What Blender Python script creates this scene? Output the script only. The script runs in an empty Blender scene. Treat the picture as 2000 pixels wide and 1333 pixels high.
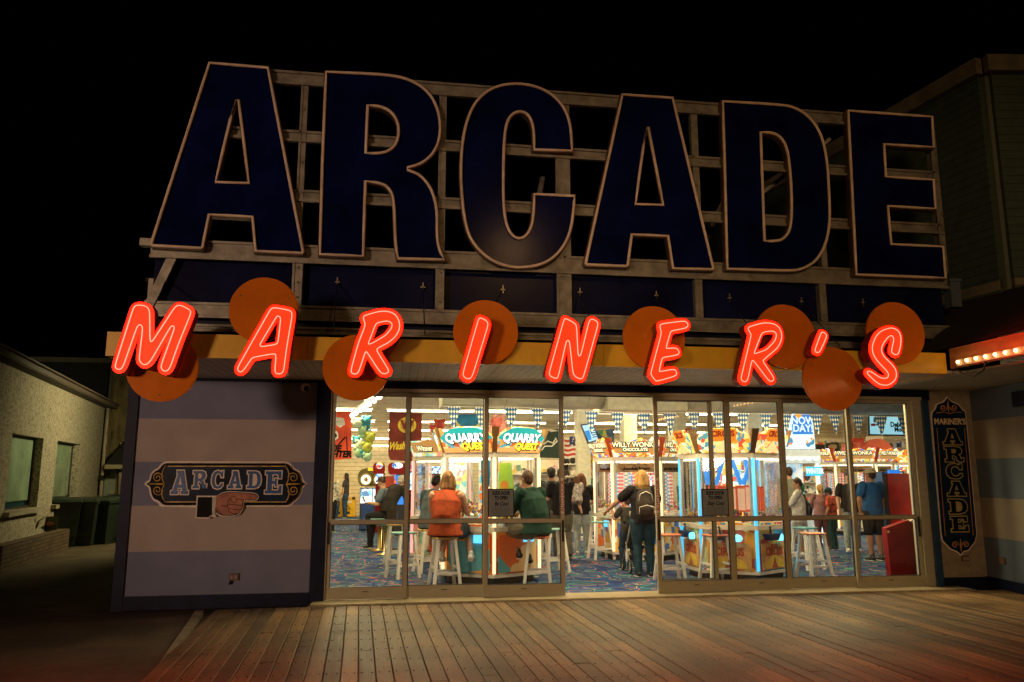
import bpy, bmesh, math, random
from mathutils import Vector, Matrix
from mathutils.geometry import tessellate_polygon
random.seed(7)
C = bpy.context.scene.collection
S = bpy.context.scene
R = math.radians
# ------------------------------------------------------------------ camera
FP = 1520.0                                   # focal length in pixels of a 2000 px wide frame
PITCH = math.atan(259 / FP)
YAW = math.atan(FP / (10000 * math.cos(PITCH)))
CAMH, YC = 1.68, -11.0
cam = bpy.data.objects.new('camera', bpy.data.cameras.new('camera'))
C.objects.link(cam); S.camera = cam
cam.location = (0, YC, CAMH)
cam.rotation_euler = (R(90) + PITCH, 0, -YAW)
cam.data.sensor_width = 36; cam.data.lens = FP / 2000 * 36
cam.data.clip_end = 500; cam.data.clip_start = 0.05
_cp, _sp, _cy, _sy = math.cos(PITCH), math.sin(PITCH), math.cos(YAW), math.sin(YAW)
def ray(px, py):                              # direction through a point of the photograph
    u = px - 1000; v = 666.5 - py
    F = FP * _cp - v * _sp; U = FP * _sp + v * _cp
    return Vector((u * _cy + F * _sy, -u * _sy + F * _cy, U))
O = Vector((0, YC, CAMH))
def atY(px, py, Y):
    d = ray(px, py); return O + d * ((Y - YC) / d.y)
def atZ(px, py, Z=0.0):
    d = ray(px, py); return O + d * ((Z - CAMH) / d.z)
def onp(px, py, p0, n):
    d = ray(px, py); p0 = Vector(p0); n = Vector(n); return O + d * ((p0 - O).dot(n) / d.dot(n))
# ------------------------------------------------------------------ world (night)
w = bpy.data.worlds.new('World'); S.world = w; w.use_nodes = True
bg = w.node_tree.nodes['Background']
sky = w.node_tree.nodes.new('ShaderNodeTexSky'); sky.sky_type = 'NISHITA'; sky.sun_disc = False
sky.sun_elevation = R(-6); sky.sun_rotation = R(200)
w.node_tree.links.new(sky.outputs[0], bg.inputs[0]); bg.inputs[1].default_value = 0.0012
S.view_settings.view_transform = 'Standard'; S.view_settings.look = 'None'
S.view_settings.exposure = 0; S.view_settings.gamma = 1
S.render.engine = 'CYCLES'
S.cycles.use_denoising = True
S.cycles.max_bounces = 8; S.cycles.transparent_max_bounces = 16
S.cycles.sample_clamp_indirect = 6.0
S.cycles.caustics_reflective = False; S.cycles.caustics_refractive = False
def lamp(name, kind, loc, power, col, size=0.3, rot=None, sy=None):
    l = bpy.data.lights.new(name, kind); l.energy = power; l.color = col
    if kind == 'AREA':
        l.shape = 'RECTANGLE'; l.size = size; l.size_y = sy or size
    elif kind == 'POINT': l.shadow_soft_size = size
    elif kind == 'SPOT': l.shadow_soft_size = size; l.spot_size = R(95); l.spot_blend = .8
    o = bpy.data.objects.new(name, l); C.objects.link(o); o.location = loc
    if rot: o.rotation_euler = rot
    return o
# street lamp of the boardwalk, behind the photographer
lamp('boardwalk_lamp', 'POINT', (5, -24, 11.2), 650, (1, .52, .20), .6)
def fill_spot(loc, aim, power, col, ang):  # spots added out of view to brighten the facade and spare the ground
    o = lamp('facade_fill_spot', 'SPOT', loc, power, col, .35); o.data.shadow_soft_size = 1.5; o.data.spot_size = R(ang); o.data.spot_blend = .6
    o.rotation_euler = (Vector(aim) - Vector(loc)).to_track_quat('-Z', 'Y').to_euler()
fill_spot((-15, -24, 3.3), (-1.3, -1, 3.4), 7000, (1, .62, .42), 23)
fill_spot((-4, -26, 3.3), (6.0, -2, 3.0), 3900, (1, .60, .30), 26)
# wall lamp of the alley, on the arcade's side wall
_al = lamp('alley_lamp', 'SPOT', (-4.5, 9.6, 3.5), 420, (1, .84, .42), .12)
_al.data.spot_size = R(146); _al.data.spot_blend = .6; _al.rotation_euler = (Vector((-8.0, 9.4, 2.2)) - Vector((-4.5, 9.6, 3.5))).to_track_quat('-Z', 'Y').to_euler()
# hall lighting: rows of area lights added to strengthen the fluorescent tubes
for i, y in enumerate((5.2, 9.5, 14, 18.5)):
    for j, x in enumerate((-1.2, 3.2, 7.6, 12, 17)):
        lamp('hall_fill_light', 'AREA', (x, y, 3.62), 130, (1, .79, .40), 1.2, (0, 0, 0), .5)
for x in (.6, 3.6, 6.8):
    lamp('hall_fill_light', 'AREA', (x, 1.1, 3.5), 135, (1, .76, .36), 1.4, (R(-38), 0, 0), .5)   # added, turned toward the doors to spill light on the deck
    lamp('hall_fill_light', 'AREA', (x, .42, 3.35), 52, (1, .82, .48), 1.4, (R(35), 0, 0), .3)    # added, turned into the hall to brighten stools and pennants
# ------------------------------------------------------------------ materials
def _nt(name):
    m = bpy.data.materials.new(name); m.use_nodes = True
    return m, m.node_tree, m.node_tree.nodes['Principled BSDF']
def N(nt, t, **kw):
    n = nt.nodes.new(t)
    for k, v in kw.items():
        if k in ('operation', 'blend_type', 'data_type', 'feature', 'wave_type', 'bands_direction', 'distance', 'rings_direction', 'noise_dimensions', 'voronoi_dimensions'): setattr(n, k, v)
    return n
def coord(nt, sc=(1, 1, 1), rot=(0, 0, 0)):
    tc = nt.nodes.new('ShaderNodeTexCoord'); mp = nt.nodes.new('ShaderNodeMapping')
    mp.inputs['Scale'].default_value = sc; mp.inputs['Rotation'].default_value = rot
    nt.links.new(tc.outputs['Object'], mp.inputs['Vector']); return mp.outputs[0]
def c4(c): return (c[0], c[1], c[2], 1)
MATS = {}
def mat(name, col, rough=.5, metal=0, emit=None, es=1.0, noise=None, bump=0, bscale=None, spec=.5, sc=(1, 1, 1), col2=None, coat=0):
    if name in MATS: return MATS[name]
    m, nt, b = _nt(name); L = nt.links.new
    b.inputs['Base Color'].default_value = c4(col); b.inputs['Roughness'].default_value = rough
    b.inputs['Metallic'].default_value = metal; b.inputs['Specular IOR Level'].default_value = spec
    if coat: b.inputs['Coat Weight'].default_value = coat
    if emit:
        b.inputs['Emission Color'].default_value = c4(emit); b.inputs['Emission Strength'].default_value = es
    nz = noise or (9, .12)
    v = coord(nt, sc)
    n = N(nt, 'ShaderNodeTexNoise'); n.inputs['Scale'].default_value = nz[0]; n.inputs['Detail'].default_value = 5; n.inputs['Roughness'].default_value = .65
    L(v, n.inputs['Vector'])
    mx = nt.nodes.new('ShaderNodeMix'); mx.data_type = 'RGBA'
    a = [max(0, x * (1 - nz[1] * 1.6)) for x in col]; c = [min(1, x * (1 + nz[1])) for x in col]
    if col2: c = col2
    mr = nt.nodes.new('ShaderNodeMapRange'); mr.inputs[1].default_value = .3; mr.inputs[2].default_value = .7
    L(n.outputs[0], mr.inputs[0]); L(mr.outputs[0], mx.inputs['Factor'])
    mx.inputs['A'].default_value = c4(a); mx.inputs['B'].default_value = c4(c)
    L(mx.outputs['Result'], b.inputs['Base Color'])
    if bump:
        n2 = N(nt, 'ShaderNodeTexNoise'); n2.inputs['Scale'].default_value = bscale or 40; n2.inputs['Detail'].default_value = 6
        L(v, n2.inputs['Vector'])
        bp = nt.nodes.new('ShaderNodeBump'); bp.inputs['Strength'].default_value = bump; bp.inputs['Distance'].default_value = .02
        L(n2.outputs[0], bp.inputs['Height']); L(bp.outputs[0], b.inputs['Normal'])
    MATS[name] = m; return m
def ramp(nt, cols, const=True):
    r = nt.nodes.new('ShaderNodeValToRGB'); cr = r.color_ramp
    if const: cr.interpolation = 'CONSTANT'
    k = len(cols)
    while len(cr.elements) < k: cr.elements.new(.5)
    for i, c in enumerate(cols):
        cr.elements[i].position = (c[1] if isinstance(c[0], (tuple, list)) else i / k)
        cr.elements[i].color = c4(c[0] if isinstance(c[0], (tuple, list)) else c)
    return r
def art(name, cols, scale=9, es=0.0, sc=(1, 1, 1), distort=1.2, rough=.35):
    """busy printed artwork: warped cells of flat colour"""
    if name in MATS: return MATS[name]
    m, nt, b = _nt(name); L = nt.links.new
    v = coord(nt, sc)
    n = N(nt, 'ShaderNodeTexNoise'); n.inputs['Scale'].default_value = scale * .6; n.inputs['Detail'].default_value = 2; L(v, n.inputs['Vector'])
    ad = nt.nodes.new('ShaderNodeVectorMath'); ad.operation = 'MULTIPLY_ADD'
    L(n.outputs['Color'], ad.inputs[0]); k = distort / scale
    ad.inputs[1].default_value = (k, k, k); L(v, ad.inputs[2])
    vo = N(nt, 'ShaderNodeTexVoronoi'); vo.inputs['Scale'].default_value = scale; L(ad.outputs[0], vo.inputs['Vector'])
    sep = nt.nodes.new('ShaderNodeSeparateColor'); L(vo.outputs['Color'], sep.inputs[0])
    r = ramp(nt, cols); L(sep.outputs[0], r.inputs[0]); L(r.outputs[0], b.inputs['Base Color'])
    b.inputs['Roughness'].default_value = rough
    if es: L(r.outputs[0], b.inputs['Emission Color']); b.inputs['Emission Strength'].default_value = es
    MATS[name] = m; return m
def emis(name, col, s):
    if name in MATS: return MATS[name]
    m, nt, b = _nt(name); b.inputs['Base Color'].default_value = c4([min(1, x) * .5 for x in col])
    b.inputs['Emission Color'].default_value = c4(col); b.inputs['Emission Strength'].default_value = s
    MATS[name] = m; return m
def bands(name, axis, levels, cols, rough=.8, bump=.25, bscale=60, off=0.0):
    """painted bands at given heights along one axis of the object"""
    m, nt, b = _nt(name); L = nt.links.new
    tc = nt.nodes.new('ShaderNodeTexCoord'); sx = nt.nodes.new('ShaderNodeSeparateXYZ'); L(tc.outputs['Object'], sx.inputs[0])
    lo, hi = levels[0], levels[-1]
    mr = nt.nodes.new('ShaderNodeMapRange'); mr.inputs[1].default_value = lo; mr.inputs[2].default_value = hi
    L(sx.outputs[axis], mr.inputs[0])
    r = ramp(nt, [(c, (l - lo) / (hi - lo)) for c, l in zip(cols, levels)]); L(mr.outputs[0], r.inputs[0])
    n = N(nt, 'ShaderNodeTexNoise'); n.inputs['Scale'].default_value = 3; n.inputs['Detail'].default_value = 8; L(tc.outputs['Object'], n.inputs['Vector'])
    mx = nt.nodes.new('ShaderNodeMix'); mx.data_type = 'RGBA'; mx.blend_type = 'MULTIPLY'; mx.inputs['Factor'].default_value = .55
    L(r.outputs[0], mx.inputs['A']); L(n.outputs[0], mx.inputs['B'])
    g = nt.nodes.new('ShaderNodeMix'); g.data_type = 'RGBA'; g.inputs['Factor'].default_value = .45
    L(mx.outputs['Result'], g.inputs['A']); L(r.outputs[0], g.inputs['B']); L(g.outputs['Result'], b.inputs['Base Color'])
    n2 = N(nt, 'ShaderNodeTexNoise'); n2.inputs['Scale'].default_value = bscale; n2.inputs['Detail'].default_value = 5; L(tc.outputs['Object'], n2.inputs['Vector'])
    bp = nt.nodes.new('ShaderNodeBump'); bp.inputs['Strength'].default_value = bump; bp.inputs['Distance'].default_value = .01
    L(n2.outputs[0], bp.inputs['Height']); L(bp.outputs[0], b.inputs['Normal'])
    b.inputs['Roughness'].default_value = rough; return m
def math_(nt, op, a, b=None, c=None):
    n = nt.nodes.new('ShaderNodeMath'); n.operation = op
    for i, v in enumerate((a, b, c)):
        if v is None: continue
        if hasattr(v, 'links'): nt.links.new(v, n.inputs[i])
        else: n.inputs[i].default_value = v
    return n.outputs[0]
def siding(name, col, pitch, axis='Z', rough=.6, depth=.6, grooves=.2):
    """lapped boards: dark joint line plus a bump at every pitch"""
    m, nt, b = _nt(name); L = nt.links.new
    tc = nt.nodes.new('ShaderNodeTexCoord'); sx = nt.nodes.new('ShaderNodeSeparateXYZ'); L(tc.outputs['Object'], sx.inputs[0])
    f = math_(nt, 'FRACT', math_(nt, 'DIVIDE', sx.outputs[axis], pitch))
    e = math_(nt, 'LESS_THAN', f, grooves * .5)
    n = N(nt, 'ShaderNodeTexNoise'); n.inputs['Scale'].default_value = 6; n.inputs['Detail'].default_value = 6; L(tc.outputs['Object'], n.inputs['Vector'])
    r = ramp(nt, [([x * .8 for x in col], .3), ([min(1, x * 1.1) for x in col], .7)], False); L(n.outputs[0], r.inputs[0])
    mx = nt.nodes.new('ShaderNodeMix'); mx.data_type = 'RGBA'; L(e, mx.inputs['Factor']); L(r.outputs[0], mx.inputs['A'])
    mx.inputs['B'].default_value = c4([x * .35 for x in col]); L(mx.outputs['Result'], b.inputs['Base Color'])
    bp = nt.nodes.new('ShaderNodeBump'); bp.inputs['Strength'].default_value = depth; bp.inputs['Distance'].default_value = .02
    L(f, bp.inputs['Height']); L(bp.outputs[0], b.inputs['Normal']); b.inputs['Roughness'].default_value = rough
    return m
def glass_mat(name, tint=(.97, .98, .97), refl=.09, fk=.8):
    if name in MATS: return MATS[name]
    m, nt, b = _nt(name); L = nt.links.new; nt.nodes.remove(b)
    t = nt.nodes.new('ShaderNodeBsdfTransparent'); t.inputs[0].default_value = c4(tint)
    g = nt.nodes.new('ShaderNodeBsdfGlossy'); g.inputs['Roughness'].default_value = .02
    f = nt.nodes.new('ShaderNodeFresnel'); f.inputs[0].default_value = 1.45
    k = math_(nt, 'ADD', math_(nt, 'MULTIPLY', f.outputs[0], fk), refl - .03)
    mx = nt.nodes.new('ShaderNodeMixShader'); L(k, mx.inputs[0]); L(t.outputs[0], mx.inputs[1]); L(g.outputs[0], mx.inputs[2])
    L(mx.outputs[0], nt.nodes['Material Output'].inputs[0]); MATS[name] = m; return m
# ------------------------------------------------------------------ geometry helpers
class B:
    def __init__(s): s.v = []; s.f = []; s.sm = []
    def add(s, vs, fs, smooth=False):
        o = len(s.v); s.v += [Vector(p) for p in vs]; s.f += [[i + o for i in f] for f in fs]; s.sm += [smooth] * len(fs); return s
    def box(s, x0, x1, y0, y1, z0, z1):
        return s.add([(x0, y0, z0), (x1, y0, z0), (x1, y1, z0), (x0, y1, z0), (x0, y0, z1), (x1, y0, z1), (x1, y1, z1), (x0, y1, z1)],
                     [(0, 3, 2, 1), (4, 5, 6, 7), (0, 1, 5, 4), (1, 2, 6, 5), (2, 3, 7, 6), (3, 0, 4, 7)])
    def bar(s, a, b, wx, wy, up=(0, 0, 1)):
        a = Vector(a); b = Vector(b); d = (b - a).normalized(); u = Vector(up)
        if abs(d.dot(u)) > .95: u = Vector((0, 1, 0))
        x = d.cross(u).normalized(); y = x.cross(d).normalized()
        vs = [p + x * sx * wx / 2 + y * sy * wy / 2 for p in (a, b) for sx, sy in ((-1, -1), (1, -1), (1, 1), (-1, 1))]
        return s.add(vs, [(0, 3, 2, 1), (4, 5, 6, 7), (0, 1, 5, 4), (1, 2, 6, 5), (2, 3, 7, 6), (3, 0, 4, 7)])
    def sweep(s, pts, rad, n=8, closed=False, right=None, caps=True, smooth=True):
        pts = [Vector(p) for p in pts]; k = len(pts)
        if not hasattr(rad, '__len__'): rad = [rad] * k
        vs = []; pu = None
        for i, p in enumerate(pts):
            a = pts[(i - 1) % k] if (closed or i) else p; c = pts[(i + 1) % k] if (closed or i < k - 1) else p
            t = (c - a); t = t.normalized() if t.length > 1e-7 else Vector((0, 0, 1))
            if right is not None: x = Vector(right); x = (x - t * x.dot(t)).normalized()
            elif pu is None:
                x = t.cross(Vector((0, 0, 1)) if abs(t.z) < .9 else Vector((0, 1, 0))).normalized()
            else:
                x = pu - t * pu.dot(t); x = x.normalized() if x.length > 1e-6 else t.orthogonal().normalized()
            pu = x; y = t.cross(x).normalized(); r = rad[i]; rx, ry = (r if hasattr(r, '__len__') else (r, r))
            for j in range(n):
                a_ = 2 * math.pi * j / n; vs.append(p + x * rx * math.cos(a_) + y * ry * math.sin(a_))
        fs = []
        for i in range(k if closed else k - 1):
            for j in range(n):
                i2 = (i + 1) % k; j2 = (j + 1) % n
                fs.append((i * n + j, i * n + j2, i2 * n + j2, i2 * n + j))
        if caps and not closed: fs += [tuple(range(n - 1, -1, -1)), tuple((k - 1) * n + j for j in range(n))]
        return s.add(vs, fs, smooth)
    def limb(s, pts, rad, n=10, right=None):
        """sweep with rounded ends"""
        pts = [Vector(p) for p in pts]; rad = [(r if hasattr(r, '__len__') else (r, r)) for r in rad]
        a, b = pts[0], pts[-1]; d0 = (pts[0] - pts[1]).normalized(); d1 = (pts[-1] - pts[-2]).normalized()
        def sc(r, k): return (r[0] * k, r[1] * k)
        m0 = min(rad[0]); m1 = min(rad[-1])
        P = [a + d0 * m0 * .95, a + d0 * m0 * .7] + pts + [b + d1 * m1 * .7, b + d1 * m1 * .95]
        Q = [sc(rad[0], .3), sc(rad[0], .72)] + rad + [sc(rad[-1], .72), sc(rad[-1], .3)]
        return s.sweep(P, Q, n, right=right)
    def ball(s, c, r, seg=12, rings=8, rot=None):
        c = Vector(c); r = r if hasattr(r, '__len__') else (r, r, r); vs = []; fs = []
        for i in range(1, rings):
            th = math.pi * i / rings
            for j in range(seg):
                ph = 2 * math.pi * j / seg
                p = Vector((r[0] * math.sin(th) * math.cos(ph), r[1] * math.sin(th) * math.sin(ph), r[2] * math.cos(th)))
                if rot: p = rot @ p
                vs.append(c + p)
        t = Vector((0, 0, r[2])); t = rot @ t if rot else t
        vs += [c + t, c - t]; T = len(vs) - 2
        for i in range(rings - 2):
            for j in range(seg):
                j2 = (j + 1) % seg; fs.append((i * seg + j, (i + 1) * seg + j, (i + 1) * seg + j2, i * seg + j2))
        for j in range(seg):
            j2 = (j + 1) % seg; fs.append((T, j, j2)); fs.append((T + 1, (rings - 2) * seg + j2, (rings - 2) * seg + j))
        return s.add(vs, fs, True)
    def lathe(s, c, prof, n=20, smooth=True):
        c = Vector(c); k = len(prof); vs = [c + Vector((r * math.cos(2 * math.pi * j / n), r * math.sin(2 * math.pi * j / n), z)) for r, z in prof for j in range(n)]
        fs = [(i * n + j, i * n + (j + 1) % n, (i + 1) * n + (j + 1) % n, (i + 1) * n + j) for i in range(k - 1) for j in range(n)]
        fs += [tuple(range(n - 1, -1, -1)), tuple((k - 1) * n + j for j in range(n))]
        return s.add(vs, fs, smooth)
    def plate(s, loops, f, d):
        """flat shape with thickness: loops of 2D points (outline first, then holes), f maps (a, b, depth) to 3D, depth 0..d"""
        tri = tessellate_polygon([[Vector((p[0], p[1], 0)) for p in l] for l in loops]); flat = [p for l in loops for p in l]; n = len(flat)
        vs = [f(p[0], p[1], 0) for p in flat] + [f(p[0], p[1], d) for p in flat]
        fs = [tuple(t) for t in tri] + [tuple(i + n for i in reversed(t)) for t in tri]; o = 0
        for l in loops:
            k = len(l); fs += [(o + i, o + (i + 1) % k, n + o + (i + 1) % k, n + o + i) for i in range(k)]; o += k
        return s.add(vs, fs)
    def prism(s, poly, z0, z1):
        n = len(poly); vs = [(x, y, z0) for x, y in poly] + [(x, y, z1) for x, y in poly]
        return s.add(vs, [tuple(range(n - 1, -1, -1)), tuple(range(n, 2 * n))] + [(i, (i + 1) % n, n + (i + 1) % n, n + i) for i in range(n)])
    def xf(s, M):
        s.v = [M @ p for p in s.v]; return s
ORG = {}
def obj(name, b, m, parent=None, fix=True):
    me = bpy.data.meshes.new(name); org = ORG.get(parent.name, Vector()) if parent else Vector()
    me.from_pydata([tuple(p - org) for p in b.v], [], b.f)
    me.polygons.foreach_set('use_smooth', b.sm); me.update()
    if fix:
        bm = bmesh.new(); bm.from_mesh(me); bmesh.ops.recalc_face_normals(bm, faces=bm.faces); bm.to_mesh(me); bm.free()
    if m: me.materials.append(m)
    o = bpy.data.objects.new(name, me); C.objects.link(o)
    if parent: o.parent = parent; ORG[o.name] = org
    return o
def tag(o, label, cat, group=None):
    o['label'] = label; o['category'] = cat
    if group: o['group'] = group
    return o
def thing(name, label, cat, loc=(0, 0, 0), group=None, rz=0, local=False):
    o = bpy.data.objects.new(name, None); C.objects.link(o); o.location = loc; o.rotation_euler = (0, 0, rz)
    o.empty_display_size = .1; tag(o, label, cat, group); ORG[o.name] = Vector() if local else Vector(loc); return o
def struct(name, b, m, parent=None):
    o = obj(name, b, m, parent)
    if not parent: o['kind'] = 'structure'
    return o
def stuff(name, b, m, parent=None):
    o = obj(name, b, m, parent); o['kind'] = 'stuff'; return o
def dup(root, loc, rz, label, group=None):
    r = root.copy(); C.objects.link(r); r.location = loc; r.rotation_euler = (0, 0, rz); r['label'] = label
    if group: r['group'] = group
    for ch in list(root.children):
        c = ch.copy(); C.objects.link(c); c.parent = r
        for g in ch.children:
            d = g.copy(); C.objects.link(d); d.parent = c
    return r
ORD = ['first', 'second', 'third', 'fourth', 'fifth', 'sixth', 'seventh', 'eighth', 'ninth', 'tenth', 'eleventh', 'twelfth', 'thirteenth', 'fourteenth', 'fifteenth', 'sixteenth', 'seventeenth', 'eighteenth', 'nineteenth', 'twentieth'] + ['%dth' % k for k in range(21, 60)]
def text_b(s, size, org, t, up, depth=.004, bold=0.0, align='CENTER', italic=0, spacing=1.0, sx=1.0):
    cu = bpy.data.curves.new('t', 'FONT'); cu.body = s; cu.size = size; cu.align_x = align; cu.align_y = 'CENTER'
    cu.extrude = depth / 2; cu.offset = bold; cu.shear = italic; cu.space_character = spacing; cu.resolution_u = 3
    o = bpy.data.objects.new('t', cu); C.objects.link(o); bpy.context.view_layer.update()
    me = bpy.data.meshes.new_from_object(o.evaluated_get(bpy.context.evaluated_depsgraph_get()))
    t = Vector(t).normalized(); up = Vector(up).normalized(); n = t.cross(up); org = Vector(org)
    b = B(); b.add([org + t * v.co.x * sx + up * v.co.y + n * v.co.z for v in me.vertices], [tuple(p.vertices) for p in me.polygons])
    bpy.data.objects.remove(o); bpy.data.curves.remove(cu); bpy.data.meshes.remove(me); return b
def smooth(pts, sharp=60, it=2, cut=1e9):
    pts = [Vector((p[0], p[1])) for p in pts]
    for k in range(it):
        out = []; n = len(pts)
        for i, p in enumerate(pts):
            a, c = pts[i - 1], pts[(i + 1) % n]; u = p - a; v = c - p
            if u.length < 1e-9 or v.length < 1e-9: continue
            ang = math.degrees(u.angle(v))
            if ang > sharp or ang < 1: out.append(p); continue
            cu = min(u.length * .25, cut); cv = min(v.length * .25, cut)
            out += [p - u.normalized() * cu, p + v.normalized() * cv]
        pts = out
    return [(p.x, p.y) for p in pts]
def area2(p): return sum(p[i - 1][0] * p[i][1] - p[i][0] * p[i - 1][1] for i in range(len(p))) / 2
def offset(pts, d):
    """grow (d > 0) or shrink a closed outline"""
    sgn = 1 if area2(pts) > 0 else -1; n = len(pts); out = []
    for i in range(n):
        p = Vector(pts[i]); a = (p - Vector(pts[i - 1])); c = (Vector(pts[(i + 1) % n]) - p)
        if a.length < 1e-9 or c.length < 1e-9: continue
        na = Vector((a.y, -a.x)).normalized() * sgn; nc = Vector((c.y, -c.x)).normalized() * sgn
        m = na + nc
        if m.length < .2: m = na
        m = m.normalized(); k = 1 / max(.6, m.dot(na)); q = p + m * d * k; out.append((q.x, q.y))
    return out
def clean(p, win=40):
    """cut the small loops a grown outline makes at tight inner corners"""
    p = list(p); i = 0
    while i < len(p):
        n = len(p); hit = None
        a, b_ = p[i], p[(i + 1) % n]
        for k in range(min(win, n - 3), 1, -1):
            c, d = p[(i + k) % n], p[(i + k + 1) % n]
            r = (b_[0] - a[0], b_[1] - a[1]); s_ = (d[0] - c[0], d[1] - c[1]); den = r[0] * s_[1] - r[1] * s_[0]
            if abs(den) < 1e-14: continue
            t = ((c[0] - a[0]) * s_[1] - (c[1] - a[1]) * s_[0]) / den; u = ((c[0] - a[0]) * r[1] - (c[1] - a[1]) * r[0]) / den
            if 0 < t < 1 and 0 < u < 1: hit = (k, (a[0] + r[0] * t, a[1] + r[1] * t)); break
        if hit:
            k, q = hit; idx = [(i + 1 + j) % n for j in range(k)]; keep = [j for j in range(n) if j not in idx]; base = i if max(idx) == i + k else None
            if base is None: break
            p = p[:i + 1] + [q] + p[i + 1 + k:]
        i += 1
    return p
def pxY(pts, Y, sc=1, ox=0, oy=0):            # outline measured in the photograph -> (x, z) on the plane y = Y
    r = []
    for a, b in pts:
        p = atY(ox + a / sc, oy + b / sc, Y); r.append((p.x, p.z))
    return r
# common materials
M_alu = mat('brushed_aluminium', (.50, .47, .35), .42, .35, noise=(5, .07), bump=.05, bscale=90, sc=(1, 1, 4))
M_sign_alu = mat('weathered_aluminium', (.36, .34, .27), .5, .5, noise=(5, .3), bump=.08, bscale=60)
M_navy = mat('navy_paint', (.012, .02, .06), .45, spec=.2, noise=(4, .3), bump=.05)
M_letter = mat('navy_letter_enamel', (.004, .008, .062), .16, spec=.08, noise=(1.3, .45), bump=.04, bscale=3)
M_tube_off = mat('unlit_neon_tube', (.88, .70, .52), .3, noise=(6, .15))
M_white = mat('white_paint', (.84, .82, .76), .45, noise=(8, .06), bump=.04)
M_black = mat('black_plastic', (.02, .02, .022), .4)
M_gold = mat('gold_paint', (.80, .48, .10), .35, noise=(9, .35))
M_goldL = mat('pale_gold_paint', (.75, .60, .34), .4, noise=(9, .3))
M_cream = mat('cream_print', (.92, .80, .68), .5)
M_glass = glass_mat('door_glass')
M_glass2 = glass_mat('cabinet_glass', (.97, .98, .98), .05)
# ================================================================== SETTING: ground
b = B(); b.add([(-60, -40, -.05), (60, -40, -.05), (60, 60, -.05), (-60, 60, -.05)], [(0, 1, 2, 3)])
m, nt, bs = _nt('old_concrete'); L = nt.links.new; v = coord(nt)
n1 = N(nt, 'ShaderNodeTexNoise'); n1.inputs['Scale'].default_value = .9; n1.inputs['Detail'].default_value = 9; n1.inputs['Roughness'].default_value = .7; L(v, n1.inputs['Vector'])
r1 = ramp(nt, [((.035, .022, .016), .3), ((.085, .055, .042), .52), ((.16, .105, .08), .72)], False); L(n1.outputs[0], r1.inputs[0])
vo = N(nt, 'ShaderNodeTexVoronoi', feature='DISTANCE_TO_EDGE'); vo.inputs['Scale'].default_value = .55; 
n3 = N(nt, 'ShaderNodeTexNoise'); n3.inputs['Scale'].default_value = 3; n3.inputs['Detail'].default_value = 6; L(v, n3.inputs['Vector'])
ad = nt.nodes.new('ShaderNodeVectorMath'); ad.operation = 'MULTIPLY_ADD'; ad.inputs[1].default_value = (.5, .5, .5); L(n3.outputs['Color'], ad.inputs[0]); L(v, ad.inputs[2]); L(ad.outputs[0], vo.inputs['Vector'])
cr = math_(nt, 'LESS_THAN', vo.outputs['Distance'], .006)
mx = nt.nodes.new('ShaderNodeMix'); mx.data_type = 'RGBA'; L(cr, mx.inputs['Factor']); L(r1.outputs[0], mx.inputs['A']); mx.inputs['B'].default_value = (.02, .018, .015, 1)
L(r1.outputs[0], bs.inputs['Base Color']); bs.inputs['Roughness'].default_value = .78
n2 = N(nt, 'ShaderNodeTexNoise'); n2.inputs['Scale'].default_value = 55; n2.inputs['Detail'].default_value = 8; L(v, n2.inputs['Vector'])
bp = nt.nodes.new('ShaderNodeBump'); bp.inputs['Strength'].default_value = .5; bp.inputs['Distance'].default_value = .012; L(n2.outputs[0], bp.inputs['Height']); L(bp.outputs[0], bs.inputs['Normal'])
struct('ground', b, m)
# boardwalk: every board modelled, running away from the camera, slightly turned from the facade's normal
BD = Vector((-.0385, .9993)); BW = .147
PA = atZ(400, 1190); PB = atZ(310, 1333)
def edge_x(y): return PA.x + (y - PA.y) * (PB.x - PA.x) / (PB.y - PA.y)
b = B(); rows = []
for i in range(-6, 120):
    x0 = -3.2 + i * BW
    def X(y, x): return x + BD.x * (y + 3)
    ys = [-.36]; ystart = -19.0
    # clip the first boards at the slanting left edge
    a, c = x0 + .0035, x0 + BW - .0035
    y_top = -.36
    if X(y_top, a) < edge_x(y_top):
        lo = None
        for k in range(400):
            y = y_top - k * .045
            if X(y, a) >= edge_x(y): lo = y; break
        if lo is None: continue
        def cross(xx):
            for k in range(600):
                y = y_top - k * .03
                if X(y, xx) >= edge_x(y): return y
            return ystart
        ya, yc = cross(a), cross(c)
    else: ya = yc = y_top
    if min(ya, yc) < ystart + .1: continue
    rnd = random.random
    # butt joints along each board
    cuts = [ystart]; y = ystart + 1 + rnd() * 4.5
    while y < min(ya, yc) - .6: cuts.append(y); y += 3.66
    cuts.append(None)
    for k in range(len(cuts) - 1):
        y0 = cuts[k] + .002; end = cuts[k + 1]
        e1, e2 = (ya, yc) if end is None else (end - .002, end - .002)
        dz = (rnd() - .5) * .005; tl = (rnd() - .5) * .004
        P = [(X(y0, a), y0), (X(y0, c), y0), (X(e2, c), e2), (X(e1, a), e1)]
        vs = []
        for q, (x, y) in enumerate(P): vs.append((x, y, -.03))
        for q, (x, y) in enumerate(P): vs.append((x, y, dz - .004 + (tl if q in (0, 3) else -tl)))
        ins = [(P[0][0] + .006, P[0][1] + .004), (P[1][0] - .006, P[1][1] + .004), (P[2][0] - .006, P[2][1] - .004), (P[3][0] + .006, P[3][1] - .004)]
        for q, (x, y) in enumerate(ins): vs.append((x, y, dz + (tl if q in (0, 3) else -tl)))
        b.add(vs, [(0, 1, 5, 4), (1, 2, 6, 5), (2, 3, 7, 6), (3, 0, 4, 7), (4, 5, 9, 8), (5, 6, 10, 9), (6, 7, 11, 10), (7, 4, 8, 11), (8, 9, 10, 11)])
m, nt, bs = _nt('weathered_deck_wood'); L = nt.links.new
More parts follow.
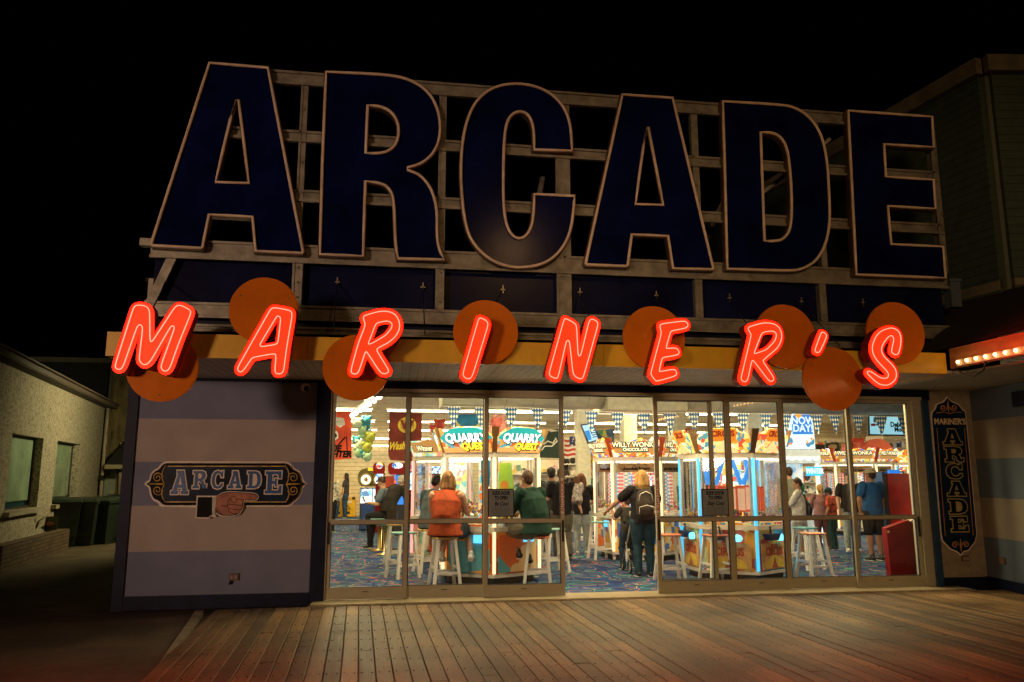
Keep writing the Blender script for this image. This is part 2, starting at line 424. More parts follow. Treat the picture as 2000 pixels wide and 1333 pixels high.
tc = nt.nodes.new('ShaderNodeTexCoord'); sx = nt.nodes.new('ShaderNodeSeparateXYZ'); L(tc.outputs['Object'], sx.inputs[0])
xx = math_(nt, 'ADD', sx.outputs[0], math_(nt, 'MULTIPLY', math_(nt, 'ADD', sx.outputs[1], 3.0), -BD.x))
ii = math_(nt, 'FLOOR', math_(nt, 'DIVIDE', math_(nt, 'ADD', xx, 3.2), BW))
wn = nt.nodes.new('ShaderNodeTexWhiteNoise'); wn.noise_dimensions = '1D'; L(ii, wn.inputs['W'])
cb = nt.nodes.new('ShaderNodeCombineXYZ'); L(math_(nt, 'MULTIPLY', xx, 26.0), cb.inputs[0]); L(math_(nt, 'MULTIPLY', sx.outputs[1], 1.3), cb.inputs[1]); L(math_(nt, 'MULTIPLY', ii, 3.7), cb.inputs[2])
gn = N(nt, 'ShaderNodeTexNoise'); gn.inputs['Scale'].default_value = 1.6; gn.inputs['Detail'].default_value = 8; gn.inputs['Roughness'].default_value = .62; gn.inputs['Distortion'].default_value = .6; L(cb.outputs[0], gn.inputs['Vector'])
r1 = ramp(nt, [((.07, .038, .016), .28), ((.20, .118, .052), .5), ((.33, .205, .098), .74)], False); L(gn.outputs[0], r1.inputs[0])
val = math_(nt, 'ADD', math_(nt, 'MULTIPLY', wn.outputs[0], 1.0), .42)
hs = nt.nodes.new('ShaderNodeHueSaturation'); L(r1.outputs[0], hs.inputs['Color']); L(val, hs.inputs['Value'])
# stains
sn = N(nt, 'ShaderNodeTexNoise'); sn.inputs['Scale'].default_value = .8; sn.inputs['Detail'].default_value = 7; L(tc.outputs['Object'], sn.inputs['Vector'])
sr = ramp(nt, [((.38, .36, .34), .36), ((1, 1, 1), .58)], False); L(sn.outputs[0], sr.inputs[0])
mx = nt.nodes.new('ShaderNodeMix'); mx.data_type = 'RGBA'; mx.blend_type = 'MULTIPLY'; mx.inputs['Factor'].default_value = 1; L(hs.outputs[0], mx.inputs['A']); L(sr.outputs[0], mx.inputs['B'])
L(mx.outputs['Result'], bs.inputs['Base Color'])
rr = nt.nodes.new('ShaderNodeMapRange'); rr.inputs[3].default_value = .40; rr.inputs[4].default_value = .75; L(gn.outputs[0], rr.inputs[0]); L(rr.outputs[0], bs.inputs['Roughness'])
bp = nt.nodes.new('ShaderNodeBump'); bp.inputs['Strength'].default_value = .35; bp.inputs['Distance'].default_value = .006; L(gn.outputs[0], bp.inputs['Height']); L(bp.outputs[0], bs.inputs['Normal'])
deck = struct('boardwalk', b, m)
# nail heads in pairs over the joists
b = B()
for i in range(-6, 120):
    for j in range(34):
        y = -.62 - j * .46
        for dx in (.03, BW - .03):
            x = -3.2 + i * BW + dx + BD.x * (y + 3)
            if x < edge_x(y) + .03 or y < -11: continue
            yy = y + random.uniform(-.012, .012); r = .0055; q = [(x + r * math.cos(a * 1.047), yy + r * math.sin(a * 1.047), .0045) for a in range(6)]
            b.add(q + [(u, v_, -.02) for u, v_, _ in q], [tuple(range(6))] + [(k, (k + 1) % 6, 6 + (k + 1) % 6, 6 + k) for k in range(6)])
obj('deck_nails', b, mat('rusty_nail', (.05, .035, .025), .6, .5), deck)
b = B(); b.box(-.97, 8.45, -.34, .16, -.04, .022); b.box(-1.0, 8.5, -.36, -.345, -.04, .012)
struct('door_threshold', b, mat('threshold_board', (.32, .26, .16), .5, noise=(7, .3), bump=.15, sc=(1, 8, 1)))
b = B(); 
q = [(PA.x, PA.y), (PB.x, PB.y)]; ex = [edge_x(-18), -18]
b.add([(edge_x(-.3) - .11, -.3, -.01), (edge_x(-.3) - .01, -.3, -.01), (ex[0] - .01, -18, -.01), (ex[0] - .11, -18, -.01)] + [(edge_x(-.3) - .11, -.3, -.06), (edge_x(-.3) - .01, -.3, -.06), (ex[0] - .01, -18, -.06), (ex[0] - .11, -18, -.06)],
      [(0, 1, 2, 3), (0, 3, 7, 4), (1, 2, 6, 5), (0, 1, 5, 4)])
struct('boardwalk_kerb', b, mat('kerb_concrete', (.22, .18, .14), .8, noise=(5, .3), bump=.3))
# ================================================================== HALL SHELL
m, nt, bs = _nt('patterned_carpet'); L = nt.links.new; v = coord(nt)
base = N(nt, 'ShaderNodeTexNoise'); base.inputs['Scale'].default_value = 2.2; base.inputs['Detail'].default_value = 1; L(v, base.inputs['Vector'])
r = ramp(nt, [((.008, .02, .09), .3), ((.015, .06, .20), .45), ((.02, .10, .17), .55), ((.03, .045, .09), .66)], False); L(base.outputs[0], r.inputs[0])
cur = r.outputs[0]
for k, (sc_, lo, wd, col, det) in enumerate(((2.2, .5, .011, (.50, .11, .06), 0), (2.8, .46, .007, (.45, .36, .18), 0), (2.0, .56, .010, (.08, .28, .20), 0), (2.6, .57, .03, (.01, .03, .14), 0))):
    mp = coord(nt, (1, 1, 1), (0, 0, .6 * k)); of = nt.nodes.new('ShaderNodeVectorMath'); of.operation = 'ADD'; of.inputs[1].default_value = (13.7 * k, 5 * k, 3.1 * k); L(mp, of.inputs[0])
    n = N(nt, 'ShaderNodeTexNoise'); n.inputs['Scale'].default_value = sc_; n.inputs['Detail'].default_value = det; L(of.outputs[0], n.inputs['Vector'])
    e = math_(nt, 'LESS_THAN', math_(nt, 'ABSOLUTE', math_(nt, 'SUBTRACT', n.outputs[0], lo)), wd)
    mx = nt.nodes.new('ShaderNodeMix'); mx.data_type = 'RGBA'; L(e, mx.inputs['Factor']); L(cur, mx.inputs['A']); mx.inputs['B'].default_value = c4(col); cur = mx.outputs['Result']
L(cur, bs.inputs['Base Color']); bs.inputs['Roughness'].default_value = .9; bs.inputs['Specular IOR Level'].default_value = .15
XL, XR, YB, ZC = -3.38, 21, 21.0, 4.05
b = B(); b.box(XL, XR, .16, YB, -.045, .012); struct('carpet', b, m)
M_cladding = siding('beige_cladding', (.66, .55, .36), .15, 'Z', .6, .5, .22)
b = B(); b.box(XL, XR, YB, YB + .2, 0, ZC + .3); struct('hall_back_wall', b, M_cladding)
b = B(); b.box(XL, XL + .16, .14, YB, 0, ZC + .3); struct('hall_left_wall', b, mat('hall_paint', (.68, .62, .46), .7))
b = B(); b.box(XR, XR + .2, .14, YB, 0, ZC + .3); struct('hall_right_wall', b, MATS['hall_paint'])
b = B(); b.box(XL, XR + .2, .16, YB + .2, ZC, ZC + .25)
for k in range(52): b.box(XL + .16, XR, .7 + k * .39, .78 + k * .39, ZC - .2, ZC - .003)
struct('hall_ceiling', b, mat('ceiling_paint', (.72, .66, .50), .7, noise=(3, .12)))
# ================================================================== FACADE WALLS
zs = [0, .36, .92, 1.52, 2.11, 2.68, 3.2]
zs = [atY(300, y, 0).z for y in (1172, 1078, 990, 903, 820, 744)]
zs[0] = -.02
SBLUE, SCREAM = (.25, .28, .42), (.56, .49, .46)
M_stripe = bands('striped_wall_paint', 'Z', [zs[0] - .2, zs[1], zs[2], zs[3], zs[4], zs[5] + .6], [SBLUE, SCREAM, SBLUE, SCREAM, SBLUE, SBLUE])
ZH = 2.80; ZS = 2.955
xl = atY(252, 960, 0).x; xr = atY(612, 960, 0).x
b = B(); b.box(xl - .02, xr + .02, .0, .16, -.04, 3.6)
w1 = tag(struct('striped_wall', b, M_stripe), 'blue and cream striped wall panel carrying the pointing hand sign, left of the doors', 'wall'); 
M_trim = mat('navy_trim_paint', (.008, .013, .042), .5, spec=.2, noise=(5, .3), bump=.06)
b = B(); b.box(xl - .10, xl + .035, -.03, .17, -.05, 3.55); b.box(xr, xr + .20, -.03, .14, -.03, 2.955); b.box(xl + .04, xr - .003, -.032, .0, -.04, .13); b.box(xl + .04, xr - .003, -.028, .0, zs[5] + .005, ZS + .02)
obj('navy_trim', b, M_trim, w1)
b = B(); b.box(xl - .095, xl + .02, .175, YB, -.05, 3.5)
struct('arcade_side_wall', b, mat('dark_side_wall', (.06, .06, .07), .8))
# header over the doors
xd0, xd1 = atY(630, 1100, 0).x, atY(1812, 1100, 0).x
b = B(); b.box(xr + .203, atY(1812, 765, -.05).x + .02, -.05, .16, ZH, ZS + .03)
b.box(xr + .203, 9.6, .0, .17, ZS + .03, 4.2)
struct('door_header', b, M_trim)
# right jamb and alcove wall
xj = atY(1808, 960, 0).x; xc = atY(1912, 960, 0).x
b = B(); b.box(xj, xj + .10, -.10, .16, -.03, ZH); jb = struct('door_jamb', b, mat('teal_navy_paint', (.012, .05, .12), .35, noise=(5, .3)))
b = B(); b.box(xj + .10, xc, .0, .16, -.04, ZS + .03)
m = mat('tan_stucco', (.30, .25, .17), .85, noise=(7, .2), bump=.35, bscale=70)
w2 = tag(struct('alcove_wall', b, m), 'narrow tan wall carrying the upright plaque right of the doors', 'wall')
b = B(); b.box(xj + .103, xc - .01, -.03, -.003, -.05, .14); b.box(xj + .105, xj + .16, -.025, -.002, .14, 2.93); obj('baseboard', b, M_trim, w2)
# right wall running toward the camera
DW = Vector((-.12, -.9928, 0)); NW = Vector((-.9928, .12, 0))
P0 = Vector((xc, 0, 0)); P1 = P0 + DW * 9
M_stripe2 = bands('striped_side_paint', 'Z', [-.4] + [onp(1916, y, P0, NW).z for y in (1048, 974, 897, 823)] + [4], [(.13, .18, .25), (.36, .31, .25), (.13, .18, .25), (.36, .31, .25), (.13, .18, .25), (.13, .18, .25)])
def slab(p0, p1, th, z0, z1, b=None):
    b = b or B(); d = (p1 - p0).normalized(); n = Vector((d.y, -d.x, 0)) * th
    q = [p0, p1, p1 + n, p0 + n]
    return b.prism([(p.x, p.y) for p in q], z0, z1)
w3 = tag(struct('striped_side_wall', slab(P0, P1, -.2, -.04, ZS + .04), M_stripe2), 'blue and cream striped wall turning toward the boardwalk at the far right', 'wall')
if True:
    obj('baseboard', slab(P0 + NW * .002, P1 + NW * .002, .028, -.05, .15), M_trim, w3)
    obj('dark_panel', slab(P0 + DW * 1.05, P0 + DW * 3.5, .05, 2.62, 2.84), M_trim, w3)
# ------------------------------------------------------------------ canopy: soffit, fascia
YF = (atZ(600, 702, ZS).y + atZ(1100, 712, ZS).y) / 2
xf0, xf1 = atY(208, 665, YF).x, atY(1848, 705, YF).x
M_soffit = siding('ribbed_soffit', (.62, .58, .50), .105, 'X', .45, .8, .16)
b = B(); b.box(xf0 + .02, xf1 + .3, YF + .05, .16, ZS, ZS + .035); struct('canopy_soffit', b, M_soffit)
b = B(); b.box(xf1 + .3, 13, YF - 7, .16, ZS + .01, ZS + .04); struct('side_soffit', b, mat('smooth_soffit', (.42, .42, .34), .5, noise=(2, .15)))
M_yel = mat('yellow_enamel', (.92, .54, .035), .36, noise=(2.2, .12), bump=.03, bscale=8)
fa = thing('canopy_fascia', 'long yellow metal fascia of the canopy behind the red letters', 'fascia', (2, YF, ZS))
segs = [xf0] + [atY(x, 690, YF).x for x in (600, 1178, 1560)] + [xf1]
for i in range(4):
    b = B(); b.box(segs[i] + .002, segs[i + 1] - .002, YF, YF + .05, ZS - .012, ZS + .255); b.box(segs[i] + .004, segs[i + 1] - .004, YF - .008, YF - .001, ZS - .012, ZS + .0); obj('fascia_panel', b, M_yel, fa)
b = B(); b.box(xf0, xf1, YF + .052, .0, ZS + .24, ZS + .262)
struct('canopy_roof', b, mat('roof_felt', (.03, .03, .035), .9, bump=.3))
b = B(); b.box(xf0 + .05, 9.6, .17, YB + .2, 3.55, 4.04); b = B(); b.box(XL - .05, XR + .3, .17, YB + .3, ZC + .26, ZC + .32)
struct('hall_roof', b, MATS['roof_felt'])
# end returns of canopy
b = B(); b.box(xf0, xf0 + .015, YF + .052, 0, ZS - .01, ZS + .235); obj('fascia_return', b, M_yel, fa); b = B(); b.box(xf1 - .015, xf1, YF + .052, -.9, ZS - .01, ZS + .235)
obj('fascia_return', b, M_yel, fa)
# ------------------------------------------------------------------ big sign: frame and panels
YS = -1.30
def zY(px, py): return atY(px, py, YS)
fr = thing('sign_frame', 'tall aluminium framework holding the giant navy letters above the canopy', 'sign frame', (2.5, YS, ZS + .3))
xs0, xs1 = zY(290, 480).x, zY(1843, 400).x
zt = zY(560, 143).z; za = zY(590, 259).z; zb = zY(600, 376).z; zc_ = zY(590, 490).z; zd = zY(590, 606).z
def hbeam(z, x0, x1, h=.20):
    b = B(); y = YS + .1
    b.box(x0, x1, y, y + .12, z - h / 2, z + h / 2); b.box(x0, x1, y - .05, y - .002, z - h / 2 - .045, z - h / 2 - .012); b.box(x0, x1, y - .03, y - .002, z + h / 2 - .03, z + h / 2 - .0)
    return obj('horizontal_beam', b, M_sign_alu, fr)
hbeam(zt, zY(415, 130).x, xs1, .15); hbeam(za, zY(420, 240).x, xs1, .115); hbeam(zb, zY(390, 350).x, xs1 + .02, .115); hbeam(zc_, xs0, xs1 + .02, .20); hbeam(zd, xs0 - .02, xs1 + .02, .15)
hbeam(zd - .22, xs0 + .2, xs1, .05)
for p, pw in (((594, 200), .07), ((580, 550), .105), ((867, 230), .08), ((861, 560), .095), ((1099, 560), .085), ((1113, 560), .085), ((1365, 330), .085), ((1371, 580), .095), ((1610, 400), .08), ((1615, 580), .09), ((1838, 350), .09)):
    x = zY(*p).x; lowr = p[1] > 500; b = B()
    z0, z1 = (zd + .08, zc_ - .10) if lowr else (zc_ + .105, zt - .09)
    if p[0] in (1099, 1113): z1 = zt - .09
    b.box(x - pw / 2, x + pw / 2, YS + .085, YS + .2, z0, z1)
    b.box(x - pw / 2 - .018, x - pw / 2 + .008, YS + .07, YS + .083, z0, z1)
    obj('vertical_post', b, M_sign_alu, fr)
    for k in range(3):
        bb = B(); zz = z0 + (z1 - z0) * (k + .5) / 3; bb.sweep([(x, YS + .083, zz), (x, YS + .068, zz)], .012, 6)
        obj('bolt', bb, M_sign_alu, fr)
a, c = zY(335, 492), zY(283, 600); b = B(); b.bar(a + Vector((0, .12, 0)), c + Vector((0, .12, 0)), .11, .06, (0, 1, 0)); obj('slanting_post', b, M_sign_alu, fr)
b = B(); b.box(xs0 - .1, xs0 + .06, YS - .02, YS + .1, zc_ - .02, zc_ + .07); obj('beam_end', b, M_sign_alu, fr)
# diagonal back stays
for a, c in (((1085, 300), (1065, 400)), ((1430, 430), (1475, 330)), ((1490, 380), (1660, 270))):
    p, q = zY(*a), zY(*c); b = B(); b.bar(p + Vector((0, .9, 0)), q + Vector((0, .5, .2)), .07, .05); obj('back_stay', b, M_sign_alu, fr)
p = zY(1745, 590)
M_panel = mat('navy_sheet_panel', (.008, .011, .05), .25, spec=.15, noise=(1.2, .4), bump=.03, bscale=4)
lo = [xs0 + .02] + [zY(x, 560).x for x in (580, 861, 1106, 1371, 1615)] + [xs1]
for i in range(6):
    b = B(); b.box(lo[i] + .004, lo[i + 1] - .004, YS + .215, YS + .24, zd + .04, zc_ + .02); obj('sheet_panel', b, M_panel, fr)
b = B(); b.box(xs0 + .1, xs1, YS + .26, YS + .3, ZS + .265, zd + .03); obj('back_sheet', b, M_trim, fr)
# small conduit stub at the right end
b = B(); p = atY(1858, 540, -1.1); b.box(p.x - .07, p.x + .09, -1.15, -1.0, 4.05, 4.42); b.box(p.x - .09, p.x + .11, -1.17, -.98, 4.42, 4.46)
obj('post_cap', b, mat('blue_grey_metal', (.10, .13, .16), .5), fr)
# ------------------------------------------------------------------ giant letters
L1 = (2.857, 200, 100); L2 = (3.173, 850, 140); L3 = (3.419, 1390, 170); L4 = (2.15, 1600, 80)
GL = [
 ('A', 'tall navy letter A, first of the giant roof letters', L1, [(600, 72), (925, 98), (1122, 1125), (1118, 1132), (857, 1118), (840, 928), (597, 916), (562, 1098), (555, 1104), (280, 1088), (276, 1080)], [[(742, 275), (763, 278), (820, 742), (634, 735)]], 300),
 ('R', 'tall navy letter R between the first two giant roof letters A and C', L1, [(1250, 122), (1500, 132), (1620, 142), (1700, 160), (1780, 200), (1840, 260), (1875, 340), (1888, 430), (1875, 520), (1835, 590), (1775, 635), (1703, 655), (1703, 668), (1765, 690), (1815, 740), (1850, 810), (1868, 900), (1866, 1040), (1880, 1115), (1908, 1168), (1650, 1160), (1635, 1080), (1628, 840), (1610, 780), (1565, 742), (1468, 730), (1455, 1148), (1215, 1136), (1230, 600)], [[(1480, 308), (1550, 312), (1610, 340), (1648, 395), (1656, 460), (1640, 525), (1600, 562), (1545, 576), (1470, 574)]], 50),
 ('C', 'tall navy letter C with a hazy sheen at its foot, third giant roof letter', L2, [(845, 497), (842, 400), (830, 310), (798, 230), (740, 160), (660, 110), (560, 83), (470, 80), (380, 97), (300, 140), (235, 215), (190, 330), (166, 460), (158, 620), (165, 780), (182, 920), (212, 1030), (270, 1110), (350, 1175), (450, 1212), (540, 1218), (640, 1205), (730, 1160), (800, 1080), (840, 980), (857, 850), (860, 774), (613, 764), (608, 900), (593, 975), (560, 1025), (520, 1040), (480, 1025), (445, 970), (427, 880), (420, 750), (422, 560), (428, 400), (445, 310), (480, 265), (522, 250), (566, 263), (598, 310), (612, 390), (612, 488)], [], 50),
 ('A', 'tall navy letter A, fourth giant roof letter between C and D', L2, [(1158, 148), (1468, 168), (1720, 1225), (1715, 1230), (1470, 1222), (1440, 1022), (1215, 1013), (1190, 1205), (1184, 1210), (935, 1200), (930, 1194)], [[(1303, 350), (1318, 350), (1410, 832), (1238, 825)]], 300),
 ('D', 'tall navy letter D, fifth giant roof letter left of the E', L3, [(70, 102), (480, 125), (560, 148), (630, 192), (690, 260), (730, 340), (755, 440), (770, 560), (778, 720), (784, 880), (770, 1000), (735, 1100), (680, 1175), (600, 1220), (520, 1232), (100, 1217), (85, 600)], [[(322, 308), (400, 310), (450, 335), (490, 390), (510, 480), (525, 640), (530, 800), (525, 920), (505, 985), (465, 1025), (410, 1034), (348, 1032)]], 50),
 ('E', 'tall navy letter E, last of the giant roof letters', L4, [(118, 297), (470, 322), (476, 450), (268, 437), (276, 573), (476, 586), (484, 708), (284, 696), (298, 856), (516, 866), (526, 998), (152, 983)], [], 300)]
for ch, lab, (sc, ox, oy), out, holes, shp in GL:
    out = pxY(out, YS, sc, ox, oy); holes = [pxY(h, YS, sc, ox, oy) for h in holes]
    if shp < 100: out = smooth(out, 50, 2, .2); holes = [smooth(h, 55, 2, .12) for h in holes]
    cx = sum(p[0] for p in out) / len(out); cz = min(p[1] for p in out)
    t = thing('roof_letter', lab, 'letter', (cx, YS, cz), 'giant letters of the roof sign')
    f = lambda a, b_, d: (a, YS + d, b_)
    b = B(); b.plate([out] + holes, f, .07); obj('letter_face', b, M_letter, t)
    b = B()
    for l in [out] + holes:
        pts = []
        n = len(l)
        for i in range(n):
            p, q = Vector(l[i]), Vector(l[(i + 1) % n]); k = max(1, int((q - p).length / .25))
            for j in range(k): s_ = p + (q - p) * j / k; pts.append((s_.x, YS - .022, s_.y))
        b.sweep(pts, .020, 8, closed=True)
    obj('border_tube', b, M_tube_off, t)
    b = B()
    for l in [out] + holes:
        for g in (l,):
            n = len(g); outl = offset(g, .026 if l is out else -.026)
            if len(outl) == n: b.plate([outl, g] if l is out else [g, outl], lambda a, c, d: (a, YS - .004 + d, c), .09)
    obj('metal_edge', b, mat('dull_bronze_edge', (.16, .10, .06), .45, .5, noise=(5, .3)), t)
# ------------------------------------------------------------------ discs
YD = YF - .10
M_disc = mat('orange_enamel', (.80, .21, .012), .14, noise=(1.5, .1), spec=.45)
DL = [(317, 718, 71, 'glossy orange disc behind the red M'), (515, 606, 68, 'glossy orange disc high behind the red A'), (696, 718, 66, 'glossy orange disc low behind the first red R'), (949, 649, 63.5, 'glossy orange disc behind the red I'), (1278, 660, 60.5, 'glossy orange disc behind the red E'), (1534, 657, 59, 'glossy orange disc high behind the second red R'), (1627, 740, 58, 'glossy orange disc below the red apostrophe, mirroring a row of bulbs'), (1750, 651, 56.5, 'glossy orange disc behind the red S')]
for x, y, r, lab in DL:
    yy = YD - (.03 if x in (1627, 696, 317) else 0); p = atY(x, y, yy); rr = (atY(x + r, y, yy).x - atY(x - r, y, yy).x) / 2
    t = thing('orange_disc', lab, 'disc', p, 'orange discs behind the red letters')
    ring = [(p.x + rr * math.cos(2 * math.pi * k / 72), p.z + rr * math.sin(2 * math.pi * k / 72)) for k in range(72)]
    r2 = [(p.x + (rr - .012) * math.cos(2 * math.pi * k / 72), p.z + (rr - .012) * math.sin(2 * math.pi * k / 72)) for k in range(72)]
    b = B(); b.plate([r2], lambda a, c, d: (a, yy + d, c), .02); b.plate([ring, r2], lambda a, c, d: (a, yy + .004 + d, c), .03); obj('disc_face', b, M_disc, t)
    for k in range(3):
        an = .5 + k * 2.094; b = B(); b.ball((p.x + rr * .8 * math.cos(an), yy - .002, p.z + rr * .8 * math.sin(an)), (.010, .006, .010), 8, 5); obj('bolt', b, M_sign_alu, t)
    b = B(); b.bar((p.x, yy + .02, p.z), (p.x, YF + .02 if ZS < p.z < ZS + .3 else yy + .16, min(max(p.z, ZS + .1), ZS + .2)), .04, .04); obj('bracket', b, M_sign_alu, t)
# ------------------------------------------------------------------ red neon letters
YN = YF - .34
Z3 = (2.857, 200, 460); Z4 = (3.3333, 850, 460); Z5 = (3.92, 1400, 460)
M_nface = emis('lit_red_letter_face', (20.0, .040, .006), 1.0)
M_ntube = emis('lit_neon_tube', (24, .58, .40), 1.0)
M_can = mat('red_metal_can', (.30, .03, .02), .4, noise=(5, .3))
NL = [
 ('M', Z3, [(200, 392), (240, 395), (268, 415), (270, 590), (280, 600), (413, 397), (440, 392), (495, 420), (497, 440), (428, 610), (380, 745), (360, 763), (337, 752), (330, 732), (407, 520), (400, 507), (385, 512), (270, 710), (240, 728), (215, 710), (210, 690), (230, 520), (220, 500), (200, 507), (120, 737), (100, 754), (76, 742), (80, 715), (180, 402)], None, 'glowing red letter M over the leftmost orange disc'),
 ('A', Z3, [(955, 405), (1050, 422), (1062, 440), (1030, 630), (1012, 768), (985, 777), (963, 768), (972, 672), (962, 662), (845, 683), (833, 692), (790, 757), (770, 767), (757, 752), (760, 735), (938, 420)], [(982, 452), (998, 462), (982, 600), (970, 612), (886, 625), (880, 612), (972, 460)], 'glowing red letter A, second letter of the red word'),
 ('R', Z3, [(1460, 452), (1480, 446), (1540, 428), (1590, 426), (1630, 440), (1655, 475), (1660, 520), (1642, 560), (1600, 600), (1535, 632), (1530, 645), (1600, 758), (1592, 770), (1570, 776), (1550, 766), (1478, 655), (1468, 650), (1430, 768), (1410, 778), (1390, 770), (1388, 752), (1430, 600), (1470, 500), (1456, 470)], [(1535, 490), (1590, 479), (1617, 492), (1615, 520), (1580, 562), (1505, 605), (1482, 612), (1490, 590), (1523, 503)], 'glowing red letter R over the orange disc left of the doors'),
 ('I', Z4, [(290, 538), (338, 562), (342, 590), (238, 925), (215, 940), (185, 925), (178, 905), (280, 550)], None, 'glowing red letter I, a single slanting bar'),
 ('N', Z4, [(845, 543), (908, 577), (917, 600), (925, 770), (932, 792), (945, 780), (998, 560), (1015, 546), (1050, 563), (1056, 585), (960, 927), (945, 939), (910, 925), (893, 900), (872, 700), (862, 685), (850, 692), (797, 925), (785, 936), (745, 920), (738, 900), (835, 552)], None, 'glowing red letter N without a disc behind it'),
 ('E', Z4, [(1455, 588), (1475, 578), (1620, 560), (1641, 578), (1636, 605), (1532, 625), (1525, 635), (1497, 735), (1503, 740), (1560, 735), (1578, 750), (1583, 770), (1570, 782), (1480, 797), (1470, 807), (1452, 885), (1458, 890), (1550, 873), (1566, 890), (1566, 916), (1440, 952), (1428, 948), (1403, 915), (1398, 900), (1465, 650), (1465, 625)], None, 'glowing red letter E, sixth letter of the red word'),
 ('R', Z5, [(232, 712), (250, 700), (340, 675), (400, 674), (455, 693), (487, 740), (488, 800), (460, 862), (350, 955), (343, 967), (430, 1095), (422, 1118), (395, 1123), (290, 985), (270, 960), (258, 965), (227, 1115), (205, 1126), (180, 1112), (178, 1090), (250, 790), (255, 760), (233, 730)], [(345, 748), (370, 740), (420, 735), (445, 750), (448, 780), (430, 820), (370, 880), (278, 912), (280, 895), (332, 760)], 'glowing red letter R just before the apostrophe'),
 ('comma', Z5, [(798, 743), (823, 755), (833, 775), (782, 890), (765, 902), (745, 896), (741, 880), (788, 752)], None, 'small glowing red apostrophe between R and S'),
 ('S', Z5, [(1290, 720), (1325, 711), (1370, 725), (1396, 765), (1399, 820), (1385, 900), (1365, 920), (1332, 907), (1325, 885), (1346, 800), (1332, 770), (1305, 775), (1262, 830), (1246, 880), (1265, 930), (1340, 1000), (1366, 1050), (1360, 1105), (1315, 1145), (1270, 1152), (1220, 1137), (1145, 1067), (1139, 1047), (1162, 1040), (1240, 1095), (1290, 1100), (1307, 1072), (1290, 1040), (1212, 960), (1180, 900), (1180, 840), (1210, 770), (1250, 735)], None, 'glowing red letter S, last letter of the red word')]
neon_pos = []
for ch, (sc, ox, oy), out, hole, lab in NL:
    o2 = smooth(pxY(out, YN, sc, ox, oy), 400, 3, .03); h2 = smooth(pxY(hole, YN, sc, ox, oy), 400, 3, .02) if hole else None
    D = .037; face = clean(offset(o2, D)); loops = [face]
    if h2: loops.append(offset(h2, -D * .75))
    cx = sum(p[0] for p in o2) / len(o2); cz = min(p[1] for p in o2); zc = sum(p[1] for p in o2) / len(o2)
    t = thing('neon_letter', lab, 'neon letter', (cx, YN, cz), 'glowing red neon letters'); neon_pos.append((cx, zc))
    b = B(); b.plate(loops, lambda a, c, d: (a, YN + d, c), .006); obj('lit_face', b, M_nface, t)
    b = B(); rim = [clean(offset(face, .006)), face]; 
    b.plate(rim, lambda a, c, d: (a, YN - .012 + d, c), .15)
    b.plate([offset(face, -.002)], lambda a, c, d: (a, YN + .12 + d, c), .01)
    if h2:
        g = loops[1]; g2 = offset(g, -.006)
        if len(g2) == len(g): b.plate([g, g2], lambda a, c, d: (a, YN - .012 + d, c), .15)
    obj('letter_can', b, M_can, t)
    b = B(); b.sweep([(p[0], YN - .03, p[1]) for p in o2], .0052, 6, closed=True)
    if h2: b.sweep([(p[0], YN - .03, p[1]) for p in h2], .0052, 6, closed=True)
    obj('neon_tube', b, M_ntube, t)
    for dx in (-.05, .05):
        b = B(); b.bar((cx + dx, YN + .13, zc if abs(zc - ZS - .12) < .2 else zc), (cx + dx, YF + .0, min(max(zc, ZS + .03), ZS + .2)), .02, .02); obj('mounting_arm', b, M_sign_alu, t)
    for k in range(4):
        b = B(); p = o2[(k * 37 + 11) % len(o2)]; b.sweep([(p[0], YN - .002, p[1]), (p[0], YN - .03, p[1])], .005, 6); obj('tube_support', b, M_black, t)
# hooks and stay cables
hooks = [(325, 545, 0), (659, 552, 0), (826, 562, 1), (982, 567, 2), (1132, 572, 3), (1281, 578, 4), (1424, 583, 5), (1564, 590, 6), (1684, 592, 7)]
ends = [(300, 600), (650, 655), (830, 655), (955, 606), (1150, 618), (1300, 625), (1458, 632), (1640, 676), (1705, 610)]
lb = ['above the red M', 'right of the red A', 'right of the first R', 'above the red I', 'above the red N', 'above the red E', 'above the second red R', 'above the red apostrophe', 'above the red S']
for (hx, hy, k), (ex_, ey), l_ in zip(hooks, ends, lb):
    p = atY(hx, hy, YS + .2); q = atY(ex_, ey, YF - .1)
    t = thing('stay_cable', 'thin dark stay cable hooked to the navy panel ' + l_, 'cable', p, 'stay cables of the red letters')
    b = B(); b.sweep([p, p + (q - p) * .5 + Vector((0, 0, -.015)), q], .007, 6); obj('cable', b, M_black, t)
    b = B(); b.bar(p + Vector((-.03, -.02, 0)), p + Vector((.03, -.02, 0)), .012, .012); b.bar(p + Vector((0, -.02, -.05)), p + Vector((0, -.02, .06)), .014, .014); b.sweep([p + Vector((0, .03, 0)), p + Vector((0, -.04, 0))], .012, 6)
    obj('hook', b, mat('galvanised_hook', (.6, .55, .45), .35, .8), t)
